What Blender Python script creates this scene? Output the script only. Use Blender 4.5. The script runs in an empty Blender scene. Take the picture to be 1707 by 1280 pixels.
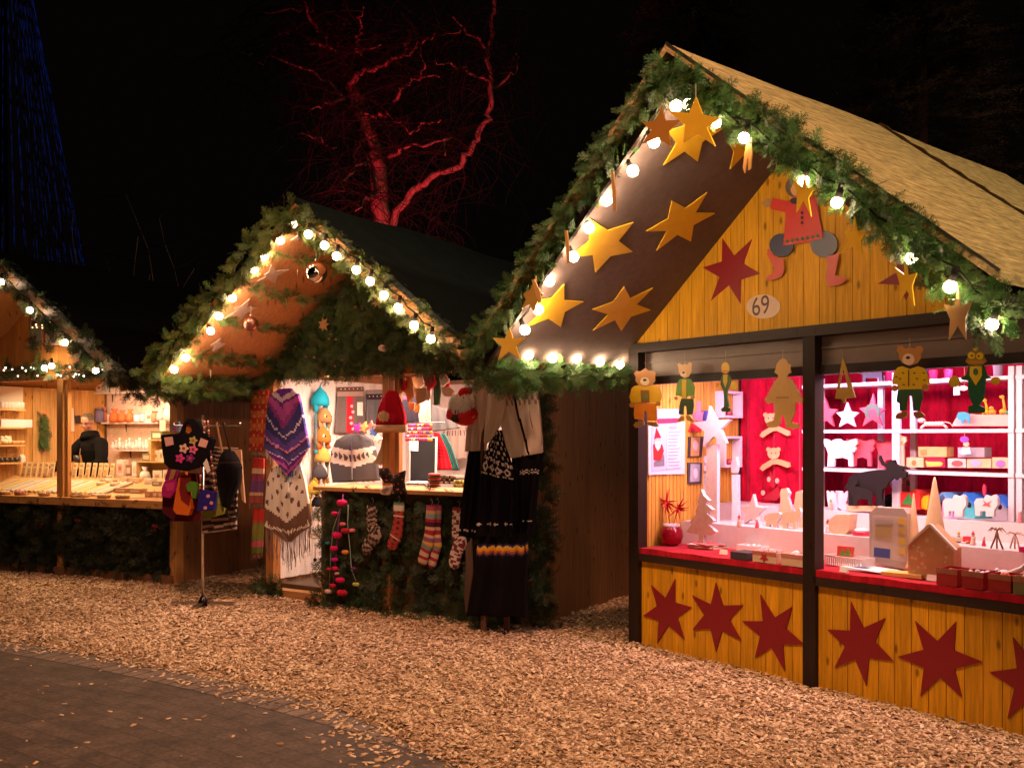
import bpy, math, random
import numpy as np
from mathutils import Matrix, Vector
R = math.radians
random.seed(7); rng = np.random.default_rng(7)
sc = bpy.context.scene
COL = sc.collection
# ------------------------------------------------------------ camera
EYE = 1.6; F = 1567.0; CX = 853.5; HY = 727.0
cam = bpy.data.cameras.new('camera'); cam.sensor_width = 36.0; cam.lens = F/1707*36.0
cam.shift_y = (HY-640)/1707; cam.clip_start = .05; cam.clip_end = 500
camo = bpy.data.objects.new('camera', cam); COL.objects.link(camo)
camo.location = (0, 0, EYE); camo.rotation_euler = (R(90), 0, 0); sc.camera = camo
# ------------------------------------------------------------ night sky
w = bpy.data.worlds.new('World'); sc.world = w; w.use_nodes = True
bg = w.node_tree.nodes['Background']; bg.inputs['Color'].default_value = (.32, .22, .18, 1); bg.inputs['Strength'].default_value = .004
sc.view_settings.view_transform = 'Standard'; sc.view_settings.look = 'None'; sc.view_settings.exposure = 0; sc.view_settings.gamma = 1
sc.cycles.use_denoising = True; sc.cycles.max_bounces = 6; sc.cycles.diffuse_bounces = 3; sc.cycles.glossy_bounces = 3
sc.cycles.transparent_max_bounces = 8; sc.cycles.sample_clamp_indirect = 4; sc.cycles.sample_clamp_direct = 0; sc.cycles.caustics_reflective = False; sc.cycles.caustics_refractive = False
sc.cycles.use_light_tree = True

def light(name, kind, loc, power, color, target=None, size=.3, sizey=None, spot=60, blend=.5, frame=None):
    l = bpy.data.lights.new(name, kind); l.energy = power; l.color = color
    if kind == 'AREA':
        l.size = size
        if sizey: l.shape = 'RECTANGLE'; l.size_y = sizey
    else: l.shadow_soft_size = size
    if kind == 'SPOT': l.spot_size = R(spot); l.spot_blend = blend
    o = bpy.data.objects.new(name, l); COL.objects.link(o)
    loc = Vector(loc); target = Vector(target) if target else loc - Vector((0, 0, 1))
    if frame is not None: loc = frame @ loc; target = frame @ target
    o.location = loc
    d = target - loc
    o.rotation_euler = d.to_track_quat('-Z', 'Y').to_euler()
    return o

# ------------------------------------------------------------ stall frames  (x along front, y inwards, z up)
def frame(x, y, deg): return Matrix.Translation((x, y, 0)) @ Matrix.Rotation(R(deg), 4, 'Z')
class St: pass
def stall(x, y, deg, hw, he, za, m, o, dp):
    s = St(); s.M = frame(x, y, deg); s.I = s.M.inverted(); s.hw = hw; s.he = he; s.za = za; s.m = m; s.o = o; s.dp = dp
    s.zu = lambda X: za - m*abs(X)
    return s
S1 = stall(-5.2, 10.9, -23.8, 1.75, 1.97, 3.48, .70, .9, 2.3)
S2 = stall(-1.13, 8.68, -31.8, 1.55, 1.72, 3.42, .74, 1.18, 2.2)
S3 = stall(1.945, 6.07, -51.25, 1.6, 1.76, 3.62, .84, 1.3, 2.2)
WORLD = St(); WORLD.M = Matrix.Identity(4); WORLD.I = Matrix.Identity(4)

def ray(s, px, py):
    o = s.I @ Vector((0, 0, EYE)); p = s.I @ Vector(((px-CX)/F, 1, EYE-(py-HY)/F))
    return o, p-o
def on(s, px, py, y=None, z=None, x=None, P=None, N=None):
    """where the line of sight meets a local plane of the stall"""
    if y is not None: P, N = Vector((0, y, 0)), Vector((0, 1, 0))
    elif z is not None: P, N = Vector((0, 0, z)), Vector((0, 0, 1))
    elif x is not None: P, N = Vector((x, 0, 0)), Vector((1, 0, 0))
    o, d = ray(s, px, py)
    return o + d*((P-o).dot(N)/d.dot(N))
def crop(x0, y0, k): return lambda *pts: [(x0+a/k, y0+b/k) for a, b in pts]

# ------------------------------------------------------------ lamps out of frame and inside the huts, plus added fill glows
light('street_lamp_light', 'SPOT', (8.0, -1.5, 6.5), 2600, (1.0, .74, .44), (3.2, 5.6, 2.2), .25, spot=62, blend=.8)
light('path_lamp_light', 'SPOT', (-1.6, 2.6, 8.0), 2000, (1.0, .50, .30), (-1.2, 6.6, 0), .3, spot=82, blend=.9)
light('tree_uplight', 'SPOT', (-1.9, 11.6, .3), 3700, (1.0, .03, .07), (-1.7, 15.2, 6.5), .1, spot=46, blend=.9)
light('stall_lamp_toys', 'AREA', (0, .22, 2.04), 58, (1.0, .60, .60), (0, .62, .9), 2.6, .12, frame=S3.M)
light('stall_lamp_shelf', 'AREA', (-.3, .55, 2.02), 20, (.60, .36, 1.0), (-.6, 1.1, 1.6), 2.2, .1, frame=S3.M)
light('stall_lamp_knitwear', 'AREA', (.1, .5, 2.2), 160, (1.0, .68, .52), (.0, .7, .6), 2.0, .3, frame=S2.M)
light('stall_lamp_soap', 'AREA', (.0, .30, 2.2), 62, (1.0, .66, .36), (.1, .7, .8), 2.6, .2, frame=S1.M)
light('stall_lamp_back', 'AREA', (.2, 1.55, 2.2), 42, (1.0, .60, .40), (.2, 2.1, 1.2), 2.4, .2, frame=S1.M)

light('front_fill_glow', 'POINT', (-1.6, -1.2, 2.3), 95, (1.0, .60, .37), size=.5)  # added warm fill for the stall fronts, as if from unseen stalls opposite
light('conifer_fill_glow', 'POINT', (9.5, 12.5, 3.2), 150, (1.0, .55, .35), size=.3)  # added so the dark conifers show faintly; no stall is built here
light('twig_fill_glow', 'POINT', (-.2, 12.2, 3.0), 45, (1.0, .55, .38), size=.3)  # added to bring out the bare twigs; no stall behind

# ------------------------------------------------------------ materials
MATS = {}
def nt(name, rough=.6, metal=0.0, spec=.35):
    m = bpy.data.materials.new(name); m.use_nodes = True; t = m.node_tree
    b = t.nodes['Principled BSDF']; b.inputs['Roughness'].default_value = rough; b.inputs['Metallic'].default_value = metal
    b.inputs['Specular IOR Level'].default_value = spec
    return m, t, b
def N(t, typ, **k):
    n = t.nodes.new(typ)
    for a, v in k.items():
        if a.startswith('i_'): n.inputs[a[2:].replace('_', ' ')].default_value = v
        else: setattr(n, a, v)
    return n
def matcol(name, kind='plain', rough=.6, metal=0.0, spec=.35, lo=.75, hi=1.15, scale=(8, 8, 8), bump=0., bdist=.004, detail=4, extra=None):
    """colour comes from each mesh's own colour attribute, broken up by a procedural pattern"""
    m, t, b = nt(name, rough, metal, spec)
    at = N(t, 'ShaderNodeAttribute', attribute_name='Col')
    tc = N(t, 'ShaderNodeTexCoord'); mp = N(t, 'ShaderNodeMapping'); mp.inputs['Scale'].default_value = scale
    t.links.new(tc.outputs['Object'], mp.inputs['Vector'])
    if kind == 'knit':
        ns = N(t, 'ShaderNodeTexWave', wave_type='BANDS', bands_direction='Z'); ns.inputs['Scale'].default_value = 1.0; ns.inputs['Distortion'].default_value = 2.5; ns.inputs['Detail'].default_value = 2
        fac = ns.outputs['Fac']
    else:
        ns = N(t, 'ShaderNodeTexNoise'); ns.inputs['Scale'].default_value = 1.0; ns.inputs['Detail'].default_value = detail; ns.inputs['Roughness'].default_value = .65
        fac = ns.outputs['Fac']
    t.links.new(mp.outputs[0], ns.inputs['Vector'])
    mr = N(t, 'ShaderNodeMapRange'); mr.inputs['From Min'].default_value = .25; mr.inputs['From Max'].default_value = .75
    mr.inputs['To Min'].default_value = lo; mr.inputs['To Max'].default_value = hi
    t.links.new(fac, mr.inputs['Value'])
    vm = N(t, 'ShaderNodeVectorMath', operation='SCALE')
    t.links.new(at.outputs['Color'], vm.inputs[0]); t.links.new(mr.outputs[0], vm.inputs['Scale'])
    out = vm.outputs[0]
    if kind == 'wood':   # knots
        vo = N(t, 'ShaderNodeTexVoronoi', voronoi_dimensions='2D'); vo.inputs['Scale'].default_value = 1.0
        sx = N(t, 'ShaderNodeSeparateXYZ'); t.links.new(tc.outputs['Object'], sx.inputs[0]); ad = N(t, 'ShaderNodeMath', operation='ADD'); t.links.new(sx.outputs[0], ad.inputs[0]); t.links.new(sx.outputs[1], ad.inputs[1])
        cm = N(t, 'ShaderNodeCombineXYZ'); t.links.new(ad.outputs[0], cm.inputs[0]); t.links.new(sx.outputs[2], cm.inputs[1])
        m2 = N(t, 'ShaderNodeMapping'); m2.inputs['Scale'].default_value = (8.5, 3.6, 1)
        t.links.new(cm.outputs[0], m2.inputs['Vector']); t.links.new(m2.outputs[0], vo.inputs['Vector'])
        r2 = N(t, 'ShaderNodeMapRange'); r2.inputs['From Min'].default_value = .05; r2.inputs['From Max'].default_value = .13; r2.inputs['To Min'].default_value = .38; r2.inputs['To Max'].default_value = 1
        t.links.new(vo.outputs['Distance'], r2.inputs['Value'])
        s3 = N(t, 'ShaderNodeSeparateXYZ'); t.links.new(vo.outputs['Color'], s3.inputs[0]); lt = N(t, 'ShaderNodeMath', operation='LESS_THAN'); lt.inputs[1].default_value = .62; t.links.new(s3.outputs[0], lt.inputs[0])
        mx = N(t, 'ShaderNodeMath', operation='MAXIMUM'); t.links.new(lt.outputs[0], mx.inputs[0]); t.links.new(r2.outputs[0], mx.inputs[1])
        v2 = N(t, 'ShaderNodeVectorMath', operation='SCALE'); t.links.new(out, v2.inputs[0]); t.links.new(mx.outputs[0], v2.inputs['Scale']); out = v2.outputs[0]
    t.links.new(out, b.inputs['Base Color'])
    if bump:
        bp = N(t, 'ShaderNodeBump'); bp.inputs['Strength'].default_value = bump; bp.inputs['Distance'].default_value = bdist
        t.links.new(fac, bp.inputs['Height']); t.links.new(bp.outputs[0], b.inputs['Normal'])
    if extra: extra(m, t, b)
    MATS[name] = m
    return m
matcol('wood', 'wood', .5, spec=.22, lo=.62, hi=1.25, scale=(55, 55, 3.0), bump=.25)
matcol('woodx', 'wood', .5, lo=.7, hi=1.2, scale=(3.0, 40, 40), bump=.25)
matcol('paint', rough=.38, spec=.45, lo=.9, hi=1.06, scale=(14, 14, 14), bump=.05)
matcol('matte', rough=.8, spec=.2, lo=.82, hi=1.12, scale=(20, 20, 20), bump=.15)
matcol('paper', rough=.7, spec=.25, lo=.96, hi=1.03, scale=(30, 30, 30))
matcol('fabric', rough=.95, spec=.1, lo=.7, hi=1.2, scale=(90, 90, 90), bump=.5, bdist=.003)
matcol('knit', 'knit', rough=.95, spec=.1, lo=.72, hi=1.15, scale=(60, 60, 60), bump=.6, bdist=.004)
def velv(m, t, b): b.inputs['Sheen Weight'].default_value = .6; b.inputs['Sheen Roughness'].default_value = .35; b.inputs['Sheen Tint'].default_value = (1, .4, .5, 1)
matcol('velvet', rough=.8, spec=.15, lo=.45, hi=1.4, scale=(16, 16, 7), bump=.8, bdist=.012, detail=6, extra=velv)
matcol('needles', rough=.55, spec=.35, lo=.6, hi=1.35, scale=(9, 9, 9))
matcol('chip', rough=.75, spec=.25, lo=.8, hi=1.15, scale=(60, 60, 60))
matcol('bark', rough=.85, spec=.15, lo=.55, hi=1.35, scale=(14, 14, 5), bump=.8, bdist=.02)
matcol('tarp', rough=.6, spec=.3, lo=.6, hi=1.35, scale=(5, 5, 5), bump=.4, bdist=.01)
matcol('metal', rough=.28, metal=1, lo=.9, hi=1.05, scale=(20, 20, 20))
matcol('gloss', rough=.12, spec=.6, lo=.95, hi=1.03, scale=(10, 10, 10))
def skin_x(m, t, b): b.inputs['Subsurface Weight'].default_value = .15; b.inputs['Subsurface Radius'].default_value = (.02, .008, .004)
matcol('skin', rough=.5, spec=.35, lo=.93, hi=1.05, scale=(30, 30, 30), extra=skin_x)
# straw mat of the front roof: long fibres running down the slope
def straw(m, t, b):
    at = t.nodes['Attribute'] if 'Attribute' in t.nodes else None
matcol('straw', rough=.85, spec=.2, lo=.15, hi=1.6, scale=(38, 7, 38), bump=1.0, bdist=.02, detail=9)
def emat(name, col, strength):
    m = bpy.data.materials.new(name); m.use_nodes = True; t = m.node_tree; t.nodes.remove(t.nodes['Principled BSDF'])
    e = N(t, 'ShaderNodeEmission'); e.inputs['Color'].default_value = (*col, 1); e.inputs['Strength'].default_value = strength
    t.links.new(e.outputs[0], t.nodes['Material Output'].inputs['Surface']); MATS[name] = m
emat('bulb_glow', (1, .68, .42), 100)
emat('fairy_glow', (1, .78, .6), 16)
emat('fairy_warm', (1, .6, .25), 8)
emat('blue_glow', (.02, .06, .5), .075)
t = MATS['blue_glow'].node_tree; ns = N(t, 'ShaderNodeTexNoise'); ns.inputs['Scale'].default_value = 2.2; tc = N(t, 'ShaderNodeTexCoord'); t.links.new(tc.outputs['Object'], ns.inputs['Vector']); mr = N(t, 'ShaderNodeMapRange'); mr.inputs['From Min'].default_value = .42; mr.inputs['From Max'].default_value = .62; mr.inputs['To Max'].default_value = .10; t.links.new(ns.outputs['Fac'], mr.inputs['Value']); t.links.new(mr.outputs[0], t.nodes['Emission'].inputs['Strength'])
emat('violet_glow', (.75, .5, 1.0), 3)

# ------------------------------------------------------------ mesh builder
def frm(P, X, Z=None):
    X = Vector(X).normalized(); Z = Vector(Z or (0, 0, 1)); Y = Z.cross(X)
    if Y.length < 1e-5: Y = Vector((0, 1, 0)).cross(X)
    Y.normalize(); Z = X.cross(Y)
    return Matrix(((X.x, Y.x, Z.x, P[0]), (X.y, Y.y, Z.y, P[1]), (X.z, Y.z, Z.z, P[2]), (0, 0, 0, 1)))
class MB:
    def __init__(s, col=(.5, .5, .5), smooth=False): s.v = []; s.f = []; s.c = []; s.sm = []; s.col = col; s.smooth = smooth; s.T = None
    def add(s, vs, fs, col=None, smooth=None):
        n = len(s.v)
        for p in vs:
            p = Vector(p); s.v.append(tuple(s.T @ p if s.T else p))
        c = col or s.col; sm = s.smooth if smooth is None else smooth
        for f in fs: s.f.append(tuple(n+i for i in f)); s.c.append(c); s.sm.append(sm)
        return s
    def box(s, x0, x1, y0, y1, z0, z1, col=None, T=None):
        vs = [Vector(p) for p in ((x0,y0,z0),(x1,y0,z0),(x1,y1,z0),(x0,y1,z0),(x0,y0,z1),(x1,y0,z1),(x1,y1,z1),(x0,y1,z1))]
        if T: vs = [T @ p for p in vs]
        return s.add(vs, [(3,2,1,0),(4,5,6,7),(0,1,5,4),(1,2,6,5),(2,3,7,6),(3,0,4,7)], col, False)
    def bar(s, a, b, wy, wz, col=None, up=None):
        a = Vector(a); b = Vector(b); T = frm(a, b-a, up)
        return s.box(0, (b-a).length, -wy/2, wy/2, -wz/2, wz/2, col, T)
    def prism(s, pts, y0, y1, col=None, side=None):
        """outline in x,z extruded along y"""
        a = sum(pts[i][0]*pts[(i+1) % len(pts)][1]-pts[(i+1) % len(pts)][0]*pts[i][1] for i in range(len(pts)))
        if a < 0: pts = pts[::-1]
        n = len(pts); vs = [(p[0], y0, p[1]) for p in pts]+[(p[0], y1, p[1]) for p in pts]
        s.add(vs, [tuple(range(n)), tuple(range(2*n-1, n-1, -1))], col, False)
        m = len(s.v)-2*n
        for i in range(n): s.f.append((m+i, m+n+i, m+n+(i+1) % n, m+(i+1) % n)); s.c.append(side or col or s.col); s.sm.append(False)
        return s
    def tube(s, pts, rad, n=8, col=None, cap=True, flat=1.0):
        pts = [Vector(p) for p in pts]; vs = []; fs = []
        if not hasattr(rad, '__len__'): rad = [rad]*len(pts)
        up = Vector((.02, .05, 1)) if abs((pts[-1]-pts[0]).normalized().z) < .9 else Vector((1, .1, .03))
        for i, p in enumerate(pts):
            d = pts[min(i+1, len(pts)-1)]-pts[max(i-1, 0)]
            if d.length < 1e-9: d = Vector((0, 0, 1))
            T = frm(p, d, up)
            for k in range(n):
                a = 2*math.pi*k/n; vs.append(T @ Vector((0, math.cos(a)*rad[i]*flat, math.sin(a)*rad[i])))
        for i in range(len(pts)-1):
            for k in range(n): fs.append((i*n+k, i*n+(k+1) % n, (i+1)*n+(k+1) % n, (i+1)*n+k))
        if cap: fs.append(tuple(range(n-1, -1, -1))); fs.append(tuple((len(pts)-1)*n+k for k in range(n)))
        return s.add(vs, fs, col, True if n > 4 else False)
    def ball(s, c, r, col=None, n=12, sc=(1, 1, 1), T=None):
        vs = []; fs = []; m = max(4, n//2+1)
        for i in range(m+1):
            a = math.pi*i/m
            for k in range(n):
                b = 2*math.pi*k/n; q = Vector((math.sin(a)*math.cos(b)*r*sc[0], math.sin(a)*math.sin(b)*r*sc[1], math.cos(a)*r*sc[2]))
                vs.append((T @ q if T else q)+Vector(c))
        for i in range(m):
            for k in range(n): fs.append((i*n+k, (i+1)*n+k, (i+1)*n+(k+1) % n, i*n+(k+1) % n))
        return s.add(vs, fs, col, True)
    def lathe(s, prof, c=(0, 0, 0), n=16, col=None, smooth=True):
        vs = []; fs = []
        for r, z in prof:
            for k in range(n): a = 2*math.pi*k/n; vs.append((c[0]+r*math.cos(a), c[1]+r*math.sin(a), c[2]+z))
        m = len(prof)
        for i in range(m-1):
            for k in range(n): fs.append((i*n+k, i*n+(k+1) % n, (i+1)*n+(k+1) % n, (i+1)*n+k))
        fs.append(tuple(range(n-1, -1, -1))); fs.append(tuple((m-1)*n+k for k in range(n)))
        return s.add(vs, fs, col, smooth)
    def build(s, name, mat, parent=None, M=None, recenter=False):
        return link(name, np.array(s.v, dtype=np.float32).reshape(-1, 3), s.f, s.c, s.sm, mat, parent, M)
def link(name, v, f, c, sm, mat, parent=None, M=None):
    me = bpy.data.meshes.new(name)
    if isinstance(f, np.ndarray):
        k = f.shape[1]; me.vertices.add(len(v)); me.vertices.foreach_set('co', np.ascontiguousarray(v, dtype=np.float32).ravel())
        me.loops.add(f.size); me.loops.foreach_set('vertex_index', np.ascontiguousarray(f, dtype=np.int32).ravel())
        me.polygons.add(len(f)); me.polygons.foreach_set('loop_start', np.arange(0, f.size, k, dtype=np.int32))
        me.update(calc_edges=True)
        cc = np.repeat(np.c_[c, np.ones(len(c))], k, axis=0)
    else:
        me.from_pydata([tuple(p) for p in v], [], f)
        cc = np.array([(*c[i], 1) for i, q in enumerate(f) for _ in q])
        me.polygons.foreach_set('use_smooth', sm)
    at = me.color_attributes.new('Col', 'FLOAT_COLOR', 'CORNER'); at.data.foreach_set('color', np.ascontiguousarray(cc, dtype=np.float32).ravel())
    me.materials.append(MATS[mat] if isinstance(mat, str) else mat)
    o = bpy.data.objects.new(name, me); COL.objects.link(o)
    if parent: o.parent = parent
    if M is not None: o.matrix_world = M
    return o
def tag(o, label, cat, group=None, kind=None):
    if label: o['label'] = label
    if cat: o['category'] = cat
    if group: o['group'] = group
    if kind: o['kind'] = kind
    return o
def thing(name, label, cat, M, group=None):
    o = bpy.data.objects.new(name, None); COL.objects.link(o); o.matrix_world = M; o.empty_display_size = .1
    return tag(o, label, cat, group)
def at(s, x, y, z, rz=0): return s.M @ Matrix.Translation((x, y, z)) @ Matrix.Rotation(R(rz), 4, 'Z')
def jit(c, a=.12):
    k = 1+random.uniform(-a, a); return tuple(min(1, x*k) for x in c)
# ------------------------------------------------------------ fir greenery (needle-sized faces)
def spray_template(step=.05, seed=3, twigs=9):
    r = random.Random(seed); tw = [((0, 0, 0), (1, 0, 0), 1.0)]
    for k in range(twigs):
        x = .08+.8*k/twigs; sgn = 1 if k % 2 else -1; a = R(r.uniform(38, 55))*sgn
        tw.append(((x, 0, 0), (math.cos(a), math.sin(a), r.uniform(-.15, .15)), .5*(1-x*.6)))
    tris = []
    for (p, d, L) in tw:
        p = Vector(p); d = Vector(d).normalized(); n = Vector((-d.y, d.x, 0))
        q = p+d*L; wd = .014
        tris.append((p-n*wd, p+n*wd, q)); 
        k = .02
        while k < L:
            for sgn in (-1, 1):
                nd = (d*r.uniform(.7, 1.0)+n*sgn*r.uniform(.7, 1.0)+Vector((0, 0, r.uniform(-.35, .5)))).normalized()
                b = p+d*k; ln = .17*r.uniform(.7, 1.1)*(1-.3*k/L); s = nd.cross(Vector((0, 0, 1))).normalized()*.020
                tris.append((b-s, b+s, b+nd*ln))
            k += step
    return np.array([[tuple(v) for v in t] for t in tris], dtype=np.float32)
TPL = [spray_template(.085, 3), spray_template(.085, 5), spray_template(.09, 9)]
TPL_LO = [spray_template(.13, 13, 5), spray_template(.13, 15, 4)]
def nrmz(a): return a/np.maximum(np.linalg.norm(a, axis=1, keepdims=True), 1e-6)
def sprays(pos, dr, up, size, base=(.065, .145, .036), var=.45, tpl=TPL, rg=rng):
    pos = np.asarray(pos, dtype=np.float32); n = len(pos); dr = nrmz(np.asarray(dr, dtype=np.float32)); up = np.asarray(up, dtype=np.float32)
    y = nrmz(np.cross(up, dr)); z = np.cross(dr, y); V = []; C = []
    size = np.broadcast_to(np.asarray(size, dtype=np.float32), (n,)); which = rg.integers(0, len(tpl), n)
    base = np.array(base)
    for k, t in enumerate(tpl):
        i = np.where(which == k)[0]
        if not len(i): continue
        Rm = np.stack([dr[i], y[i], z[i]], axis=2)               # columns are the axes
        v = np.einsum('nij,tvj->ntvi', Rm, t)*size[i, None, None, None]+pos[i, None, None, :]
        V.append(v.reshape(-1, 3))
        cc = base[None, None, :]*(1+rg.uniform(-var, var, (len(i), 1, 1)))*(1+rg.uniform(-.25, .25, (len(i), len(t), 1)))
        tint = rg.uniform(-.25, .35, (len(i), 1))
        cc = np.broadcast_to(cc, (len(i), len(t), 3)).copy(); cc[:, :, 0] *= 1+tint; C.append(cc.reshape(-1, 3))
    v = np.concatenate(V); c = np.clip(np.concatenate(C), .004, 1)
    return v, np.arange(len(v), dtype=np.int32).reshape(-1, 3), c
def greens(name, pos, dr, up, size, parent=None, M=None, **k):
    v, f, c = sprays(pos, dr, up, size, **k)
    return link(name, v, f, c, None, 'needles', parent, M)
def along(path, dens, rad, size, flow=.8, squash=1.0, rg=rng):
    """sprays packed round a path: positions, directions, normals"""
    P = [Vector(p) for p in path]; pos = []; dr = []; up = []
    for a, b in zip(P[:-1], P[1:]):
        L = (b-a).length; T = frm(a, b-a); n = int(L*dens)
        for i in range(n):
            t = rg.uniform(0, L); ang = rg.uniform(0, 2*math.pi); rr = rad*math.sqrt(rg.uniform(.0, 1))
            out = T.to_3x3() @ Vector((0, math.cos(ang), math.sin(ang)*squash)); d = T.to_3x3() @ Vector((1, 0, 0))
            p = a+d*t+out*rr*.75
            q = (d*flow*rg.choice([1, 1, 1, -.4])+out*rg.uniform(.25, 1.0)+Vector(rg.uniform(-.3, .3, 3))).normalized()
            pos.append(p); dr.append(q); up.append(out+Vector(rg.uniform(-.5, .5, 3)))
    return [tuple(p) for p in pos], [tuple(p) for p in dr], [tuple(p) for p in up]
def garland_along(s, name, label, cat, path, dens=75, rad=.11, size=.17, group='fir garlands on the stalls', flow=.8, **k):
    p, d, u = along(path, dens, rad, size, flow)
    o = path[0]; O = np.array(o, dtype=np.float32)
    g = greens(name, np.array(p)-O, d, u, rng.uniform(size*.7, size*1.2, len(p)), M=at(s, *o), **k)
    return tag(g, label, cat, group)
def sheet_points(n, x0, x1, z0, z1, y, rg=rng, keep=None, depth=.07):
    pos = []; dr = []; up = []
    while len(pos) < n:
        x = rg.uniform(x0, x1); z = rg.uniform(z0, z1)
        if keep and not keep(x, z): continue
        a = rg.uniform(0, 2*math.pi)
        pos.append((x, y-rg.uniform(0, depth), z)); dr.append((math.cos(a)*.8, -rg.uniform(.05, .7), math.sin(a)*.8-.35)); up.append((rg.uniform(-.5, .5), -1, rg.uniform(-.5, .5)))
    return pos, dr, up

# ------------------------------------------------------------ ground, path, wood chips
PC = np.array([-12.1, -8.9]); PR = 18.0
def groundmat():
    m, t, b = nt('ground_dirt', .9); tc = N(t, 'ShaderNodeTexCoord'); ns = N(t, 'ShaderNodeTexNoise'); ns.inputs['Scale'].default_value = 12
    t.links.new(tc.outputs['Object'], ns.inputs['Vector']); cr = N(t, 'ShaderNodeValToRGB'); cr.color_ramp.elements[0].color = (.02, .014, .01, 1); cr.color_ramp.elements[1].color = (.06, .04, .028, 1)
    t.links.new(ns.outputs['Fac'], cr.inputs[0]); t.links.new(cr.outputs[0], b.inputs['Base Color']); MATS['dirt'] = m
    # pavers: rings of bricks round the curve's centre, and a course laid across at its rim
    m, t, b = nt('pavers', .7, spec=.3); MATS['pavers'] = m
    tc = N(t, 'ShaderNodeTexCoord'); sp = N(t, 'ShaderNodeSeparateXYZ'); t.links.new(tc.outputs['Object'], sp.inputs[0])
    def MM(op, a, b_=None, c=None):
        n = N(t, 'ShaderNodeMath', operation=op)
        for i, x in enumerate((a, b_, c)):
            if x is None: continue
            if isinstance(x, (int, float)): n.inputs[i].default_value = x
            else: t.links.new(x, n.inputs[i])
        return n.outputs[0]
    wn = N(t, 'ShaderNodeTexNoise'); wn.inputs['Scale'].default_value = 3; t.links.new(tc.outputs['Object'], wn.inputs['Vector'])
    wob = MM('MULTIPLY', MM('SUBTRACT', wn.outputs['Fac'], .5), .03)
    x, y = sp.outputs[0], sp.outputs[1]
    r = MM('ADD', MM('SQRT', MM('ADD', MM('MULTIPLY', x, x), MM('MULTIPLY', y, y))), wob); a = MM('MULTIPLY', MM('ARCTAN2', y, x), PR)
    rim = MM('GREATER_THAN', r, PR)
    rr = MM('DIVIDE', MM('SUBTRACT', PR, r), .125); row = MM('FLOOR', rr); fr = MM('FRACT', rr)
    jr = MM('LESS_THAN', fr, .10)
    ai = MM('ADD', MM('DIVIDE', a, .25), MM('MULTIPLY', row, .37)); ja = MM('LESS_THAN', MM('FRACT', ai), .035)
    aj = MM('DIVIDE', a, .125); jj = MM('LESS_THAN', MM('FRACT', aj), .12)
    inner = MM('MAXIMUM', jr, ja); edge = MM('LESS_THAN', MM('ABSOLUTE', MM('SUBTRACT', r, PR)), .013)
    joint = MM('MAXIMUM', edge, MM('ADD', MM('MULTIPLY', inner, MM('SUBTRACT', 1, rim)), MM('MULTIPLY', jj, rim)))
    ns = N(t, 'ShaderNodeTexNoise'); ns.inputs['Scale'].default_value = 45; ns.inputs['Detail'].default_value = 8; t.links.new(tc.outputs['Object'], ns.inputs['Vector'])
    big = N(t, 'ShaderNodeTexNoise'); big.inputs['Scale'].default_value = 7; big.inputs['Detail'].default_value = 5; t.links.new(tc.outputs['Object'], big.inputs['Vector'])
    wht = N(t, 'ShaderNodeTexWhiteNoise'); cv = N(t, 'ShaderNodeCombineXYZ'); t.links.new(row, cv.inputs[0]); t.links.new(MM('FLOOR', ai), cv.inputs[1]); t.links.new(cv.outputs[0], wht.inputs['Vector'])
    v = MM('MULTIPLY', MM('ADD', .15, MM('MULTIPLY', ns.outputs['Fac'], 1.7)), MM('ADD', .25, MM('MULTIPLY', big.outputs['Fac'], 1.4)))
    v = MM('MULTIPLY', v, MM('ADD', .85, MM('MULTIPLY', wht.outputs['Value'], .3)))
    v = MM('MULTIPLY', v, MM('ADD', 1, MM('MULTIPLY', rim, .8)))
    v = MM('MULTIPLY', v, MM('SUBTRACT', 1, MM('MULTIPLY', joint, MM('ADD', .25, MM('MULTIPLY', rim, .58)))))
    sc_ = N(t, 'ShaderNodeVectorMath', operation='SCALE'); sc_.inputs[0].default_value = (.090, .062, .047); t.links.new(v, sc_.inputs['Scale']); t.links.new(sc_.outputs[0], b.inputs['Base Color'])
    bp = N(t, 'ShaderNodeBump'); bp.inputs['Distance'].default_value = .006; bp.inputs['Strength'].default_value = .8
    t.links.new(MM('SUBTRACT', MM('MULTIPLY', ns.outputs['Fac'], .5), joint), bp.inputs['Height']); t.links.new(bp.outputs[0], b.inputs['Normal'])
groundmat()
def flat(name, xs, ys, zf, mat, label=None, loc=(0, 0, 0)):
    X, Y = np.meshgrid(xs, ys); v = np.stack([X-loc[0], Y-loc[1], zf(X, Y)-loc[2]], -1).reshape(-1, 3); nx = len(xs); ny = len(ys)
    i = (np.arange(ny-1)[:, None]*nx+np.arange(nx-1)[None, :]).ravel(); f = np.stack([i, i+1, i+nx+1, i+nx], 1)
    o = link(name, v, f, np.full((len(f), 3), .5), None, mat); o.location = loc
    return tag(o, label, None, kind='structure')
flat('ground', np.linspace(-90, 90, 3), np.linspace(-40, 120, 3), lambda X, Y: X*0-.06, 'dirt', 'dark bare ground reaching back behind the stalls')
flat('path', np.linspace(-14, 3, 40), np.linspace(.5, 12, 40), lambda X, Y: X*0-.032, 'pavers', 'dark brick paved path curving in front of the wood chips', (PC[0], PC[1], 0))
def rad(X, Y): return np.hypot(X-PC[0], Y-PC[1])
def hgt(X, Y):
    t = np.clip((rad(X, Y)-PR-.17+.30*np.clip((X+1.1)/.8, 0, 1))/.25, 0, 1); t = t*t*(3-2*t)
    return -.055+.047*t+.010*np.sin(X*5.1+1)*np.sin(Y*4.3)*t+.006*np.sin(X*13+Y*9)*t
def chipbed(m, t, b):
    pass
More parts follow.
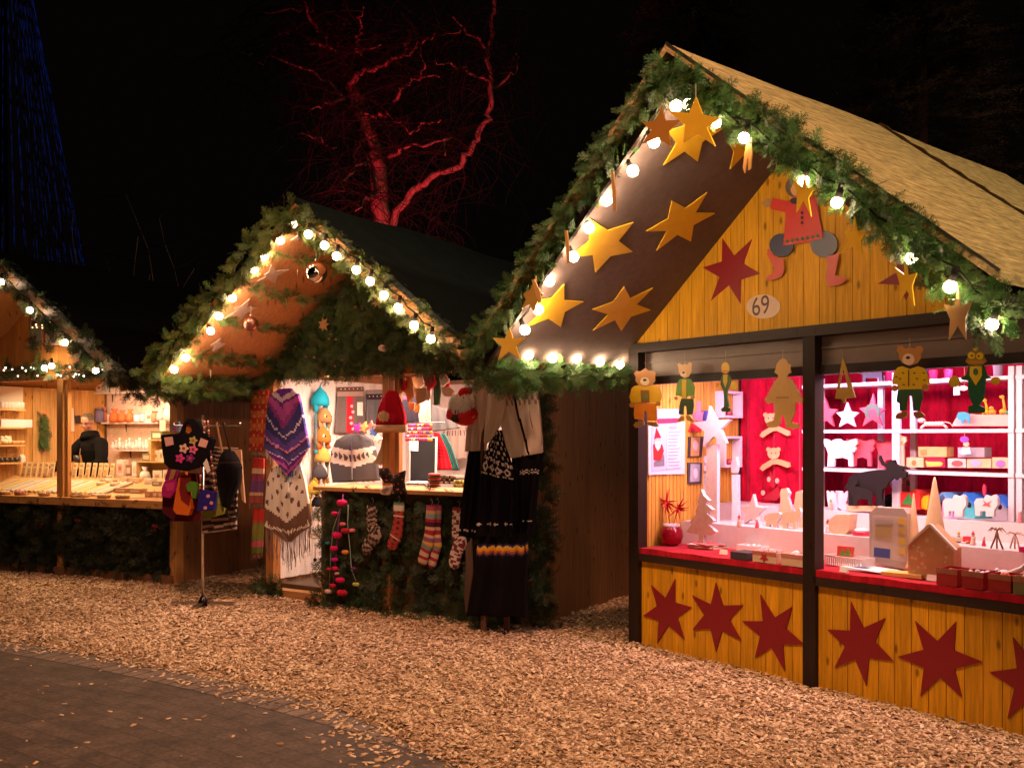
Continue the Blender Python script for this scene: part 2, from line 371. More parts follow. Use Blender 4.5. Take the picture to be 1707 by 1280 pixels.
def chipbedmat():
    m, t, b = nt('chip_bed', .85, spec=.2); MATS['chip_bed'] = m
    tc = N(t, 'ShaderNodeTexCoord'); vo = N(t, 'ShaderNodeTexVoronoi'); vo.inputs['Scale'].default_value = 48; mp = N(t, 'ShaderNodeMapping'); mp.inputs['Scale'].default_value = (1, 1.6, 1)
    t.links.new(tc.outputs['Object'], mp.inputs[0]); t.links.new(mp.outputs[0], vo.inputs['Vector'])
    cr = N(t, 'ShaderNodeValToRGB'); cr.color_ramp.elements[0].color = (.30, .18, .10, 1); cr.color_ramp.elements[1].color = (.52, .34, .20, 1)
    sx = N(t, 'ShaderNodeSeparateXYZ'); t.links.new(vo.outputs['Color'], sx.inputs[0]); t.links.new(sx.outputs[0], cr.inputs[0]); t.links.new(cr.outputs[0], b.inputs['Base Color'])
    bp = N(t, 'ShaderNodeBump'); bp.inputs['Distance'].default_value = .012; bp.inputs['Strength'].default_value = 1; t.links.new(vo.outputs['Distance'], bp.inputs['Height']); t.links.new(bp.outputs[0], b.inputs['Normal'])
chipbedmat()
flat('wood_chip_ground', np.linspace(-9, 7, 320), np.linspace(2.5, 16, 270), hgt, 'chip_bed', 'bed of pale wood chips between the path and the stalls')
def chips():
    n = 215000; Y = np.sqrt(rng.uniform(3.9**2, 12.2**2, n)); X = Y*rng.uniform(-.57, .57, n)
    r = rad(X, Y)-PR; wide = np.clip((X+2.2)/1.6, 0, 1)
    edge = .20+.04*np.sin(X*3.7)+.03*np.sin(X*9.1)-.38*np.clip((X+1.1)/.8, 0, 1)
    dens = np.where(r > edge, 1.0, np.exp(-(edge-r)/(.035+.12*wide))*(.40+.15*wide)+.004)
    clump = .5+.5*np.sin(X*7+np.sin(Y*5)*2)*np.sin(Y*8+X*3); dens = np.where(r > edge, 1, dens*(.3+1.4*clump))
    ok = rng.uniform(0, 1, n) < dens
    for s in (S1, S2, S3):
        P = np.array(s.I); lx = P[0, 0]*X+P[0, 1]*Y+P[0, 3]; ly = P[1, 0]*X+P[1, 1]*Y+P[1, 3]
        ok &= ~((abs(lx) < s.hw-.02) & (ly > .02))
    X = X[ok]; Y = Y[ok]; r = r[ok]; edge = edge[ok]; n = len(X)
    far = np.clip((Y-6)/5, 0, 1)
    L = rng.uniform(.013, .042, n)*(1+.35*far); W = L*rng.uniform(.25, .65, n); T = rng.uniform(.002, .006, n)
    inb = r > edge
    Z = np.where(inb, hgt(X, Y)+rng.uniform(-.006, .020, n), -.032+.004)
    tl = np.where(inb, rng.normal(0, .33, n), rng.normal(0, .08, n)); tr = np.where(inb, rng.normal(0, .30, n), rng.normal(0, .08, n)); ya = rng.uniform(0, 2*np.pi, n)
    v0 = np.array([(-1, -.8, -1), (1, -1, -1), (.9, 1, -1), (-1, .7, -1), (-.95, -.8, 1), (.9, -.9, 1), (.85, .9, 1), (-.9, .7, 1)], dtype=np.float32)/2
    v = v0[None]*np.stack([L, W, T], -1)[:, None, :]
    v = v*(1+rng.uniform(-.18, .18, (n, 8, 1)))
    def rot(v, a, i, j):
        c, s_ = np.cos(a)[:, None], np.sin(a)[:, None]; o = v.copy(); o[:, :, i] = v[:, :, i]*c-v[:, :, j]*s_; o[:, :, j] = v[:, :, i]*s_+v[:, :, j]*c; return o
    v = rot(v, tr, 1, 2); v = rot(v, tl, 0, 2); v = rot(v, ya, 0, 1); v += np.stack([X, Y, Z], -1)[:, None, :]
    f0 = np.array([(4, 5, 6, 7), (0, 1, 5, 4), (1, 2, 6, 5), (2, 3, 7, 6), (3, 0, 4, 7)])
    f = (np.arange(n)[:, None, None]*8+f0[None]).reshape(-1, 4)
    pal = np.array([(.68, .46, .30), (.52, .32, .18), (.76, .56, .37), (.36, .21, .11), (.58, .37, .21), (.20, .11, .055)])
    c = pal[rng.choice(6, n, p=[.26, .22, .15, .15, .13, .09])]*(1+rng.uniform(-.15, .15, (n, 1))); c = np.repeat(c, 5, axis=0)
    o = link('wood_chips', v.reshape(-1, 3), f, c, None, 'chip')
    tag(o, 'loose pale wood chips strewn over the market ground', None, kind='stuff')
    print('chips', n)
chips()

# ------------------------------------------------------------ stalls
HONEY = (.74, .365, .014); ORANGE = (.62, .27, .075); BROWN = (.30, .14, .06); DARK = (.028, .015, .010); PINE = (.60, .30, .10)
def planks(mb, x0, x1, zb, zt, y0, y1, w, col, var=.12, gap=.004):
    n = max(1, round((x1-x0)/w)); w = (x1-x0)/n
    for i in range(n):
        a = x0+i*w+gap/2; b = a+w-gap; c = jit(col, var)
        xs = [a, b] if not (a < 0 < b) else [a, 0, b]
        top = [(x, zt(x)) for x in xs[::-1]]; mb.prism([(a, zb), (b, zb)]+top if not callable(zb) else [(x, zb(x)) for x in xs]+top, y0, y1, c)
def side_planks(mb, x0, x1, ys, z0, z1, w, col, var=.12, gap=.005):
    n = max(1, round((ys[1]-ys[0])/w)); w = (ys[1]-ys[0])/n
    for i in range(n): a = ys[0]+i*w; mb.box(x0, x1, a+gap/2, a+w-gap/2, z0, z1, jit(col, var))
def roof_slab(mb, s, sgn, y0, y1, up, th, col, wav=0, nx=1, ny=1, xe=None):
    """one roof slope: underside at s.zu+up, thickness th (vertical)"""
    xe = xe or s.he; vs = []; fs = []
    xs = [sgn*xe*i/nx for i in range(nx+1)]; ys = [y0+(y1-y0)*j/ny for j in range(ny+1)]
    for lay in (0, 1):
        for j, y in enumerate(ys):
            for i, x in enumerate(xs):
                dz = wav*(math.sin(x*5+y*3.1)*.5+math.sin(y*6.7+x*2)*.4+math.sin(y*2.3)*.7) if lay else 0
                vs.append((x, y, s.zu(x)+up+(th if lay else 0)+dz))
    n = (nx+1)*(ny+1); q = lambda lay, i, j: lay*n+j*(nx+1)+i
    for j in range(ny):
        for i in range(nx): fs += [(q(1, i, j), q(1, i+1, j), q(1, i+1, j+1), q(1, i, j+1)), (q(0, i, j), q(0, i, j+1), q(0, i+1, j+1), q(0, i+1, j))]
    for i in range(nx): fs += [(q(0, i, 0), q(0, i+1, 0), q(1, i+1, 0), q(1, i, 0)), (q(0, i, ny), q(1, i, ny), q(1, i+1, ny), q(0, i+1, ny))]
    for j in range(ny): fs += [(q(0, nx, j), q(0, nx, j+1), q(1, nx, j+1), q(1, nx, j)), (q(0, 0, j), q(1, 0, j), q(1, 0, j+1), q(0, 0, j+1))]
    mb.add(vs, fs, col, False)
def common(s, T, c):
    hw, o, dp = s.hw, s.o, s.dp
    p = {}
    for nm, x, d in (('post', -hw+.05, .05), ('post', 0, .045), ('post', hw-.05, .05)):
        mb = MB(c['post']); mb.box(x-d, x+d, -.05, .05, -.03, c['beam'][0] if x == 0 else s.zu(x)-.002); mb.build('post', 'wood', T)
    mb = MB(c['post']); mb.box(-hw, hw, -.054, .05, c['beam'][0]+.001, c['beam'][1]); mb.build('beam', 'woodx', T)
    # gable
    mb = MB(); planks(mb, -hw+.02, hw-.02, c['beam'][1]+.002, lambda x: s.zu(x)-.004, -.02, .015, .118, c['gable']); mb.build('gable_wall', 'wood', T)
    for sgn in (-1, 1):
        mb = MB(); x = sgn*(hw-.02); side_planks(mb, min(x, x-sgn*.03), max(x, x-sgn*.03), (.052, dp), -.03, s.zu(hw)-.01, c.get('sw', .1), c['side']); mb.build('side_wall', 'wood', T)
    mb = MB(); planks(mb, -hw+.06, hw-.06, 0, lambda x: 2.25, dp-.03, dp, .14, c['back']); mb.build('back_wall', 'wood', T)
    mb = MB((.10, .06, .035)); mb.box(-hw+.06, hw-.06, .06, dp-.04, .08, .12); mb.build('floor_board', 'woodx', T)
T3 = thing('market_stall', 'honey yellow wooden stall of toys with number 69 and a straw covered roof', 'stall', S3.M, 'christmas market stalls')
T2 = thing('market_stall', 'knitwear stall with fir covered gable and counter front, between the toy and soap stalls', 'stall', S2.M, 'christmas market stalls')
T1 = thing('market_stall', 'orange wooden soap stall with the bent over seller, cut off by the left edge', 'stall', S1.M, 'christmas market stalls')
common(S3, T3, dict(post=DARK, beam=(2.24, 2.31), gable=HONEY, side=(.12, .06, .03), back=DARK))
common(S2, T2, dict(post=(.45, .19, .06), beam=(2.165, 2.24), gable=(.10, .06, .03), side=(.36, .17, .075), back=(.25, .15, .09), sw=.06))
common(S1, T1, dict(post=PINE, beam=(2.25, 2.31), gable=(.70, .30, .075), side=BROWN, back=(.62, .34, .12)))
# roofs
for s, T, cu, ct, under in ((S3, T3, (.155, .115, .105), None, 'matte'), (S2, T2, (.74, .33, .14), (.0025, .0075, .0075), 'woodx'), (S1, T1, (.5, .22, .06), (.0015, .0015, .0018), 'woodx')):
    for sgn in (-1, 1):
        mb = MB(cu); roof_slab(mb, s, sgn, -s.o, s.dp+.3, 0, .03, cu); mb.build('soffit', under, T)
        mb = MB(); 
        if s is S3: roof_slab(mb, s, sgn, -s.o-.10, s.dp+.55, .105, .045, (.62, .46, .20), .004, 10, 26, s.he+.03); mb.build('roof', 'straw', T)
        else: roof_slab(mb, s, sgn, -s.o-.03, s.dp+.5, .08, .05, ct, .012, 8, 14, s.he+.03); mb.build('roof', 'tarp', T)
        fc = DARK if s is S3 else ((.42, .19, .06) if s is S2 else (.10, .05, .025))
        mb = MB(fc); zz = lambda x: s.zu(x)
        mb.prism([(0, zz(0)-.05), (sgn*s.he, zz(s.he)-.05), (sgn*s.he, zz(s.he)+.075), (0, zz(0)+.075)], -s.o-.028, -s.o-.003); mb.build('fascia', 'woodx', T)
mb = MB((.08, .05, .02)); 
for sgn in (1,):
    for k in range(40):
        x0 = S3.he*k/40; x1 = S3.he*(k+1)/40
        mb.bar((x0, .80+.008*math.sin(k*1.3), S3.zu(x0)+.160+.006*math.sin(k*2.1)), (x1, .80+.008*math.sin((k+1)*1.3), S3.zu(x1)+.160+.006*math.sin(k*2.1+2.1)), .02, .022)
mb.build('roof_seam', 'fabric', T3)
mb = MB((.6, .6, .6)); 
mb.bar((.0, -1.405, S3.zu(0)+.152), (S3.he+.03, -1.405, S3.zu(S3.he+.03)+.152), .006, .012); mb.build('edge_trim', 'metal', T3)

# stall 3 details
s = S3
for x0, x1 in ((-1.5, -.045), (.045, 1.5)):
    mb = MB(); planks(mb, x0, x1, -.05, lambda x: .644, -.012, .012, .102, HONEY, .10); mb.build('front_panel', 'wood', T3)
    mb = MB((.035, .018, .012)); mb.box(x0, x1, -.045, .02, .645, .700); mb.build('counter_rail', 'woodx', T3)
    mb = MB((.20, .14, .11)); mb.box(x0, x1, .03, .16, 2.06, 2.239); mb.box(x0, x1, .022, .03, 2.055, 2.075); mb.box(x0, x1, .018, .03, 2.16, 2.172); mb.build('shutter_box', 'paint', T3)
    mb = MB((.02, .012, .01)); mb.box(x0, x1, -.005, .06, 1.995, 2.054); mb.build('window_rail', 'woodx', T3)
mb = MB((.55, .012, .03)); 
xs = np.linspace(-1.5, 1.5, 60)
for a, b in zip(xs[:-1], xs[1:]): mb.box(a, b-.0005, -.038, .46, .702, .744+.0025*math.sin(a*17))
mb.build('counter_cloth', 'velvet', T3)
mb = MB((.80, .66, .62)); mb.box(-1.5, 1.5, .45, .85, .735, .925); mb.build('display_riser', 'paint', T3)
mb = MB((.80, .66, .62)); mb.box(-1.5, 1.5, .85, 1.22, .735, 1.049); mb.build('display_riser', 'paint', T3)
mb = MB()
for k in range(28):
    a = .06+k*.0415; mb.box(-1.549, -1.535, a, a+.036, .72, 2.2, jit((.74, .38, .06), .12))
mb.build('bead_board', 'wood', T3)
# red velvet backing with folds: close behind the left bay, further back behind the shelves
def drape(x0, x1, y0, z0, z1, name, T, col, mat='velvet', amp=1.0, n=90, x=None):
    mb = MB(col, True); vs = []; fs = []
    for k in range(n+1):
        t = x0+(x1-x0)*k/n; q = y0+amp*(.022*math.sin(t*23)+.012*math.sin(t*51+1))
        for z, e in ((z0, 0), ((z0+z1)/2, .01*math.sin(t*9)), (z1, 0)): vs.append((t, q+e, z) if x is None else (q+e, t, z))
    for k in range(n): fs += [(k*3, k*3+3, k*3+4, k*3+1), (k*3+1, k*3+4, k*3+5, k*3+2)]
    mb.add(vs, fs); return mb.build(name, mat, T)
XM = on(S3, 1352, 750, y=1.25).x
drape(-1.53, XM, 1.25, .95, 2.22, 'velvet_curtain', T3, (.62, .004, .035))
drape(XM-.35, 1.53, 1.85, .5, 2.25, 'velvet_curtain', T3, (.62, .004, .035), amp=1.3)

# stall 2 details
s = S2; DX = on(S2, 541, 900, y=0).x
mb = MB((.50, .24, .09)); mb.box(DX, 1.5, -.16, .40, 1.085, 1.12); mb.build('counter_top', 'woodx', T2)
mb = MB((.16, .09, .045)); planks(mb, DX, 1.5, -.03, lambda x: 1.084, -.012, .012, .12, (.16, .09, .045)); mb.build('front_panel', 'wood', T2)
mb = MB((.5, .25, .1)); mb.box(DX, DX+.05, -.045, .04, .0, 1.084); mb.build('door_post', 'wood', T2)
mb = MB((.5, .25, .1)); mb.box(-1.45, DX-.001, -.06, .06, -.02, .075); mb.build('door_sill', 'woodx', T2)
mb = MB((.85, .74, .68), True); vs = []; fs = []; nx = 90     # fleece sheet lining
for k in range(nx+1):
    y = .06+2.1*k/nx; xx = -1.475+.010*math.sin(y*31)+.006*math.sin(y*67)
    vs += [(xx, y, .16), (xx+.004, y, 1.2), (xx, y, 2.2)]
for k in range(nx): fs += [(k*3, k*3+3, k*3+4, k*3+1), (k*3+1, k*3+4, k*3+5, k*3+2)]
mb.add(vs, fs); mb.build('wall_lining', 'fabric', T2)
mb = MB((.62, .50, .47), True); vs = []; fs = []
for k in range(nx+1):
    x = -1.47+2.96*k/nx; y = 2.12+.02*math.sin(x*14)
    vs += [(x, y, .16), (x, y+.01, 1.2), (x, y, 2.2)]
for k in range(nx): fs += [(k*3, k*3+3, k*3+4, k*3+1), (k*3+1, k*3+4, k*3+5, k*3+2)]
mb.add(vs, fs); mb.build('wall_lining', 'fabric', T2)
mb = MB((.5, .25, .1)); mb.box(.06, .11, .0, .05, 1.121, 2.163); mb.build('post', 'wood', T2)
# stall 1 details
s = S1
mb = MB((.60, .31, .11)); mb.box(-1.65, 1.65, -.12, .20, .872, .90); mb.box(-1.65, 1.65, -.122, -.095, .815, .871); mb.build('counter_top', 'woodx', T1)
mb = MB((.15, .08, .04)); planks(mb, -1.65, 1.65, .10, lambda x: .81, -.0, .02, .14, (.12, .06, .03)); mb.build('front_panel', 'wood', T1)
mb = MB((.22, .11, .05)); mb.box(-1.7, 1.7, -.07, .03, -.03, .095); mb.build('sill_beam', 'woodx', T1)
for x in (-.055, .055): 
    mb = MB((.52, .25, .08)); mb.box(x-.03 if x < 0 else x-.01, x+.01 if x < 0 else x+.035, -.02, .03, .90, 2.245); mb.build('shutter_frame', 'wood', T1)
mb = MB(); side_planks(mb, -1.699, -1.684, (.055, 2.15), .12, 2.245, .13, (.66, .34, .10), .15); mb.build('inner_wall', 'wood', T1)
mb = MB((.95, .70, .55)); mb.box(-1.683, 1.68, 2.19, 2.21, .9, 2.25); mb.box(1.675, 1.69, .055, 2.189, .9, 2.25); mb.build('white_lining', 'matte', T1)
mb = MB((.62, .36, .13)); mb.box(-1.683, -1.66, .95, 1.45, 1.0, 2.2); mb.build('plywood_panel', 'wood', T1)
mb = MB((.9, .8, .66)); mb.box(-1.683, -1.665, .3, .80, 1.95, 2.24); mb.build('paper_lining', 'paper', T1)
# ------------------------------------------------------------ garlands
def slope_path(s, a, b, y, dz, n=7, sag=.02):
    r = random.Random(5); out = []
    for i in range(n+1):
        x = a+(b-a)*i/n; out.append((x, y+r.uniform(-.02, .02), s.zu(x)+dz-sag*math.sin(i*2.4)))
    return out
G = 'fir garlands along the stall roofs'
y = -S3.o-.09
garland_along(S3, 'fir_garland', 'thick fir garland down the left roof edge of the number 69 toy stall', 'garland', slope_path(S3, 0.02, -S3.he-.02, y, .06), 300, .088, .095, G)
garland_along(S3, 'fir_garland', 'thick well lit fir garland down the right roof edge of the toy stall', 'garland', [(x_, y-.02+.02*math.sin(k*2), S3.zu(x_)-.02+.09*math.sin(max(0, x_)/1.8*math.pi)-.03*x_/1.8+.01*math.sin(k*1.7)) for k, x_ in enumerate(np.linspace(-.08, 1.80, 12))], 400, .09, .10, G, base=(.068, .165, .036))
garland_along(S3, 'fir_garland', 'short fir garland along the left eave of the toy stall under a row of bulbs', 'garland', [(-S3.he+.02, -S3.o-.05, 2.04), (-S3.he+.03, -.7, 2.05), (-S3.he+.08, -.05, 2.06)], 260, .085, .11, G)
y = -S2.o-.08
garland_along(S2, 'fir_garland', 'shaggy fir garland up the left roof edge of the knitwear stall', 'garland', slope_path(S2, 0.05, -S2.he-.05, y, .04), 250, .10, .115, G, base=(.085, .125, .022))
garland_along(S2, 'fir_garland', 'dark fir garland down the right roof edge of the knitwear stall', 'garland', slope_path(S2, -.03, S2.he+.12, y, .0), 280, .09, .105, G, base=(.06, .085, .018))
garland_along(S2, 'fir_garland', 'drooping fir branches under the left eave of the knitwear stall', 'garland', [(-S2.he-.02, -S2.o-.05, 2.06), (-S2.he+.05, -.6, 2.05), (-S2.hw-.06, -.04, 2.1)], 190, .09, .13, G, base=(.085, .135, .03))
garland_along(S2, 'fir_garland', 'fir branches bunched at the right eave of the knitwear stall above the jackets', 'garland', [(S2.he-.02, -S2.o-.02, 2.08), (S2.he+.02, -.6, 2.04), (S2.hw, -.06, 2.08)], 190, .11, .13, G)
y = -S1.o-.06
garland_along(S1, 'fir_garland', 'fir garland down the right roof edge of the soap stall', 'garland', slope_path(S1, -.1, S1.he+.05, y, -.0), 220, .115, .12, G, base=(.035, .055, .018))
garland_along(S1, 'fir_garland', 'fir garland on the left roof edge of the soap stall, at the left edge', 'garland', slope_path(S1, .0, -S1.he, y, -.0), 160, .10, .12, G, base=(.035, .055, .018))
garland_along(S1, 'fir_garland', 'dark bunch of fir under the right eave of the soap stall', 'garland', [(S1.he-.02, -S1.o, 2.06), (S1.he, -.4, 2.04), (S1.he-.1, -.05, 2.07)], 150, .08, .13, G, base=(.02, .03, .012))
# knitwear stall: twigs nailed in rows across the soffit
for i, (dx, lb) in enumerate(((.30, 'topmost'), (.66, 'second'), (1.02, 'third'), (1.4, 'lowest'))):
    x = -dx; garland_along(S2, 'fir_garland', f'thin fir twig row across the orange soffit of the knitwear stall, {lb} of four', 'garland', [(x, -S2.o+.04, S2.zu(x)-.05), (x-.01, -.6, S2.zu(x)-.07), (x, -.03, S2.zu(x)-.05)], 75 if i < 3 else 110, .02 if i < 3 else .04, .09, 'fir twig rows under the knitwear roof', base=(.085, .135, .03))
# knitwear gable and fronts packed with fir
def cover(s, T, nm, n, x0, x1, z0, z1, y, keep=None, size=.15, base=(.065, .11, .03), depth=.07, label=None):
    p, d, u = sheet_points(n, x0, x1, z0, z1, y, keep=keep, depth=depth)
    o = greens(nm, p, d, u, rng.uniform(size*.65, size*1.25, n), parent=T, base=base)
    if label: o['label'] = label
    return o
cover(S2, T2, 'fir_covering', 1500, -1.5, 1.5, 2.2, 3.4, -.03, keep=lambda x, z: z < S2.zu(x)-.06, base=(.048, .078, .018))
cover(S2, T2, 'fir_covering', 900, DX+.02, 1.42, -.02, 1.06, -.02, base=(.028, .045, .015))
cover(S2, T2, 'fir_covering', 90, DX+.05, 1.5, -.02, .08, -.12, base=(.035, .065, .02), depth=.14)
cover(S2, T2, 'fir_covering', 36, -1.62, -1.30, -.02, .16, -.04, base=(.035, .06, .02), depth=.1)
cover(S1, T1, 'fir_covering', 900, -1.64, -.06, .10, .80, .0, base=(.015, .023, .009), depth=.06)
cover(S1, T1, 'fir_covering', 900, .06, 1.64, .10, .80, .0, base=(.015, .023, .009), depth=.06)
garland_along(S2, 'fir_column', 'tall ragged column of fir tied to the right corner of the knitwear stall', 'garland', [(1.62, -.06, 0), (1.64, -.08, .7), (1.60, -.05, 1.4), (1.58, -.05, 2.1)], 190, .11, .15, G, base=(.030, .05, .017))
garland_along(S2, 'fir_column', 'narrow fir strip up the left corner post of the knitwear stall', 'garland', [(-1.60, -.02, .0), (-1.6, -.02, .35)], 60, .07, .15, G, base=(.03, .05, .017))
# soap stall: beam garland with fairy lights, hanging boughs on the gable
def fairy(s, name, label, path, n, spread, mat='fairy_glow', r=.007, group='fairy light strings on the soap stall'):
    o = path[0]; T = thing(name, label, 'fairy lights', at(s, *o), group); P = [Vector(p)-Vector(o) for p in path]
    mb = MB((.02, .04, .02)); mb.tube(P, .004, 4); mb.build('cable', 'matte', T)
    for i in range(n):
        t = (i+.5)/n*(len(P)-1); k = int(t); q = P[k].lerp(P[min(k+1, len(P)-1)], t-k)+Vector((random.uniform(-spread, spread), random.uniform(-spread, -.3*spread)-.07, random.uniform(-spread, spread)))
        mb = MB((1, 1, 1)); mb.ball(q, r*random.uniform(.8, 1.3), n=6); mb.build('bulb', mat, T)
pth = [(-1.6, -.07, 2.38), (-1.0, -.09, 2.35), (-.3, -.08, 2.36), (.3, -.09, 2.33), (.9, -.08, 2.36), (1.3, -.08, 2.35)]
garland_along(S1, 'fir_garland', 'fir garland with fairy lights lying along the beam of the soap stall', 'garland', pth, 85, .075, .13, G, base=(.06, .11, .03))
fairy(S1, 'fairy_lights', 'white fairy lights in the fir garland on the soap stall beam', pth, 46, .07)
pth = [(-.9, -.10, 2.60), (-.6, -.10, 2.80), (-.35, -.1, 2.98), (-.1, -.1, 3.12), (.12, -.1, 3.2)]
garland_along(S1, 'fir_garland', 'fir garland rising over the soap stall gable at the left edge', 'garland', [(-.25, -.12, 2.85), (-.05, -.12, 2.88), (.12, -.12, 2.98), (.32, -.12, 3.08)], 80, .06, .13, G, base=(.06, .11, .03))
fairy(S1, 'fairy_lights', 'sparse warm fairy lights in the upper fir of the soap stall gable', [(-.25, -.12, 2.85), (-.05, -.12, 2.88), (.12, -.12, 2.98), (.32, -.12, 3.08)], 14, .05, 'fairy_warm')
garland_along(S1, 'fir_bough', 'long needled fir bough hanging on the soap stall gable above the beam', 'fir bough', [(-.35, -.10, 2.75), (-.2, -.10, 2.6), (-.12, -.10, 2.45)], 60, .09, .17, base=(.05, .09, .025))
garland_along(S1, 'fir_bough', 'pale leafy bough drooping at the right end of the soap stall gable', 'fir bough', [(.85, -.10, 2.58), (1.0, -.1, 2.5), (1.15, -.1, 2.42)], 70, .09, .15, base=(.10, .10, .035))

# ------------------------------------------------------------ bulb strings
def bulbs(s, name, label, pts, r=.032, sock=(0, 0, 1), group='strings of round bulbs on the stalls', wire_up=.05, hang=None):
    """pts: local positions of the bulb centres in order along the cable"""
    o = Vector(pts[0]); T = thing(name, label, 'string lights', at(s, *o), group)
    P = [Vector(p)-o for p in pts]; sd = Vector(sock).normalized()
    w = []; 
    for i, p in enumerate(P):
        w.append(p+sd*(r+.055))
        if i < len(P)-1: w.append((p+P[i+1])/2+sd*(r+.035))
    mb = MB((.015, .015, .012)); mb.tube(w, .005, 5); mb.build('cable', 'matte', T)
    for p in P:
        mb = MB((1, 1, 1)); mb.ball(p, r, n=14); b = mb.build('bulb', 'bulb_glow', T)
        mb = MB((.015, .012, .01)); mb.tube([p+sd*(r-.004), p+sd*(r+.06)], [.016, .014], 8); mb.build('socket', 'matte', b)
    return T
def pxs(s, pts, **k): return [tuple(on(s, a, b, **k)) for a, b in pts]
yb = -S3.o+.05
bulbs(S3, 'string_lights', 'round white bulbs down the left roof edge of the toy stall', pxs(S3, [(1149, 174), (1127, 177), (1090, 237), (1055, 285), (1011, 334), (982, 380), (956, 428), (916, 469), (897, 516), (875, 550)], y=yb), .034, sock=(-.5, 0, .8))
bulbs(S3, 'string_lights', 'round white bulbs half hidden along the right roof garland of the toy stall', [tuple(on(S3, a_, b_, y=-S3.o-c_)) for a_, b_, c_ in ((1194, 205, .12), (1240, 230, .21), (1340, 302, .12), (1395, 338, .20), (1519, 431, .06), (1584, 478, .21), (1653, 541, .06))], .026, sock=(.3, 0, .9))
bulbs(S3, 'string_lights', 'level row of five round bulbs under the left eave of the toy stall', pxs(S3, [(881, 592), (921, 597), (961, 598), (1000, 602), (1033, 608)], x=-S3.he+.06), .033)
yb = -S2.o+.0
bulbs(S2, 'string_lights', 'glowing bulbs up the left roof edge of the knitwear stall', pxs(S2, [(290, 616), (310, 596), (351, 552), (365, 527), (387, 497), (424, 450), (441, 428), (467, 401), (489, 374)], y=yb), .032, sock=(-.5, 0, .8))
bulbs(S2, 'string_lights', 'glowing bulbs down the right roof edge of the knitwear stall', pxs(S2, [(514, 391), (541, 409), (561, 427), (594, 450), (617, 469), (640, 492), (664, 513), (690, 542), (718, 565)], y=-S2.o-.17), .031, sock=(.2, 0, 1))
yb = -S1.o+.02
bulbs(S1, 'string_lights', 'glowing bulbs along the right roof edge of the soap stall', pxs(S1, [(2, 470), (50, 517), (108, 571), (160, 618)], y=-S1.o-.14), .031, sock=(.2, 0, 1))
bulbs(S1, 'string_lights', 'two bulbs close together glowing on the beam above the soap stall centre post', pxs(S1, [(74, 613), (86, 610)], y=-.2), .03)
bulbs(S1, 'string_lights', 'small pinkish bulb in the dark fir at the right eave of the soap stall', pxs(S1, [(201, 620), (207, 618)], y=-S1.o+.05), .018)

# ------------------------------------------------------------ flat cut-outs traced in their own plane
def plane_of(s, kind, **k):
    """a local plane as (origin function, in-plane axes): returns to2d, M"""
def cut(s, name, pts, y=None, slope=None, x=None, th=.01, col=(.5, .3, .05), mat='paint', parent=None, off=0, label=None, cat=None, group=None, side=None, px=True, back=True):
    """pts are picture points; the outline is found on the upright plane y or on the roof slope and given its thickness"""
    if x is not None:
        q = [on(s, a, b, x=x) for a, b in pts]; c = sum(q, Vector())/len(q); L = s.M @ Matrix.Translation(c) @ Matrix.Rotation(R(90), 4, 'Z')
        flat_ = [(v.y-c.y, v.z-c.z) for v in q]; off = -off-th
    elif slope is None:
        q = [on(s, a, b, y=y) for a, b in pts]; c = sum(q, Vector())/len(q); L = s.M @ Matrix.Translation(c)
        flat_ = [(v.x-c.x, v.z-c.z) for v in q]
    else:   # slope = +1/-1: the soffit plane just below the roof underside
        sg = slope; ang = math.atan(s.m); Nn = Vector((sg*math.sin(ang), 0, math.cos(ang))); P0 = Vector((0, 0, s.za))-Nn*.006
        q = [on(s, a, b, P=P0, N=Nn) for a, b in pts]; c = sum(q, Vector())/len(q)
        X = Vector((0, 1, 0)); Z = Nn.cross(X).normalized()*1.0; Yv = Z.cross(X)
        Rm = Matrix(((X.x, Yv.x, Z.x, c.x), (X.y, Yv.y, Z.y, c.y), (X.z, Yv.z, Z.z, c.z), (0, 0, 0, 1))); L = s.M @ Rm
        inv = Rm.inverted(); flat_ = [((inv @ v).x, (inv @ v).z) for v in q]
    mb = MB(col)
    if parent is not None:
        pm = parent.matrix_world.inverted() @ L; mb.T = pm; mb.prism(flat_, off, off+th, col, side); o = mb.build(name, mat, parent)
        if label: o['label'] = label
        return o
    mb.prism(flat_, off, off+th, col, side); o = mb.build(name, mat, M=L); return tag(o, label, cat, group)
def tips(pts, k=.42, order=True):
    cx = sum(p[0] for p in pts)/len(pts); cy = sum(p[1] for p in pts)/len(pts)
    if order: pts = sorted(pts, key=lambda p: math.atan2(p[1]-cy, p[0]-cx))
    out = []
    for i, p in enumerate(pts):
        q = pts[(i+1) % len(pts)]; out.append(p); m = ((p[0]+q[0])/2-cx, (p[1]+q[1])/2-cy)
        am = math.atan2(m[1], m[0]); d = (math.dist(p, (cx, cy))+math.dist(q, (cx, cy)))/2*k; out.append((cx+math.cos(am)*d, cy+math.sin(am)*d))
    return out
YEL = (.82, .50, .03); REDW = (.25, .010, .016)
gs = 'yellow wooden stars on the soffit of the toy stall'
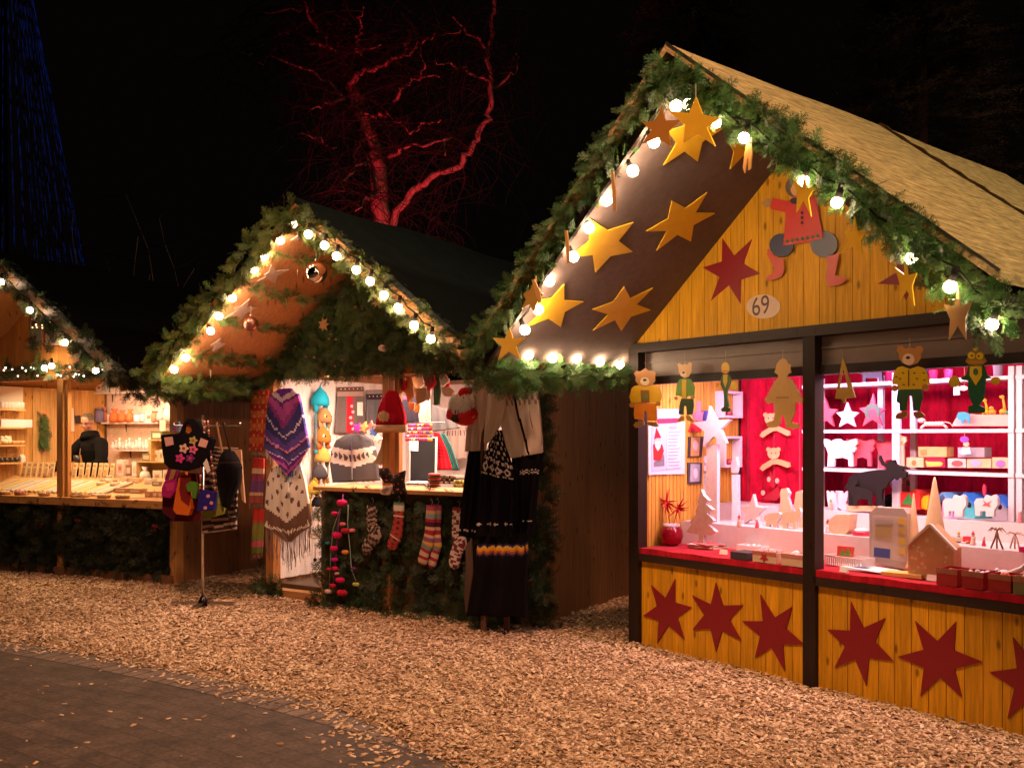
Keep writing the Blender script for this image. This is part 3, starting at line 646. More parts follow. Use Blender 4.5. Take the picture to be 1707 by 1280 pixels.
for p, lb in (
    ([(1055, 370), (1054, 419), (992, 453), (947, 429), (982, 364)], 'five pointed yellow star on the soffit, behind two bulbs halfway up the left slope'),
    ([(1178, 320), (1191, 355), (1151, 402), (1094, 417), (1076, 385), (1119, 334)], 'yellow star with narrow points nearest the middle of the dark soffit, beside the gable boards'),
    ([(940, 473), (972, 502), (934, 544), (877, 544), (893, 500)], 'five pointed yellow star on the soffit just above the left eave, behind a bulb'),
    ([(1040, 477), (1088, 479), (1084, 516), (1035, 551), (988, 550), (987, 515)], 'six pointed yellow star on the soffit above the middle of the bulb row'),
    ([(1112, 218), (1105, 275), (1162, 269), (1207, 212), (1150, 172)], 'large yellow star at the top of the dark soffit, behind the hanging stars'),
    ([(1213, 236), (1216, 282), (1262, 246), (1245, 212)], 'yellow star on the soffit by the right garland, partly behind a thin hanging star')):
    cut(S3, 'wooden_star', tips(p, .45), slope=-1, th=.008, col=YEL, label=lb, cat='star', group=gs)
gr = 'dark red wooden stars on the toy stall'
for p, lb in (
    ([(1204, 397), (1253, 399), (1267, 456), (1234, 506), (1185, 501), (1171, 446)], 'big dark red star on the yellow gable boards, left of the dancing figure'),
    ([(1463, 473), (1497, 425), (1535, 430), (1550, 480), (1510, 500)], 'dark red star on the gable boards mostly hidden under the right garland'),
    ([(1085, 975), (1125, 965), (1152, 1012), (1140, 1065), (1095, 1071), (1072, 1026)], 'dark red star under the counter of the toy stall, beside the left corner post'),
    ([(1193, 971), (1238, 1008), (1235, 1067), (1193, 1086), (1154, 1049), (1153, 992)], 'dark red star in the middle of the left counter panel of the toy stall'),
    ([(1267, 991), (1320, 1011), (1340, 1074), (1308, 1118), (1258, 1096), (1237, 1035)], 'dark red star on the left counter panel, next to the centre post'),
    ([(1418, 1003), (1475, 1030), (1488, 1101), (1444, 1143), (1391, 1112), (1379, 1049)], 'dark red star on the right counter panel, just right of the centre post'),
    ([(1525, 1035), (1593, 1036), (1637, 1103), (1603, 1162), (1534, 1160), (1496, 1094)], 'largest dark red star, on the right counter panel below the red boxes'),
    ([(1688, 1062), (1649, 1120), (1679, 1197), (1745, 1210), (1790, 1140), (1760, 1075)], 'dark red star on the counter panel cut off by the right edge')):
    gab = p[0][1] < 900
    cut(S3, 'wooden_star', tips(p, .42), y=-.024 if gab else -.022, th=.009, col=REDW, label=lb, cat='star', group=gr, mat='paint')
gh = 'yellow stars hanging from the toy stall garland'
def hang(s, p, y, lb, col=YEL, top=None, k=.42, th=.008, nm='hanging_star', cat='star', gp=gh, mat='paint', cord=.0016):
    q = [on(s, a, b, y=y) for a, b in p]; c = sum(q, Vector())/len(q); T = thing(nm, lb, cat, at(s, *c), gp)
    cut(s, 'board', p, y=y, th=th, col=col, mat=mat, parent=T)
    if top: a = on(s, *top[0], y=y)-c; b = on(s, *top[1], y=y)-c; mb = MB((.6, .5, .4)); mb.tube([a, b], cord, 4); mb.build('cord', 'matte', T)
    return T
yh = -S3.o-.20
hang(S3, tips([(1112, 184), (1160, 162), (1200, 197), (1192, 244), (1139, 238)]), yh-.1, 'bright yellow star hanging under the roof peak of the toy stall', top=((1160, 165), (1160, 140)))
hang(S3, tips([(1103, 178), (1136, 200), (1118, 246), (1070, 240), (1070, 204)]), yh+.02, 'brownish backlit star hanging left of the bright one under the roof peak', col=(.42, .19, .03), top=((1103, 180), (1100, 160)))  # a yellow star; its backlit shade is put into the brown colour
hang(S3, [(1246, 234), (1253, 229), (1254, 255), (1251, 281), (1247, 284), (1247, 262), (1241, 289), (1238, 280), (1241, 255)], yh, 'thin star seen nearly edge on, hanging by the bulb on the right garland', col=(.75, .42, .12))
hang(S3, tips([(1321, 297), (1357, 313), (1352, 361), (1327, 354), (1342, 290)], .34), yh, 'small yellow star hanging in front of the head of the dancing figure')
hang(S3, tips([(1400, 423), (1439, 428), (1447, 384), (1424, 360), (1408, 386)], .4), yh, 'yellow star hanging from the garland, right of the red tunic figure')
hang(S3, tips([(1509, 434), (1528, 455), (1524, 509), (1500, 501), (1492, 446)], .38), yh, 'narrow yellow star hanging between the hidden red star and the lone bulb')
hang(S3, tips([(1619, 503), (1610, 566), (1581, 567), (1573, 507), (1597, 478)], .40), yh, 'dull tan star hanging in front of the beam end, lowest on the right garland', col=(.55, .33, .12))
hang(S3, tips([(820, 563), (849, 546), (876, 562), (866, 597), (830, 600)], .40), yh-.04, 'yellow star hanging at the left eave corner of the toy stall', top=((849, 546), (852, 530)))
for (a, b, c_, lb) in (((1020, 286), (1025, 352), (.55, .3, .1), 'star seen edge on as a thin stick, high on the left roof garland'), ((943, 384), (947, 439), (.6, .33, .1), 'star seen edge on as a thin stick, beside the five pointed soffit star'), ((888, 466), (899, 505), (.6, .33, .08), 'star seen edge on as a thin stick near the bottom of the left garland')):
    hang(S3, [(a[0]-2, a[1]), (a[0]+2, a[1]), (b[0]+1, (a[1]+b[1])/2), (b[0]+2, b[1]), (b[0]-2, b[1])], yh, lb, col=c_, th=.008)
hang(S3, tips([(893, 460), (905, 490), (890, 520), (869, 515), (872, 490)], .5), yh+.03, 'dull yellow star tucked into the left garland beside the lower bulbs', col=(.45, .25, .02))
# ------------------------------------------------------------ toy stall: hanging figures
K4 = crop(1150, 250, 3.0646); K5 = crop(1040, 580, 3.556); K6 = crop(1350, 580, 4.782); K7 = crop(1350, 740, 4.571)
Kd = crop(1060, 650, 4.74); Ke = crop(1220, 640, 4.127); Kf = crop(1500, 600, 6.4); Kg = crop(1360, 620, 5.335); Kh = crop(1500, 780, 5.565)
def circ(K, cx, cy, rx, ry=None, n=14, a0=0): ry = ry or rx; return K(*[(cx+rx*math.cos(2*math.pi*k/n+a0), cy+ry*math.sin(2*math.pi*k/n+a0)) for k in range(n)])
def fig(s, nm, lb, cat, y, parts, group=None, cord=None, mat='paint', th=.009, x=None, edge=None):
    """parts: (name, outline, colour, layer); layer k stands 2.5 mm prouder"""
    allp = [p for q in parts for p in q[1]]; 
    q = [on(s, a, b, y=y) if x is None else on(s, a, b, x=x) for a, b in allp]; c = sum(q, Vector())/len(q); c.z = min(v.z for v in q)
    T = thing(nm, lb, cat, at(s, *c), group)
    for p in parts:
        lay = p[3] if len(p) > 3 else 0
        if x is None: cut(s, p[0], p[1], y=y, th=th if lay == 0 else .003, off=-.0032*lay, col=p[2], mat=mat, parent=T, side=edge if lay == 0 else None)
        else: cut(s, p[0], p[1], x=x, th=th if lay == 0 else .003, off=(th if lay else 0)+.0032*max(0, lay-1), col=p[2], mat=mat, parent=T)
    if cord:
        a = on(s, *cord[0], y=y)-c; b = on(s, *cord[1], y=y)-c; mb = MB((.6, .5, .35)); mb.tube([a, b], .0018, 4); mb.build('cord', 'matte', T)
    return T
TAN = (.68, .40, .13); BRN = (.52, .22, .05)
parts = [('tunic', K4((500, 262), (530, 243), (600, 238), (645, 255), (660, 330), (682, 450), (600, 472), (478, 488), (486, 400), (492, 320), (415, 303), (412, 285), (425, 245)), (.62, .045, .035), 1),
    ('sleeve', K4((612, 243), (650, 225), (690, 215), (680, 240), (650, 285)), (.60, .045, .035), 2),
    ('head', circ(K4, 535, 190, 48, 52), (.16, .10, .09), 0), ('face', circ(K4, 552, 200, 36, 42), (.75, .42, .15), 1),
    ('hand', K4((365, 268), (395, 248), (422, 256), (416, 288), (380, 292)), (.42, .24, .10), 0),
    ('thigh', circ(K4, 467, 487, 62, 60), (.045, .055, .11), 0), ('thigh', circ(K4, 685, 482, 70, 68), (.12, .13, .18), 0),
    ('stocking', K4((400, 505), (440, 545), (480, 560), (486, 615), (470, 650), (400, 669), (390, 655), (435, 620), (425, 590), (397, 535)), (.62, .09, .06), 2),
    ('stocking', K4((702, 545), (765, 530), (755, 590), (745, 640), (800, 655), (805, 665), (770, 690), (710, 697), (697, 650), (705, 600)), (.62, .09, .06), 2),
    ('collar', circ(K4, 537, 262, 22, 16), (.03, .03, .06), 2)]
parts += [('button', circ(K4, 575, yy, 7, 8, 8), (.03, .01, .01), 2) for yy in (322, 347, 373)]
parts += [('hem_ornament', circ(K4, 499+26*i, 468-4.6*i, 11, 11, 4), (.05, .12, .04), 2) for i in range(7)]
fig(S3, 'jumping_jack', 'flat wooden dancing figure in a red tunic nailed to the yellow gable', 'wooden figure', -.034, parts)
T = fig(S3, 'number_plate', 'pale oval plate with number 69 on the yellow gable', 'sign', -.024, [('plate', circ(K4, 375, 800, 87, 62, 24), (.70, .48, .32), 0)], th=.006)
def text(s, txt, px, py, y, h, col, parent=None, shear=0, name='lettering', x=None, rot=0, xs=1, mat='paint'):
    cu = bpy.data.curves.new(name, 'FONT'); cu.body = txt; cu.size = 1; cu.extrude = .0; cu.align_x = 'CENTER'; cu.align_y = 'CENTER'; cu.shear = shear
    o = bpy.data.objects.new(name, cu); dg = bpy.context.evaluated_depsgraph_get(); me = bpy.data.meshes.new_from_object(o)
    v = np.array([(a.co.x, a.co.y) for a in me.vertices]); f = [tuple(p.vertices) for p in me.polygons]; bpy.data.objects.remove(o); bpy.data.meshes.remove(me)
    hh = v[:, 1].max()-v[:, 1].min(); v = v/hh*h; v[:, 0] *= xs
    c = on(s, px, py, y=y) if x is None else on(s, px, py, x=x)
    L = s.M @ Matrix.Translation(c) @ (Matrix.Rotation(R(90), 4, 'Z') if x is not None else Matrix.Identity(4)) @ Matrix.Rotation(R(rot), 4, 'Y')
    pm = parent.matrix_world.inverted() @ L; vs = [tuple(pm @ Vector((a, -.0012, b))) for a, b in v]
    return link(name, np.array(vs), f, [col]*len(f), [False]*len(f), mat, parent)
k = K4((362, 800))[0]; text(S3, '69', k[0], k[1], -.0245, .125, (.09, .03, .02), T, rot=-4, xs=.85)

gj = 'wooden figures hanging in the toy stall opening'; yf = -.085
fig(S3, 'hanging_bear', 'flat brown bear in yellow shirt and orange trousers, hanging at the left corner post', 'wooden figure', yf, [
    ('head', K5((128, 120), (150, 135), (170, 132), (192, 148), (186, 172), (188, 195), (165, 222), (128, 232), (92, 222), (70, 195), (72, 172), (62, 150), (75, 136), (100, 138)), BRN, 1), ('muzzle', circ(K5, 127, 198, 27, 24), (.82, .62, .38), 2), ('nose', circ(K5, 128, 190, 11, 8, 8), (.03, .02, .02), 3),
    ('shirt', K5((60, 226), (95, 218), (160, 218), (200, 230), (222, 270), (220, 305), (208, 330), (190, 326), (65, 326), (42, 322), (33, 290), (45, 240)), (.80, .46, .015), 0),
    ('braces', K5((100, 250), (150, 250), (152, 325), (104, 325)), (.32, .13, .04), 1), ('badge', circ(K5, 128, 290, 14), (.12, .3, .05), 2),
    ('trousers', K5((64, 328), (200, 328), (195, 345), (198, 415), (192, 432), (140, 432), (135, 372), (120, 372), (118, 430), (65, 420), (60, 395)), (.80, .24, .015), 1),
    ('paw', circ(K5, 50, 338, 15), BRN, 2), ('paw', circ(K5, 207, 330, 15), BRN, 2),
    ('foot', K5((55, 457), (70, 437), (118, 434), (118, 455), (70, 474)), (.35, .17, .04), 0), ('foot', K5((136, 436), (190, 438), (206, 460), (190, 469), (140, 457)), (.35, .17, .04), 0)], gj, (K5((128, 122))[0], K5((128, 20))[0]))
fig(S3, 'hanging_bear', 'flat pale bear in a green waistcoat and dark trousers, second figure from the left post', 'wooden figure', yf, [
    ('head', K5((345, 100), (362, 95), (380, 98), (388, 84), (404, 90), (402, 112), (402, 140), (385, 170), (360, 178), (338, 165), (325, 140), (324, 115), (318, 98), (330, 88)), (.72, .42, .17), 1), ('muzzle', circ(K5, 357, 152, 18, 18), (.85, .62, .40), 2), ('nose', circ(K5, 357, 146, 8, 6, 8), (.03, .02, .02), 3),
    ('waistcoat', K5((330, 186), (360, 178), (395, 186), (418, 230), (415, 282), (375, 286), (370, 298), (345, 298), (340, 286), (306, 282), (313, 215)), (.16, .34, .03), 0), ('shirt', K5((346, 188), (373, 188), (369, 296), (346, 296)), (.80, .50, .02), 1),
    ('trousers', K5((340, 300), (410, 300), (412, 345), (403, 395), (374, 396), (368, 345), (354, 345), (352, 396), (325, 392), (328, 340)), (.05, .09, .03), 0), ('paw', circ(K5, 312, 298, 12), (.6, .3, .12), 2), ('paw', circ(K5, 412, 292, 12), (.6, .3, .12), 2),
    ('foot', K5((313, 430), (340, 402), (356, 404), (355, 428), (325, 441)), (.58, .30, .05), 0), ('foot', K5((366, 402), (386, 398), (412, 425), (408, 445), (372, 424)), (.58, .30, .05), 0)], gj, (K5((362, 96))[0], K5((362, 20))[0]))
fig(S3, 'hanging_bird', 'small slim yellow bird in a green coat, third figure from the left post', 'wooden figure', yf, [
    ('head', circ(K5, 603, 118, 24, 34), (.80, .50, .05), 1), ('beak', circ(K5, 603, 140, 22, 9), (.7, .3, .04), 2), ('coat', K5((575, 180), (588, 152), (618, 152), (634, 185), (628, 215), (615, 250), (613, 290), (622, 340), (612, 362), (592, 362), (594, 300), (588, 250), (572, 215)), (.07, .16, .04), 0),
    ('bib', K5((590, 158), (615, 158), (615, 200), (603, 235), (590, 200)), (.78, .5, .02), 1), ('foot', K5((578, 362), (600, 345), (636, 360), (630, 378), (585, 378)), (.05, .12, .03), 2), ('paw', circ(K5, 655, 222, 20, 24), (.85, .62, .05), 2), ('paw', circ(K5, 560, 220, 8, 12), (.8, .5, .05), 2)], gj, (K5((603, 86))[0], K5((603, 15))[0]))
fig(S3, 'hanging_clown', 'plain unpainted wooden clown seen from behind, hanging left of the centre post', 'wooden figure', yf, [('body', K5((925, 70), (945, 60), (965, 72), (975, 95), (992, 100), (985, 120), (990, 145), (970, 155), (968, 175), (1000, 190), (1030, 250), (1058, 300), (1055, 330), (1018, 318), (1015, 380), (990, 440), (1035, 450), (1040, 470), (1000, 482), (962, 474), (948, 400), (935, 400), (925, 450), (905, 470), (860, 472), (843, 457), (850, 440), (885, 430), (895, 380), (888, 322), (850, 330), (835, 305), (860, 260), (890, 200), (915, 175), (912, 158), (892, 145), (900, 120), (905, 95)), TAN, 0),
    ('belt', K5((905, 290), (978, 290), (978, 298), (905, 298)), (.40, .21, .07), 1)], gj, (K5((943, 62))[0], K5((941, 10))[0]))
fig(S3, 'hanging_tree', 'tan pointed wooden tree pendant with an opening, hanging right of the centre post', 'wooden figure', yf, [('board', K6((262, 70), (362, 393), (285, 400), (283, 432), (265, 442), (256, 408), (200, 404), (262, 70.5), (262, 170), (236, 300), (232, 320), (300, 318), (272, 180), (262, 170)), (.52, .30, .05), 0)], gj, (K6((262, 70))[0], K6((262, 10))[0]))
fig(S3, 'hanging_bear', 'largest flat bear, in a patterned yellow shirt and green trousers', 'wooden figure', yf, [
    ('head', K6((760, 5), (797, -5), (835, 5), (860, -18), (900, -12), (905, 25), (885, 45), (888, 80), (860, 120), (797, 142), (738, 120), (712, 80), (714, 45), (695, 25), (700, -10), (735, -18)), BRN, 1), ('muzzle', circ(K6, 790, 90, 48, 46), (.85, .60, .40), 2), ('nose', circ(K6, 788, 78, 17, 12, 8), (.03, .02, .02), 3),
    ('shirt', K6((735, 146), (795, 168), (860, 146), (920, 165), (950, 240), (955, 292), (900, 292), (895, 326), (700, 331), (695, 292), (657, 292), (655, 260), (670, 190), (700, 155)), (.80, .50, .01), 0), ('zip', K6((784, 175), (792, 175), (792, 305), (784, 305)), (.12, .07, .02), 1)]
    + [('flower', circ(K6, a, b, 12, 8, 5), (.30, .12, .02), 1) for a, b in ((745, 200), (835, 200), (720, 245), (855, 245), (750, 293), (830, 293), (690, 230), (910, 200), (915, 255))]
    + [('trousers', K6((705, 332), (893, 327), (905, 400), (890, 435), (880, 500), (825, 500), (820, 430), (812, 382), (785, 382), (778, 440), (775, 500), (720, 500), (715, 440), (692, 430), (695, 380)), (.035, .10, .035), 1), ('paw', circ(K6, 680, 322, 26), BRN, 2), ('paw', circ(K6, 925, 316, 28), BRN, 2),
    ('foot', K6((680, 545), (700, 517), (775, 505), (777, 540), (740, 566), (690, 567)), (.34, .15, .03), 0), ('foot', K6((825, 510), (880, 507), (915, 535), (912, 552), (850, 562), (825, 535)), (.34, .15, .03), 0)], gj, (K6((797, -6))[0], K6((797, -80))[0]))
fig(S3, 'hanging_frog', 'flat green frog with big yellow eyes and a yellow bib, rightmost hanging figure', 'wooden figure', yf, [
    ('head', K6((1240, 105), (1260, 75), (1258, 45), (1290, 22), (1325, 40), (1360, 25), (1392, 45), (1392, 75), (1412, 105), (1380, 132), (1325, 140), (1268, 132)), (.36, .20, .02), 1), ('eye', circ(K6, 1292, 60, 28), (.80, .60, .02), 2), ('eye', circ(K6, 1358, 64, 28), (.80, .60, .02), 2), ('pupil', circ(K6, 1297, 62, 9), (.12, .10, .02), 3), ('pupil', circ(K6, 1352, 66, 9), (.12, .10, .02), 3), ('mouth', circ(K6, 1325, 112, 76, 14), (.55, .24, .03), 2), ('crown', circ(K6, 1325, 8, 22, 18, 7), (.75, .55, .03), 2),
    ('suit', K6((1265, 136), (1325, 142), (1385, 136), (1412, 215), (1450, 240), (1400, 245), (1395, 330), (1385, 400), (1350, 455), (1395, 480), (1390, 515), (1260, 520), (1265, 465), (1300, 455), (1270, 390), (1260, 330), (1262, 260), (1200, 250), (1210, 230), (1245, 215)), (.02, .12, .05), 0),
    ('bib', K6((1278, 146), (1372, 146), (1375, 220), (1325, 300), (1275, 220)), (.78, .52, .01), 1), ('badge', circ(K6, 1325, 190, 20, 28), (.08, .14, .12), 2), ('paw', circ(K6, 1155, 268, 46), (.66, .44, .02), 2), ('paw', circ(K6, 1485, 262, 38, 32), (.75, .45, .02), 2)], gj, (K6((1325, -8))[0], K6((1325, -70))[0]))

# ------------------------------------------------------------ toy stall: window display
ZT = .748
def foot(px, py, z=ZT, s=S3): return min(.33, on(s, px, py, z=z).y)
WOODC = (.62, .44, .33); WH = (.88, .80, .78)
gd = 'toys and ornaments on show in the toy stall'
# notices and frames on the beaded side wall
XW = -1.532
T = fig(S3, 'poster_frame', 'white framed notice with a red hatted bearded doll on the beaded wall', 'poster', None, [('frame', Kd((90, 262), (380, 248), (378, 662), (92, 670)), (.80, .76, .82), 0), ('sheet', Kd((112, 285), (352, 270), (350, 622), (114, 640)), (.62, .58, .72), 1), ('text_panel', Kd((232, 312), (345, 305), (345, 610), (232, 622)), (.80, .76, .84), 2),
    ('header_card', Kd((160, 150), (340, 150), (342, 222), (160, 228)), (.50, .52, .90), 0), ('patterned_band', Kd((160, 232), (318, 224), (318, 258), (160, 266)), (.62, .04, .12), 2),
    ('doll_hat', Kd((150, 298), (188, 378), (132, 388)), (.62, .02, .03), 2), ('doll_face', circ(Kd, 158, 400, 24, 22), (.75, .5, .45), 2), ('doll_beard', Kd((132, 405), (185, 405), (178, 455), (158, 482), (138, 450)), (.85, .80, .78), 3), ('doll_coat', Kd((125, 430), (195, 430), (208, 480), (185, 555), (128, 555)), (.60, .03, .03), 2), ('doll_shadow', Kd((180, 540), (212, 500), (215, 600), (130, 608), (130, 570)), (.25, .22, .25), 1)], None, x=XW, th=.012, mat='paper')
for i in range(11): 
    yy = 330+i*26; cut(S3, 'text_line', Kd((240, yy), (335 - (i*37 % 30), yy-3), (335-(i*37 % 30), yy+3), (240, yy+6)), x=XW, th=.002, off=.021, col=(.45, .42, .50), mat='paper', parent=T)
text(S3, 'HOLZ', *Kd((292, 297))[0], None, .022, (.2, .16, .2), T, x=XW+.022)
fig(S3, 'photograph', 'small photograph with golden bokeh pinned to the beaded wall, upper one', 'photo', None, [('print', Kd((412, 368), (530, 368), (515, 528), (408, 532)), (.06, .04, .04), 0), ('image', Kd((430, 372), (500, 372), (490, 520), (425, 522)), (.65, .35, .12), 1), ('image_detail', circ(Kd, 462, 440, 22, 40), (.75, .55, .45), 2)], None, x=XW, mat='paper')
fig(S3, 'photograph', 'small black and white photograph pinned to the beaded wall, lower one', 'photo', None, [('print', Kd((405, 572), (520, 575), (512, 738), (405, 742)), (.08, .06, .07), 0), ('image', Kd((425, 582), (498, 585), (492, 722), (420, 725)), (.45, .42, .45), 1), ('image_detail', circ(Kd, 462, 660, 16, 42), (.8, .78, .8), 2)], None, x=XW, mat='paper')
fig(S3, 'card', 'red folded card on the beaded wall above the golden photograph', 'card', None, [('sheet', Kd((412, 330), (435, 262), (512, 300), (512, 330)), (.55, .03, .04), 0)], None, x=XW, mat='paper')
fig(S3, 'wall_cup', 'blue cup hooked on the beaded wall beside the big star board', 'cup', None, [('cup', Kd((515, 165), (572, 160), (562, 245), (522, 245)), (.10, .10, .42), 0)], None, x=XW, th=.05, mat='gloss')
fig(S3, 'wall_cup', 'pink cup of sticks hooked on the beaded wall', 'cup', None, [('cup', Kd((445, 175), (505, 172), (495, 245), (452, 245)), (.75, .25, .35), 0), ('stick', Kd((480, 90), (488, 90), (480, 172), (472, 172)), (.7, .3, .4), 0)], None, x=XW, th=.04, mat='gloss')
def boxframe(nm, lb, a, b, depth=.09, w=.02):
    p, q = on(S3, *a, x=XW), on(S3, *b, x=XW); T = thing(nm, lb, 'wall shelf', at(S3, XW, p.y, q.z), 'white box shelves on the beaded wall'); W = q.y-p.y; H = p.z-q.z
    mb = MB(WH); mb.box(0, depth, 0, w, 0, H); mb.box(0, depth, W-w, W, 0, H); mb.box(0, depth, w, W-w, 0, w); mb.box(0, depth, w, W-w, H-w, H); mb.build('frame', 'paint', T)
    mb = MB((.55, .08, .10)); mb.lathe([(.02, 0), (.028, .02), (.018, .05)], (.045, W*.5, w+.001), 10); mb.build('ornament', 'gloss', T)
boxframe('box_shelf', 'white box shelf high on the beaded wall beside the red curtain', (1192, 652), (1224, 697))
boxframe('box_shelf', 'white box shelf lower on the beaded wall behind the candle boards', (1194, 727), (1223, 778))
# tall boards with white edges on the riser
def board(nm, lb, cat, y, parts, th=.035, group=gd, edge=WH, mat='matte'): return fig(S3, nm, lb, cat, y, parts, group, th=th, edge=edge, mat=mat)
board('candle_board', 'tall brown wooden candle shape topped by a large star', 'wooden candle', .58, [('column', Kd((558, 432), (642, 428), (640, 1045), (556, 1040)), WOODC, 0)])
board('star_board', 'large brown wooden star with white edges on top of the tall candle shape', 'wooden star', .54, [('board', tips(Kd((580, 128), (748, 232), (712, 418), (530, 448), (446, 256))), (.60, .42, .36), 0)], th=.03)
board('candle_board', 'slim white candle shape standing by the red curtain', 'wooden candle', .72, [('column', Kd((757, 670), (802, 668), (805, 1052), (760, 1050)), WH, 0), ('flame', Kd((765, 530), (790, 528), (802, 600), (790, 655), (755, 655), (748, 600)), (.80, .66, .62), 0)])
board('candle_board', 'thin white candle shape behind the brown wooden fir tree', 'wooden candle', .76, [('column', Kd((526, 660), (562, 660), (562, 1042), (526, 1040)), WH, 0), ('flame', tips(Kd((540, 520), (566, 580), (540, 640), (500, 610), (485, 570))), (.82, .72, .70), 0)])
pt = Kd((515, 785), (532, 830), (575, 872), (550, 900), (605, 945), (560, 970), (615, 1032), (570, 1062), (632, 1120), (600, 1147), (535, 1147), (535, 1240), (500, 1240), (495, 1142), (395, 1122), (440, 1062), (425, 1040), (475, 982), (468, 960), (497, 900), (488, 880))
board('tree_board', 'brown wooden fir tree cut-out with white edges beside the red vase', 'wooden tree', foot(1168, 903), [('board', pt, (.66, .44, .30), 0)])
board('star_board', 'small brown star with white edges standing alone before the red curtain', 'wooden star', .62, [('board', tips(K5((765, 866), (836, 947), (802, 1052), (706, 1046), (690, 945))), (.68, .48, .38), 0)])
NV = (.70, .46, .26)
for lb, cat, y, pts in (
    ('wooden kneeling figure behind the sheep and donkey', 'wooden figure', .70, Ke((340, 720), (375, 715), (395, 750), (385, 780), (410, 860), (412, 1000), (315, 1000), (318, 880), (335, 800), (330, 750))),
    ('wooden standing figure beside the centre post behind the donkey', 'wooden figure', .68, Ke((440, 742), (480, 730), (502, 780), (496, 820), (522, 880), (522, 1012), (450, 1008), (455, 880), (425, 850), (432, 800))),
    ('small wooden sheep at the left of the crib figures', 'wooden animal', .56, Ke((220, 910), (250, 890), (320, 883), (336, 895), (325, 930), (310, 945), (305, 997), (285, 996), (280, 965), (255, 965), (255, 992), (235, 991), (235, 945), (220, 930))),
    ('wooden donkey in front of the kneeling figure', 'wooden animal', .54, Ke((345, 880), (440, 875), (462, 850), (475, 880), (470, 920), (440, 935), (440, 1004), (420, 1003), (415, 960), (375, 960), (372, 1002), (350, 1000), (345, 940)))):
    board('crib_figure', lb, cat, y, [('board', pts, NV, 0)], th=.03, group='wooden crib figures')
for i, (dy, lb) in enumerate(((0, 'upper'), (228, 'lower'))):
    b = [('arms', Ke((190, 355+dy-2*i), (208, 328+dy), (275, 288+dy), (315, 288+dy), (398, 325+dy-14*i), (402, 350+dy-10*i), (380, 358+dy-12*i), (310, 322+dy), (280, 325+dy), (210, 370+dy)), (.80, .52, .22), 0)]
    hx, hy = (268, 240) if i == 0 else (288, 478)
    b += [('head', circ(Ke, hx, hy, 42, 40), (.82, .55, .25), 1), ('ear', circ(Ke, hx-34, hy-28, 16), (.80, .52, .22), 2), ('ear', circ(Ke, hx+34, hy-28, 16), (.80, .52, .22), 2), ('snout', circ(Ke, hx+2, hy+24, 18, 15), (.85, .62, .3), 2), ('eye', circ(Ke, hx-14, hy-4, 4, 4, 6), (.05, .03, .02), 2), ('eye', circ(Ke, hx+16, hy-4, 4, 4, 6), (.05, .03, .02), 2)]
    fig(S3, 'bear_hanger', f'pale wooden bear clothes hook hanging on the red curtain, {lb} of two', 'clothes hook', 1.19, b, 'bear hooks on the red curtain')
fig(S3, 'felt_mobile', 'dark red felt mobile with pale faces below the bear hooks', 'mobile', 1.16, [('body', Ke((262, 600), (300, 690), (285, 720), (258, 680)), (.5, .02, .04), 0), ('face', circ(Ke, 255, 655, 12, 18), (.85, .6, .4), 1), ('face', circ(Ke, 312, 665, 14, 18), (.85, .6, .4), 1), ('base', Ke((205, 790), (320, 700), (330, 770), (300, 800)), (.5, .02, .04), 0), ('face', circ(Ke, 215, 748, 14, 18), (.85, .6, .4), 1)])
# vase of straw stars
c = on(S3, 1119, 905, y=.25); T = thing('vase', 'round glossy dark red vase holding red straw stars, left end of the counter', 'vase', at(S3, c.x, c.y, ZT+.001), gd)
mb = MB((.26, .004, .015)); mb.lathe([(.045, 0), (.075, .02), (.093, .07), (.088, .12), (.062, .155), (.055, .165), (.050, .16)], n=20); mb.build('body', 'gloss', T)
mb = MB((.65, .55, .55)); mb.lathe([(.064, .142), (.068, .150), (.064, .168), (.055, .170)], n=16); mb.build('paper_cuff', 'paper', T)
for (a, b, rr) in ((240, 885, 105), (335, 935, 95)):
    q = on(S3, *Kd((a, b))[0], y=c.y)-Vector((c.x, c.y, ZT)); mb = MB((.62, .03, .03)); 
    for k in range(15):
        d = Vector((random.gauss(0, 1), random.gauss(0, .6), random.gauss(0, 1))).normalized(); mb.tube([q, q+d*rr/4.74*.0044*1.15], [.010, .0008], 5)
    mb.tube([q, (q.x*.1, 0, .12)], .003, 5); mb.build('straw_star', 'matte', T)
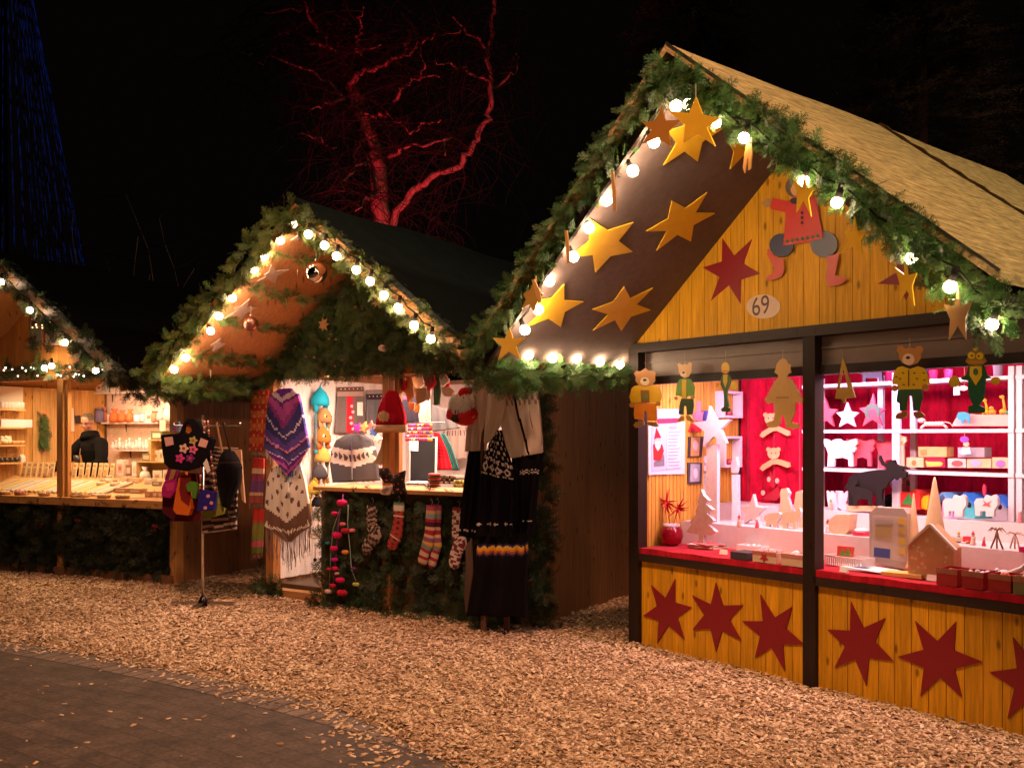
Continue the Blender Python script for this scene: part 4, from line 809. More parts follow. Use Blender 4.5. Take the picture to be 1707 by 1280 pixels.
def gbox(nm, lb, cat, px, py, w, d, h, col, z=ZT, mat='paper', group=gd, rz=0, y=None, top=None, s=S3, lid=None, fill=None, decor=None, back=False):
    c = on(s, px, py, z=z) if y is None else on(s, px, py, y=y)
    if s is S3 and z == ZT: c = on(s, px, py, y=max(-.03, min(c.y, .445-d)))
    T = thing(nm, lb, cat, at(s, c.x, c.y, z+.001, rz), group)
    mb = MB(col); 
    if fill is None: mb.box(-w/2, w/2, 0, d, 0, h); mb.build('body', mat, T)
    else:
        t = .006; mb.box(-w/2, w/2, 0, t, 0, h); mb.box(-w/2, w/2, d-t, d, 0, h); mb.box(-w/2, -w/2+t, t, d-t, 0, h); mb.box(w/2-t, w/2, t, d-t, 0, h); mb.box(-w/2+t, w/2-t, t, d-t, 0, .008); mb.build('body', mat, T)
        mb = MB(fill)
        for k in range(9): mb.ball((random.uniform(-.36, .36)*w, random.uniform(.2, .8)*d, h*random.uniform(.55, .95)), min(w, d)*.14, jit(fill, .3), 7)
        mb.build('contents', 'matte', T)
    if lid: mb = MB(lid); mb.box(-w/2-.002, w/2+.002, -.002, d+.002, h*.72, h+.002) if fill is None else mb.box(-w/2-.002, w/2+.002, -.003, -.0005, h*.7, h+.002); mb.build('band', mat, T)
    if decor: mb = MB(decor[0]); mb.prism([(decor[1]*w+math.cos(k*math.pi/5+.3)*decor[2]*(1 if k % 2 else .45), h*.5+math.sin(k*math.pi/5+.3)*decor[2]*(1 if k % 2 else .45)) for k in range(10)], -.006, -.0015); mb.build('star', mat, T)
    return T
gbox('gift_box', 'black flat box between the magazines and the star gift box', 'box', 1232, 934, .15, .16, .05, (.07, .055, .06))
gbox('gift_box', 'cream gift box with a red star on its front, left bay counter', 'box', 1274, 938, .19, .16, .072, (.72, .50, .34), lid=(.55, .16, .12), fill=(.80, .5, .48), decor=((.45, .03, .04), .0, .035))
gbox('gift_box', 'cream checked gift box against the centre post', 'box', 1322, 944, .18, .18, .075, (.72, .50, .34), fill=(.85, .62, .6), lid=(.60, .22, .18))
gbox('white_carton', 'white open carton on the riser edge above the star gift box', 'box', 1248, 905, .22, .10, .05, WH, z=ZT, fill=(.85, .75, .75))
def stack(nm, lb, px, py, w, d, n, cols, z=ZT, th=.006, s=S3, cat='magazines', rz=0, fan=25):
    c = on(s, px, py, z=z); c = on(s, px, py, y=min(c.y, .43-d/2)); T = thing(nm, lb, cat, at(s, c.x, c.y, z, rz), gd)
    for i in range(n):
        mb = MB(cols[i % len(cols)]); mb.box(-w/2, w/2, -d/2, d/2, 0, th, T=Matrix.Translation((random.uniform(-.01, .01), 0, i*(th+.0012)+.001)) @ Matrix.Rotation(R(random.uniform(-fan, fan)), 4, 'Z'))
        mb.build('magazine', 'paper', T)
    return T
stack('magazine_stack', 'fanned pile of magazines on the red counter cloth beside the vase', 1178, 911, .24, .17, 5, [(.7, .45, .4), (.8, .7, .6), (.35, .3, .08), (.75, .6, .55), (.6, .15, .15)])
T = stack('brochure_pile', 'open brochures lying on the red counter beside the centre post', 1450, 950, .30, .20, 3, [(.78, .72, .66), (.62, .60, .66), (.80, .76, .72)], th=.003, fan=18, cat='brochures')
mb = MB((.10, .12, .30)); mb.box(-.09, .0, -.05, .01, .0145, .0155); mb.build('printed_picture', 'paper', T)
gbox('book', 'thick yellowish book beside the open brochures', 'book', 1502, 962, .24, .13, .022, (.70, .52, .16), rz=8)
# leaflet stand
y0 = foot(1480, 945); P = lambda *a: K7(*a)
fig(S3, 'leaflet_stand', 'grey brown leaflet stand with small pictures on the right bay counter', 'leaflet stand', y0, [('back', P((452, 530), (500, 482), (715, 490), (742, 530), (742, 960), (455, 895)), (.48, .38, .32), 0), ('leaflet', P((478, 545), (735, 560), (735, 900), (470, 850)), (.58, .46, .38), 1), ('picture', P((505, 620), (630, 628), (622, 720), (500, 705)), (.42, .30, .12), 2), ('picture', P((492, 785), (615, 800), (612, 872), (490, 855)), (.06, .07, .22), 2)] + [('picture', P((680, 560+i*75), (735, 562+i*76), (732, 615+i*76), (675, 608+i*75)), [(.72, .45, .08), (.45, .30, .08), (.55, .38, .06), (.60, .42, .1)][i], 2) for i in range(4)], None, th=.09, mat='paper')
LST = bpy.data.objects['leaflet_stand']
for i in range(7): cut(S3, 'text_line', P((500, 575+i*6.5), (640, 580+i*6.5), (640, 582+i*6.5), (500, 577+i*6.5)), y=y0, th=.001, off=-.0075, col=(.35, .27, .22), mat='paper', parent=LST)
fig(S3, 'card', 'small red card with green trees leaning on the white basket', 'card', foot(1408, 930), [('sheet', P((210, 775), (335, 785), (325, 862), (205, 855)), (.65, .07, .04), 0), ('tree', P((250, 800), (275, 852), (225, 850)), (.15, .28, .05), 1), ('tree', P((290, 790), (318, 855), (268, 852)), (.12, .25, .05), 1)], gd, mat='paper')
c = on(S3, 1395, 945, y=.2); T = thing('basket', 'white plastic basket with upright slots beside the centre post', 'basket', at(S3, c.x+.03, c.y, ZT+.001, -6), gd); mb = MB((.85, .74, .70))
for k in range(17): mb.box(-.13+k*.0165, -.122+k*.0165, 0, .006, 0, .055)
mb.box(-.135, .155, -.002, .008, .0555, .066); mb.box(-.135, .155, .14, .146, 0, .066); mb.box(-.135, -.129, .009, .139, 0, .066); mb.box(.149, .155, .009, .139, 0, .066); mb.box(-.128, .148, .009, .139, .0, .004); mb.build('body', 'paint', T)
# cones and the starry paper house
def cone(nm, lb, px, py, z, r, h, col, y=None):
    c = on(S3, px, py, z=z) if y is None else on(S3, px, py, y=y); T = thing(nm, lb, 'cone', at(S3, c.x, c.y, z+.001), gd)
    mb = MB(col); mb.lathe([(r, 0), (r*.96, h*.06), (r*.5, h*.52), (r*.10, h*.96), (r*.03, h)], n=18); mb.build('body', 'paint', T)
cone('wooden_cone', 'short pale wooden cone beside the leaflet stand', 1523, 945, ZT, .06, .49, (.85, .60, .36), y=.38)
cone('wooden_cone', 'tall pale wooden cone behind the starry house', 1558, 935, ZT, .105, .60, (.84, .58, .32), y=.335)
y0 = foot(1548, 957); Hs = (.66, .38, .20)
c = on(S3, 1551, 957, y=.13); T = thing('starry_house', 'tan box house with pale dots and white roof edges', 'house', at(S3, c.x, c.y, ZT+.001, 8), gd)
mb = MB(Hs); mb.prism([(-.13, 0), (.13, 0), (.13, .19), (0, .32), (-.13, .19)], 0, .14); mb.build('body', 'matte', T)
for sg in (-1, 1): mb = MB((.9, .8, .74)); mb.bar((0, -.002, .327), (sg*.145, -.002, .183), .03, .014); mb.build('roof_edge', 'paint', T)
mb = MB((.84, .60, .42))
for k in range(26):
    a = random.uniform(-.11, .11); b = random.uniform(.02, .19+.09*(1-abs(a)/.12)); r_ = random.uniform(.006, .011); mb.prism([(a+r_*math.cos(q), b+r_*math.sin(q)) for q in np.linspace(0, 5.6, 7)], -.002, -.0005)
mb.build('dot', 'matte', T)
for k, (px, py, lb, col, fill) in enumerate(((1578, 978, 'red paper box nearest the starry house in the front row', (.42, .035, .03), (.45, .06, .04)), (1621, 986, 'second red paper box from the starry house, white bits inside', (.40, .03, .03), (.85, .72, .7)), (1666, 994, 'third red paper box from the starry house, beside the green one', (.42, .035, .03), (.6, .12, .05)), (1708, 1000, 'grey green paper box at the right edge of the front row', (.22, .20, .09), (.4, .3, .15)))):
    gbox('paper_box', lb, 'box', px, py, .118, .15, .095, col, fill=fill, lid=(.45, .16, .10), mat='matte', group='paper boxes in a row', rz=0)
c = on(S3, 1690, 958, z=.83); T = thing('feather_bird', 'white feather bird perched on the red paper boxes', 'ornament', at(S3, c.x, c.y, .80), gd)
mb = MB((.9, .82, .8), True); mb.ball((-.05, 0, .03), .026, n=10, sc=(1.6, 1, .9)); mb.tube([(-.02, 0, .03), (.04, .01, .07), (.09, .015, .14)], [.022, .014, .002], 7, flat=.4); mb.ball((-.09, 0, .045), .014, n=8); mb.build('body', 'matte', T)
# tier with small toys
zA = .926
c = on(S3, 1393, 889, z=zA); T = thing('wooden_cradle', 'rounded wooden toy cradle beside the centre post', 'toy', at(S3, c.x, c.y, zA), gd)
mb = MB((.80, .52, .32)); mb.prism([(-.05, .02), (-.03, .0), (.07, 0), (.10, .03), (.115, .14), (.0, .13), (-.055, .09)], 0, .09); mb.build('body', 'matte', T)
c = on(S3, 1430, 893, z=zA); T = thing('dish', 'shallow red dish with a white rim on the riser', 'dish', at(S3, c.x, c.y+.05, zA), gd); mb = MB((.55, .02, .05)); mb.lathe([(.06, 0), (.065, .012), (.065, .03)], n=18); mb.build('body', 'gloss', T); mb = MB((.85, .75, .75)); mb.lathe([(.055, .031), (.045, .042), (.02, .048)], n=14); mb.build('lid', 'gloss', T)
c = on(S3, 1588, 905, z=zA); T = thing('toy_train', 'low wooden pull toy with a red end on the riser', 'toy', at(S3, c.x, c.y+.03, zA), gd); mb = MB((.72, .45, .25)); mb.box(-.09, .05, 0, .04, .012, .035); mb.build('body', 'matte', T); mb = MB((.62, .02, .05)); mb.box(.051, .11, -.002, .042, .012, .045); mb.build('cab', 'paint', T)
for wx in (-.07, -.01, .08): mb = MB((.4, .2, .1)); mb.tube([(wx, -.006, .012), (wx, .046, .012)], .0115, 10); mb.build('wheel', 'matte', T)
for i, (px, sc_, lb) in enumerate(((1658, 1.0, 'brown twig palm tree ornament on the riser'), (1688, .8, 'paler smaller twig palm ornament near the right edge'))):
    c = on(S3, px, 915, z=zA); T = thing('palm_ornament', lb, 'ornament', at(S3, c.x, c.y+.03, zA), gd); mb = MB((.22, .11, .06) if i == 0 else (.62, .40, .32))
    for k in range(3): mb.tube([((k-1)*.035*sc_, 0, 0), ((k-1)*.012, 0, .06), (0, 0, .11*sc_)], [.006, .005, .004], 6)
    for k in range(9): a = k*.7; mb.tube([(0, 0, .11*sc_), (.03*math.cos(a), .02*math.sin(a), .125*sc_), (.055*math.cos(a), .03*math.sin(a), .10*sc_)], [.004, .005, .001], 5, flat=.5)
    mb.build('body', 'matte', T)
gbox('toy_block', 'small dark pink block on the riser at the right edge', 'toy', 1706, 921, .05, .05, .03, (.6, .02, .12), z=zA)

# shelves of the right bay
YS, YB = .965, 1.18
def xs_(px, y=YS): return on(S3, px, 750, y=y).x
SH = [1.99, 1.648, 1.36]
for nm, (pa, pb), lb in (('shelf_unit', (1338, 1690), 'white open shelf unit full of toys standing on the riser'), ('shelf_unit', (1694, 1900), 'second white shelf unit cut off by the right edge')):
    xa, xb = xs_(pa), min(xs_(pb), 1.48); T = thing(nm, lb, 'shelf', at(S3, xa, YS, 1.05), 'white shelf units in the toy stall'); W = xb-xa; w_ = .035
    def pst(x, y, ww=w_): mb = MB((.86, .78, .80)); mb.box(x, x+ww, y, y+.03, 0, 1.0); mb.build('upright', 'paint', T)
    pst(0, 0); pst(W-w_, 0); pst(0, YB-YS); pst(W-w_, YB-YS)
    if pa < 1500:
        xm = xs_(1487)-xa; pst(xm, 0, .055); pst(xs_(1463, YB)-xa, YB-YS, .04); pst(xs_(1517, YB)-xa, YB-YS, .04)
    for z in SH: mb = MB((.90, .80, .80)); mb.box(-.001, W+.001, -.008, YB-YS+.035, z-1.05-.024, z-1.05); mb.build('shelf_board', 'paint', T)
Y2 = 1.0; g2 = 'toys on the white shelves'
PK = (.75, .10, .14)
def sfig(nm, lb, cat, y, parts, th=.02, **k): return fig(S3, nm, lb, cat, y, parts, g2, th=th, **k)
sfig('star_board', 'pinkish red star at the left end of the upper shelf', 'wooden star', Y2+.05, [('board', tips(K6((118, 398), (222, 490), (190, 625), (70, 625), (40, 490))), PK, 0)])
sfig('star_board', 'bright white star on the upper shelf, below the tan tree pendant', 'wooden star', Y2, [('board', tips(K6((295, 432), (386, 515), (360, 627), (232, 628), (210, 515)), .46), (.92, .86, .86), 0)])
sfig('star_board', 'pinkish red star on the upper shelf behind the green arch', 'wooden star', Y2+.06, [('board', tips(K6((502, 362), (600, 488), (575, 618), (420, 620), (392, 480))), PK, 0)])
sfig('arch_ornament', 'dark green arch shaped ornament hanging before the red star', 'ornament', Y2-.05, [('board', K6((440, 540), (436, 490), (460, 455), (500, 445), (535, 455), (556, 490), (555, 545), (535, 545), (535, 520), (520, 490), (490, 478), (468, 495), (465, 520), (480, 550), (470, 560)), (.10, .16, .10), 0)], th=.008)
sfig('wooden_dog', 'black wooden dog silhouette standing on the top shelf', 'wooden animal', Y2, [('board', K6((385, 175), (425, 172), (470, 182), (570, 178), (580, 285), (552, 285), (546, 240), (446, 240), (442, 285), (424, 285), (420, 215), (392, 200)), (.02, .012, .02), 0)])
for px, lb in ((1556, 'left'), (1581, 'right')):
    c = on(S3, px, 622, y=Y2+.03); T = thing('cup', f'dark red cup on the top shelf, {lb} of two', 'cup', at(S3, c.x, c.y, SH[0]+.001), g2); mb = MB((.5, .01, .04)); mb.lathe([(.022, 0), (.03, .06), (.033, .065)], n=12); mb.build('body', 'gloss', T)
# striped caterpillar toy
c = on(S3, 1555, 708, y=Y2); T = thing('bead_caterpillar', 'pale jointed bead animal lying on the upper shelf beside the bear feet', 'toy', at(S3, c.x, Y2, SH[1]+.001), g2)
for k in range(6): mb = MB((.88, .66, .50) if k % 2 else (.80, .72, .45)); mb.ball((-.045+k*.022, 0, .036), .017, n=8); mb.build('bead', 'paint', T)
mb = MB((.85, .62, .45)); mb.ball((-.08, 0, .06), .022, n=9, sc=(1.3, 1, .8)); mb.tube([(-.06, 0, .03), (-.085, 0, .006)], .009, 6); mb.tube([(.075, 0, .03), (.10, 0, .006)], .009, 6); mb.tube([(.08, 0, .05), (.12, 0, .04), (.14, 0, .015)], .003, 5); mb.build('body', 'paint', T)
sfig('wedge_shelf_box', 'pink slanted ramp block on the upper shelf under the frog', 'block', Y2, [('board', K6((1128, 622), (1165, 560), (1210, 522), (1240, 530), (1597, 532), (1597, 622)), (.85, .50, .42), 0)], th=.16)
sfig('elephant_pendant', 'small blue elephant outline hanging before the pink ramp', 'ornament', Y2-.06, [('board', K6((1170, 545), (1185, 512), (1225, 508), (1265, 520), (1275, 550), (1272, 595), (1258, 598), (1255, 572), (1228, 570), (1222, 602), (1207, 605), (1203, 575), (1180, 570)), (.05, .38, .62), 0)], th=.008)
for i, (a, b, lb, col, sp) in enumerate(((1400, 530, 'yellow giraffe toy on the pink ramp, left of the others', (.85, .52, .03), .10), (1455, 532, 'orange cat toy on the pink ramp between the two giraffes', (.85, .40, .05), .05), (1540, 528, 'tall yellow giraffe toy beside the shelf upright', (.85, .50, .05), .12))):
    c = on(S3, *K6((a, b))[0], y=Y2+.03); T = thing('animal_toy', lb, 'toy', at(S3, c.x, Y2+.03, c.z), g2); mb = MB(col, True); mb.ball((0, 0, .02), .018, n=8, sc=(1.5, 1, .9)); mb.tube([(.012, 0, .025), (.006, 0, sp*.6), (-.002, 0, sp-.01)], [.011, .008, .007], 7); mb.ball((-.007, 0, sp-.006), .012, n=8, sc=(1.5, 1, 1)); 
    for lx in (-.015, .015): mb.tube([(lx, 0, 0), (lx, 0, .02)], .006, 6)
    mb.build('body', 'paint', T)
c = on(S3, *K6((1560, 525))[0], y=Y2); T = thing('toy_block', 'green rounded block at the end of the pink ramp', 'block', at(S3, c.x, Y2-.0, c.z+.001), g2); mb = MB((.08, .40, .22)); mb.tube([(-.03, .03, .010), (.03, .03, .010)], .010, 8); mb.build('body', 'paint', T)
# moose on the middle shelf
def moose(K, dx, dy, sx=1.0): return K(*[(dx+a*sx, dy+b) for a, b in ((0, 0), (40, 8), (60, 25), (75, 12), (100, 2), (130, 2), (150, 18), (190, 22), (215, 10), (262, 0), (268, 40), (250, 60), (258, 85), (240, 110), (222, 100), (232, 140), (232, 222), (200, 222), (198, 165), (150, 150), (90, 160), (85, 222), (30, 222), (38, 120), (20, 75), (2, 40))])
WHM = (.90, .80, .80)
sfig('wooden_moose', 'white wooden moose with wide antlers on the middle shelf', 'wooden moose', Y2, [('board', moose(K6, 108, 722), WHM, 0)])
sfig('wooden_moose', 'pinkish red wooden moose behind the white one on the middle shelf', 'wooden moose', Y2+.05, [('board', moose(K6, 290, 720, .85), PK, 0)])
sfig('wooden_moose', 'red wooden moose partly behind the black moose antlers', 'wooden moose', Y2+.09, [('board', moose(K6, 520, 735, .9), PK, 0)])
sfig('bird_post', 'tall pale wooden post with a bird head on the middle shelf', 'ornament', Y2-.01, [('board', K6((690, 720), (720, 700), (762, 708), (765, 745), (745, 770), (750, 950), (672, 950), (680, 800)), (.85, .62, .40), 0), ('beak', K6((715, 735), (745, 745), (735, 775), (712, 760)), (.75, .35, .05), 1)])
def crate(lb, x0, y0_, x1, y1_, col, dec=None, dd=.10, y=Y2, K=K6):
    p = [('body', K((x0, y0_), (x1, y0_+2), (x1, y1_), (x0, y1_)), col, 0)]
    if dec: p.append(('picture', dec[0], dec[1], 1))
    return fig(S3, 'toy_box', lb, 'box', y, p, g2, th=dd, mat='matte')
crate('long tan wooden box on top of the stack at the middle shelf', 865, 787, 1090, 868, (.78, .44, .18), (K6((880, 812), (930, 806), (932, 850), (884, 856)), (.62, .28, .10)))
crate('small tan box with a brown drawing, left in the bottom row of the middle shelf', 770, 872, 905, 950, (.80, .52, .28), (circ(K6, 830, 915, 18, 22), (.5, .2, .06)))
crate('dark red box with a yellow cat on its front', 922, 874, 1075, 952, (.45, .02, .07), (K6((922, 898), (950, 905), (1040, 905), (1062, 918), (1050, 940), (935, 945)), (.85, .62, .12)))
crate('grey box with a blue and white picture at the top of the right stack', 1180, 792, 1392, 870, (.48, .40, .46), (circ(K6, 1228, 828, 40, 26), (.45, .60, .85)))
crate('pale box with a red oval picture on the middle shelf', 1100, 880, 1243, 953, (.80, .60, .56), (circ(K6, 1175, 920, 45, 24), (.7, .12, .12)))
crate('pale box with a blue and pink crowned picture on the middle shelf', 1252, 880, 1445, 955, (.82, .55, .32), (circ(K6, 1322, 918, 45, 28), (.5, .45, .65)))
crate('pale box with a purple toy picture beside the shelf upright', 1455, 872, 1590, 957, (.82, .56, .34), (circ(K6, 1522, 922, 38, 30), (.42, .2, .55)))
sfig('doll_mobile', 'small doll with a purple cap hanging over the grey box', 'mobile', Y2-.05, [('cap', circ(K6, 1233, 728, 36, 26), (.30, .08, .55), 1), ('face', circ(K6, 1245, 765, 24, 20), (.85, .55, .35), 0), ('dress', K6((1215, 790), (1275, 790), (1285, 845), (1205, 845)), (.65, .72, .85), 0)], th=.01, cord=(K6((1233, 700))[0], K6((1233, 655))[0]))
sfig('light_pendant', 'pale blue pendant shapes hanging beside the frog paw', 'mobile', Y2-.05, [('piece', K6((1145, 305), (1190, 305), (1195, 375), (1145, 378)), (.65, .85, .95), 0), ('piece', circ(K6, 1225, 320, 38, 20), (.65, .85, .95), 1)], th=.01, cord=(K6((1232, 300))[0], K6((1232, 130))[0]))
# bottom row: houses and lambs on the second riser
zB = 1.05
def bird_house(lb, px, py, y, w, h, d, roof, body):
    c = on(S3, px, py, y=y); T = thing('bird_house', lb, 'bird house', at(S3, c.x, y, zB, -22), 'painted bird houses')
    mb = MB(body); mb.prism([(-w/2, 0), (w/2, 0), (w/2, h*.62), (0, h*.9), (-w/2, h*.62)], 0, d); mb.build('body', 'matte', T)
    mb = MB((.02, .01, .02)); mb.prism([(.018*math.cos(k*.7), h*.5+.018*math.sin(k*.7)) for k in range(9)], -.003, -.001); mb.build('entrance', 'matte', T)
    for sg in (-1, 1): mb = MB(roof); mb.bar((0, d/2-.01, h*.95), (sg*(w/2+.03), d/2-.01, h*.55), d+.06, .014, up=(0, 0, 1)); mb.build('roof', 'paint', T)
bird_house('bird house with a light blue roof and pink front, left of the blue ones', 1579, 850, 1.06, .10, .17, .14, (.14, .38, .72), (.80, .36, .62))
bird_house('bird house with a bright blue roof and turquoise front, middle of the row', 1616, 852, 1.05, .10, .175, .14, (.03, .20, .72), (.10, .55, .58))
bird_house('bird house with a deep blue roof and grey front beside the upright', 1667, 855, 1.06, .13, .17, .12, (.03, .16, .65), (.42, .36, .38))
bird_house('bird house with a red roof behind the red tree box', 1532, 845, 1.08, .13, .18, .12, (.75, .06, .04), (.50, .03, .04))
fig(S3, 'tree_box', 'red box with a green tree on its front, standing by the black moose', 'box', .98, [('body', K7((648, 365), (838, 370), (838, 500), (640, 498)), (.68, .04, .03), 0), ('tree', K7((755, 372), (800, 465), (700, 462)), (.05, .25, .06), 1)], g2, th=.10, mat='matte')
sfig('wooden_duck', 'small yellow wooden duck behind the tall cone', 'wooden animal', 1.0, [('board', K7((845, 430), (868, 395), (905, 390), (905, 430), (890, 500), (850, 490)), (.85, .50, .02), 0)])
for dx, lb, bow in ((0, 'white wooden lamb in front of the turquoise bird house', 0), (240, 'white wooden lamb with a red bow in front of the deep blue bird house', 1)):
    p = [('board', K7((1012+dx, 440), (1030+dx, 415), (1085+dx, 415), (1100+dx, 388), (1135+dx, 398), (1165+dx, 385), (1188+dx, 405), (1190+dx, 465), (1165+dx, 500), (1160+dx, 552), (1100+dx, 552), (1100+dx, 510), (1060+dx, 510), (1055+dx, 548), (1022+dx, 548), (1018+dx, 500)), (.92, .78, .72), 0)]
    if bow: p.append(('bow', tips(K7((1320, 425), (1385, 432), (1380, 480), (1350, 450), (1315, 470))), (.75, .15, .15), 1))
    sfig('wooden_lamb', lb, 'wooden animal', .875, p, th=.03, edge=(.95, .85, .8))
for dx, lb in ((0, 'left'), (68, 'right')):
    sfig('wooden_moose', f'tiny white moose left of the black moose, {lb} of two', 'wooden moose', .97, [('board', moose(K7, 128+dx, 355, .35)[:20]+K7((140+dx, 475), (132+dx, 420)), WHM, 0)])
sfig('toy_candle', 'small red candle between the blue bird houses', 'candle', 1.0, [('body', circ(K7, 1327, 350, 13, 45), (.8, .05, .12), 0)])
# black moose with calf on a wooden foot
pm = K7((530, 88), (545, 130), (575, 160), (600, 130), (640, 120), (650, 150), (672, 165), (722, 170), (735, 185), (700, 195), (735, 215), (732, 250), (705, 265), (680, 250), (655, 275), (640, 255), (600, 290), (580, 320), (550, 345), (545, 400), (560, 470), (500, 470), (505, 400), (480, 370), (420, 345), (375, 340), (340, 370), (325, 400), (330, 470), (295, 470), (292, 350), (275, 345), (262, 330), (290, 290), (300, 250), (340, 225), (450, 205), (520, 195), (575, 195), (585, 180), (545, 160), (525, 115))
pc = K7((285, 320), (320, 310), (345, 275), (375, 270), (372, 300), (352, 320), (420, 340), (470, 350), (490, 375), (480, 470), (455, 470), (450, 420), (380, 420), (370, 470), (340, 470), (335, 400), (300, 360))
fig(S3, 'black_moose', 'black wooden moose silhouette with its calf on a pale wooden foot', 'wooden moose', .87, [('moose', pm, (.016, .011, .010), 0), ('calf', pc, (.020, .014, .012), 5), ('foot', K7((285, 471), (500, 472), (505, 512), (290, 510)), (.80, .50, .26), 0)], gd, th=.03, mat='matte')
# ------------------------------------------------------------ woven things
def poly(pts, t):
    k = t*(len(pts)-1); i = min(int(k), len(pts)-2); f = k-i; return (pts[i][0]+(pts[i+1][0]-pts[i][0])*f, pts[i][1]+(pts[i+1][1]-pts[i][1])*f)
def cloth(s, nm, left, right, colf, y=None, x=None, nu=16, nv=40, amp=.012, fq=3, th=.014, parent=None, mat='knit', lb=None, cat=None, group=None, ph=0, bulge=.0, taper=0):
    """a hanging cloth between two traced edges, with folds and real thickness; colours follow colf(u, v)"""
    pl = lambda a, b: on(s, a, b, y=y) if x is None else on(s, a, b, x=x)
    vs = []
    for j in range(nv+1):
        v = j/nv; l = poly(left, v); r = poly(right, v)
        for i in range(nu+1):
            u = i/nu; p = pl(l[0]+(r[0]-l[0])*u, l[1]+(r[1]-l[1])*u)
            d = amp*(math.sin(fq*6.28*u+ph+v*1.3)*(.3+.7*v)+.35*math.sin(fq*15*u+v*3+ph))+bulge*math.sin(math.pi*u)*math.sin(math.pi*min(1, v*1.3+.1))
            vs.append(p+(Vector((0, -d, 0)) if x is None else Vector((d, 0, 0))))
    n = len(vs); back = Vector((0, th+bulge*.6, 0)) if x is None else Vector((-th, 0, 0)); c = sum(vs, Vector())/n; c.z = min(v.z for v in vs)
    fs = []; cs = []; W = nu+1; q = lambda i, j: j*W+i
    for j in range(nv):
        for i in range(nu): fs.append((q(i, j), q(i, j+1), q(i+1, j+1), q(i+1, j))); cs.append(colf((i+.5)/nu, (j+.5)/nv))
    for j in range(nv):
        for i in range(nu): fs.append((n+q(i, j), n+q(i+1, j), n+q(i+1, j+1), n+q(i, j+1))); cs.append(colf((i+.5)/nu, (j+.5)/nv))
    for j in range(nv): fs += [(q(0, j), n+q(0, j), n+q(0, j+1), q(0, j+1)), (q(nu, j), q(nu, j+1), n+q(nu, j+1), n+q(nu, j))]; cs += [colf(0, (j+.5)/nv)]*2
    for i in range(nu): fs += [(q(i, 0), q(i+1, 0), n+q(i+1, 0), n+q(i, 0)), (q(i, nv), n+q(i, nv), n+q(i+1, nv), q(i+1, nv))]; cs += [colf((i+.5)/nu, 0)]*2
    allv = [v for v in vs]+[v+back for v in vs]
    if parent is None: M = at(s, *c); L = Matrix.Translation(-c)
    else: M = None; L = parent.matrix_world.inverted() @ s.M
    o = link(nm, np.array([tuple(L @ v) for v in allv]), fs, cs, [True]*len(fs), mat, parent, M)
    return tag(o, lb, cat, group)
def stripes(cols, ws=None, vee=0, jag=0, n=60):
    ws = ws or [1]*len(cols); T = sum(ws)
    def f(u, v):
        t = v-vee*(1-2*abs(u-.5))+jag*math.sin(u*n); t = max(0, min(.9999, t))*T
        for c, w_ in zip(cols, ws):
            if t < w_: return c
            t -= w_
        return cols[-1]
    return f
def motif(base, fg, fu, fv, thr=.0, v0=0, v1=1):
    return lambda u, v: fg if v0 <= v <= v1 and math.sin(u*fu)*math.sin(v*fv) > thr else base
def fringe(s, pts, y, L, col, parent, n=30, r=.0028, jitx=.01, cols=None, x=None):
    mb = MB(col); inv = parent.matrix_world.inverted() @ s.M
    for k in range(n):
        p = poly(pts, (k+.5)/n); a = on(s, p[0], p[1], y=y) if x is None else on(s, *p, x=x); l = L*random.uniform(.75, 1.15); b = a+Vector((random.uniform(-jitx, jitx), random.uniform(-.01, .01), -l))
        mb.tube([inv @ a, inv @ ((a+b)/2+Vector((random.uniform(-jitx, jitx), 0, 0))), inv @ b], [r, r, r*.8], 4, random.choice(cols) if cols else jit(col, .3))
    return mb.build('fringe', 'fabric', parent)
KA = crop(400, 610, 3.2); KB = crop(540, 610, 5.817); KC = crop(530, 780, 4.741); KD = crop(740, 580, 2.56); KE = crop(240, 620, 3.048)
P1 = (.16, .035, .30); P2 = (.55, .10, .42); P3 = (.06, .05, .22); CRM = (.90, .80, .72); RD = (.50, .04, .035); OR = (.72, .28, .06); GY = (.14, .12, .12); DK = (.008, .006, .007); BR = (.20, .11, .08)
gk = 'knitwear hung on the knitwear stall'
# scarves
def scarf(lb, l, r, f, y=-.12):
    T = cloth(S2, 'scarf', l, r, f, y=y, nu=10, nv=44, amp=.008, fq=2, lb=lb, cat='scarf', group='scarves on the left post', mat='fabric')
    fringe(S2, [l[-1], r[-1]], y, .05, (.3, .15, .12), T, 14); return T
scarf('red and orange patterned scarf, topmost of the hanging column', KA((62, 132), (55, 290), (50, 450)), KA((150, 127), (140, 290), (130, 452)), lambda u, v: (RD if int(v*9) % 2 == 0 else (.62, .14, .06)) if math.sin(u*19)*math.sin(v*40) < .45 else OR)
scarf('maroon and cream banded scarf, middle of the hanging column', KA((72, 488), (45, 735)), KA((127, 492), (122, 735)), stripes([RD, (.6, .4, .25), (.25, .05, .1), (.15, .06, .18), (.55, .35, .2), (.3, .08, .07)], [2, 1, 1.4, 2.2, .7, 1.5], jag=.008), -.10)
scarf('red and olive fringed scarf, lowest of the hanging column', KA((72, 762), (60, 1005)), KA((130, 765), (122, 1000)), stripes([RD, (.35, .1, .06), (.22, .22, .05), (.55, .12, .2), (.16, .18, .04)], [1.6, .5, 2.4, .8, 1], jag=.01), -.08)
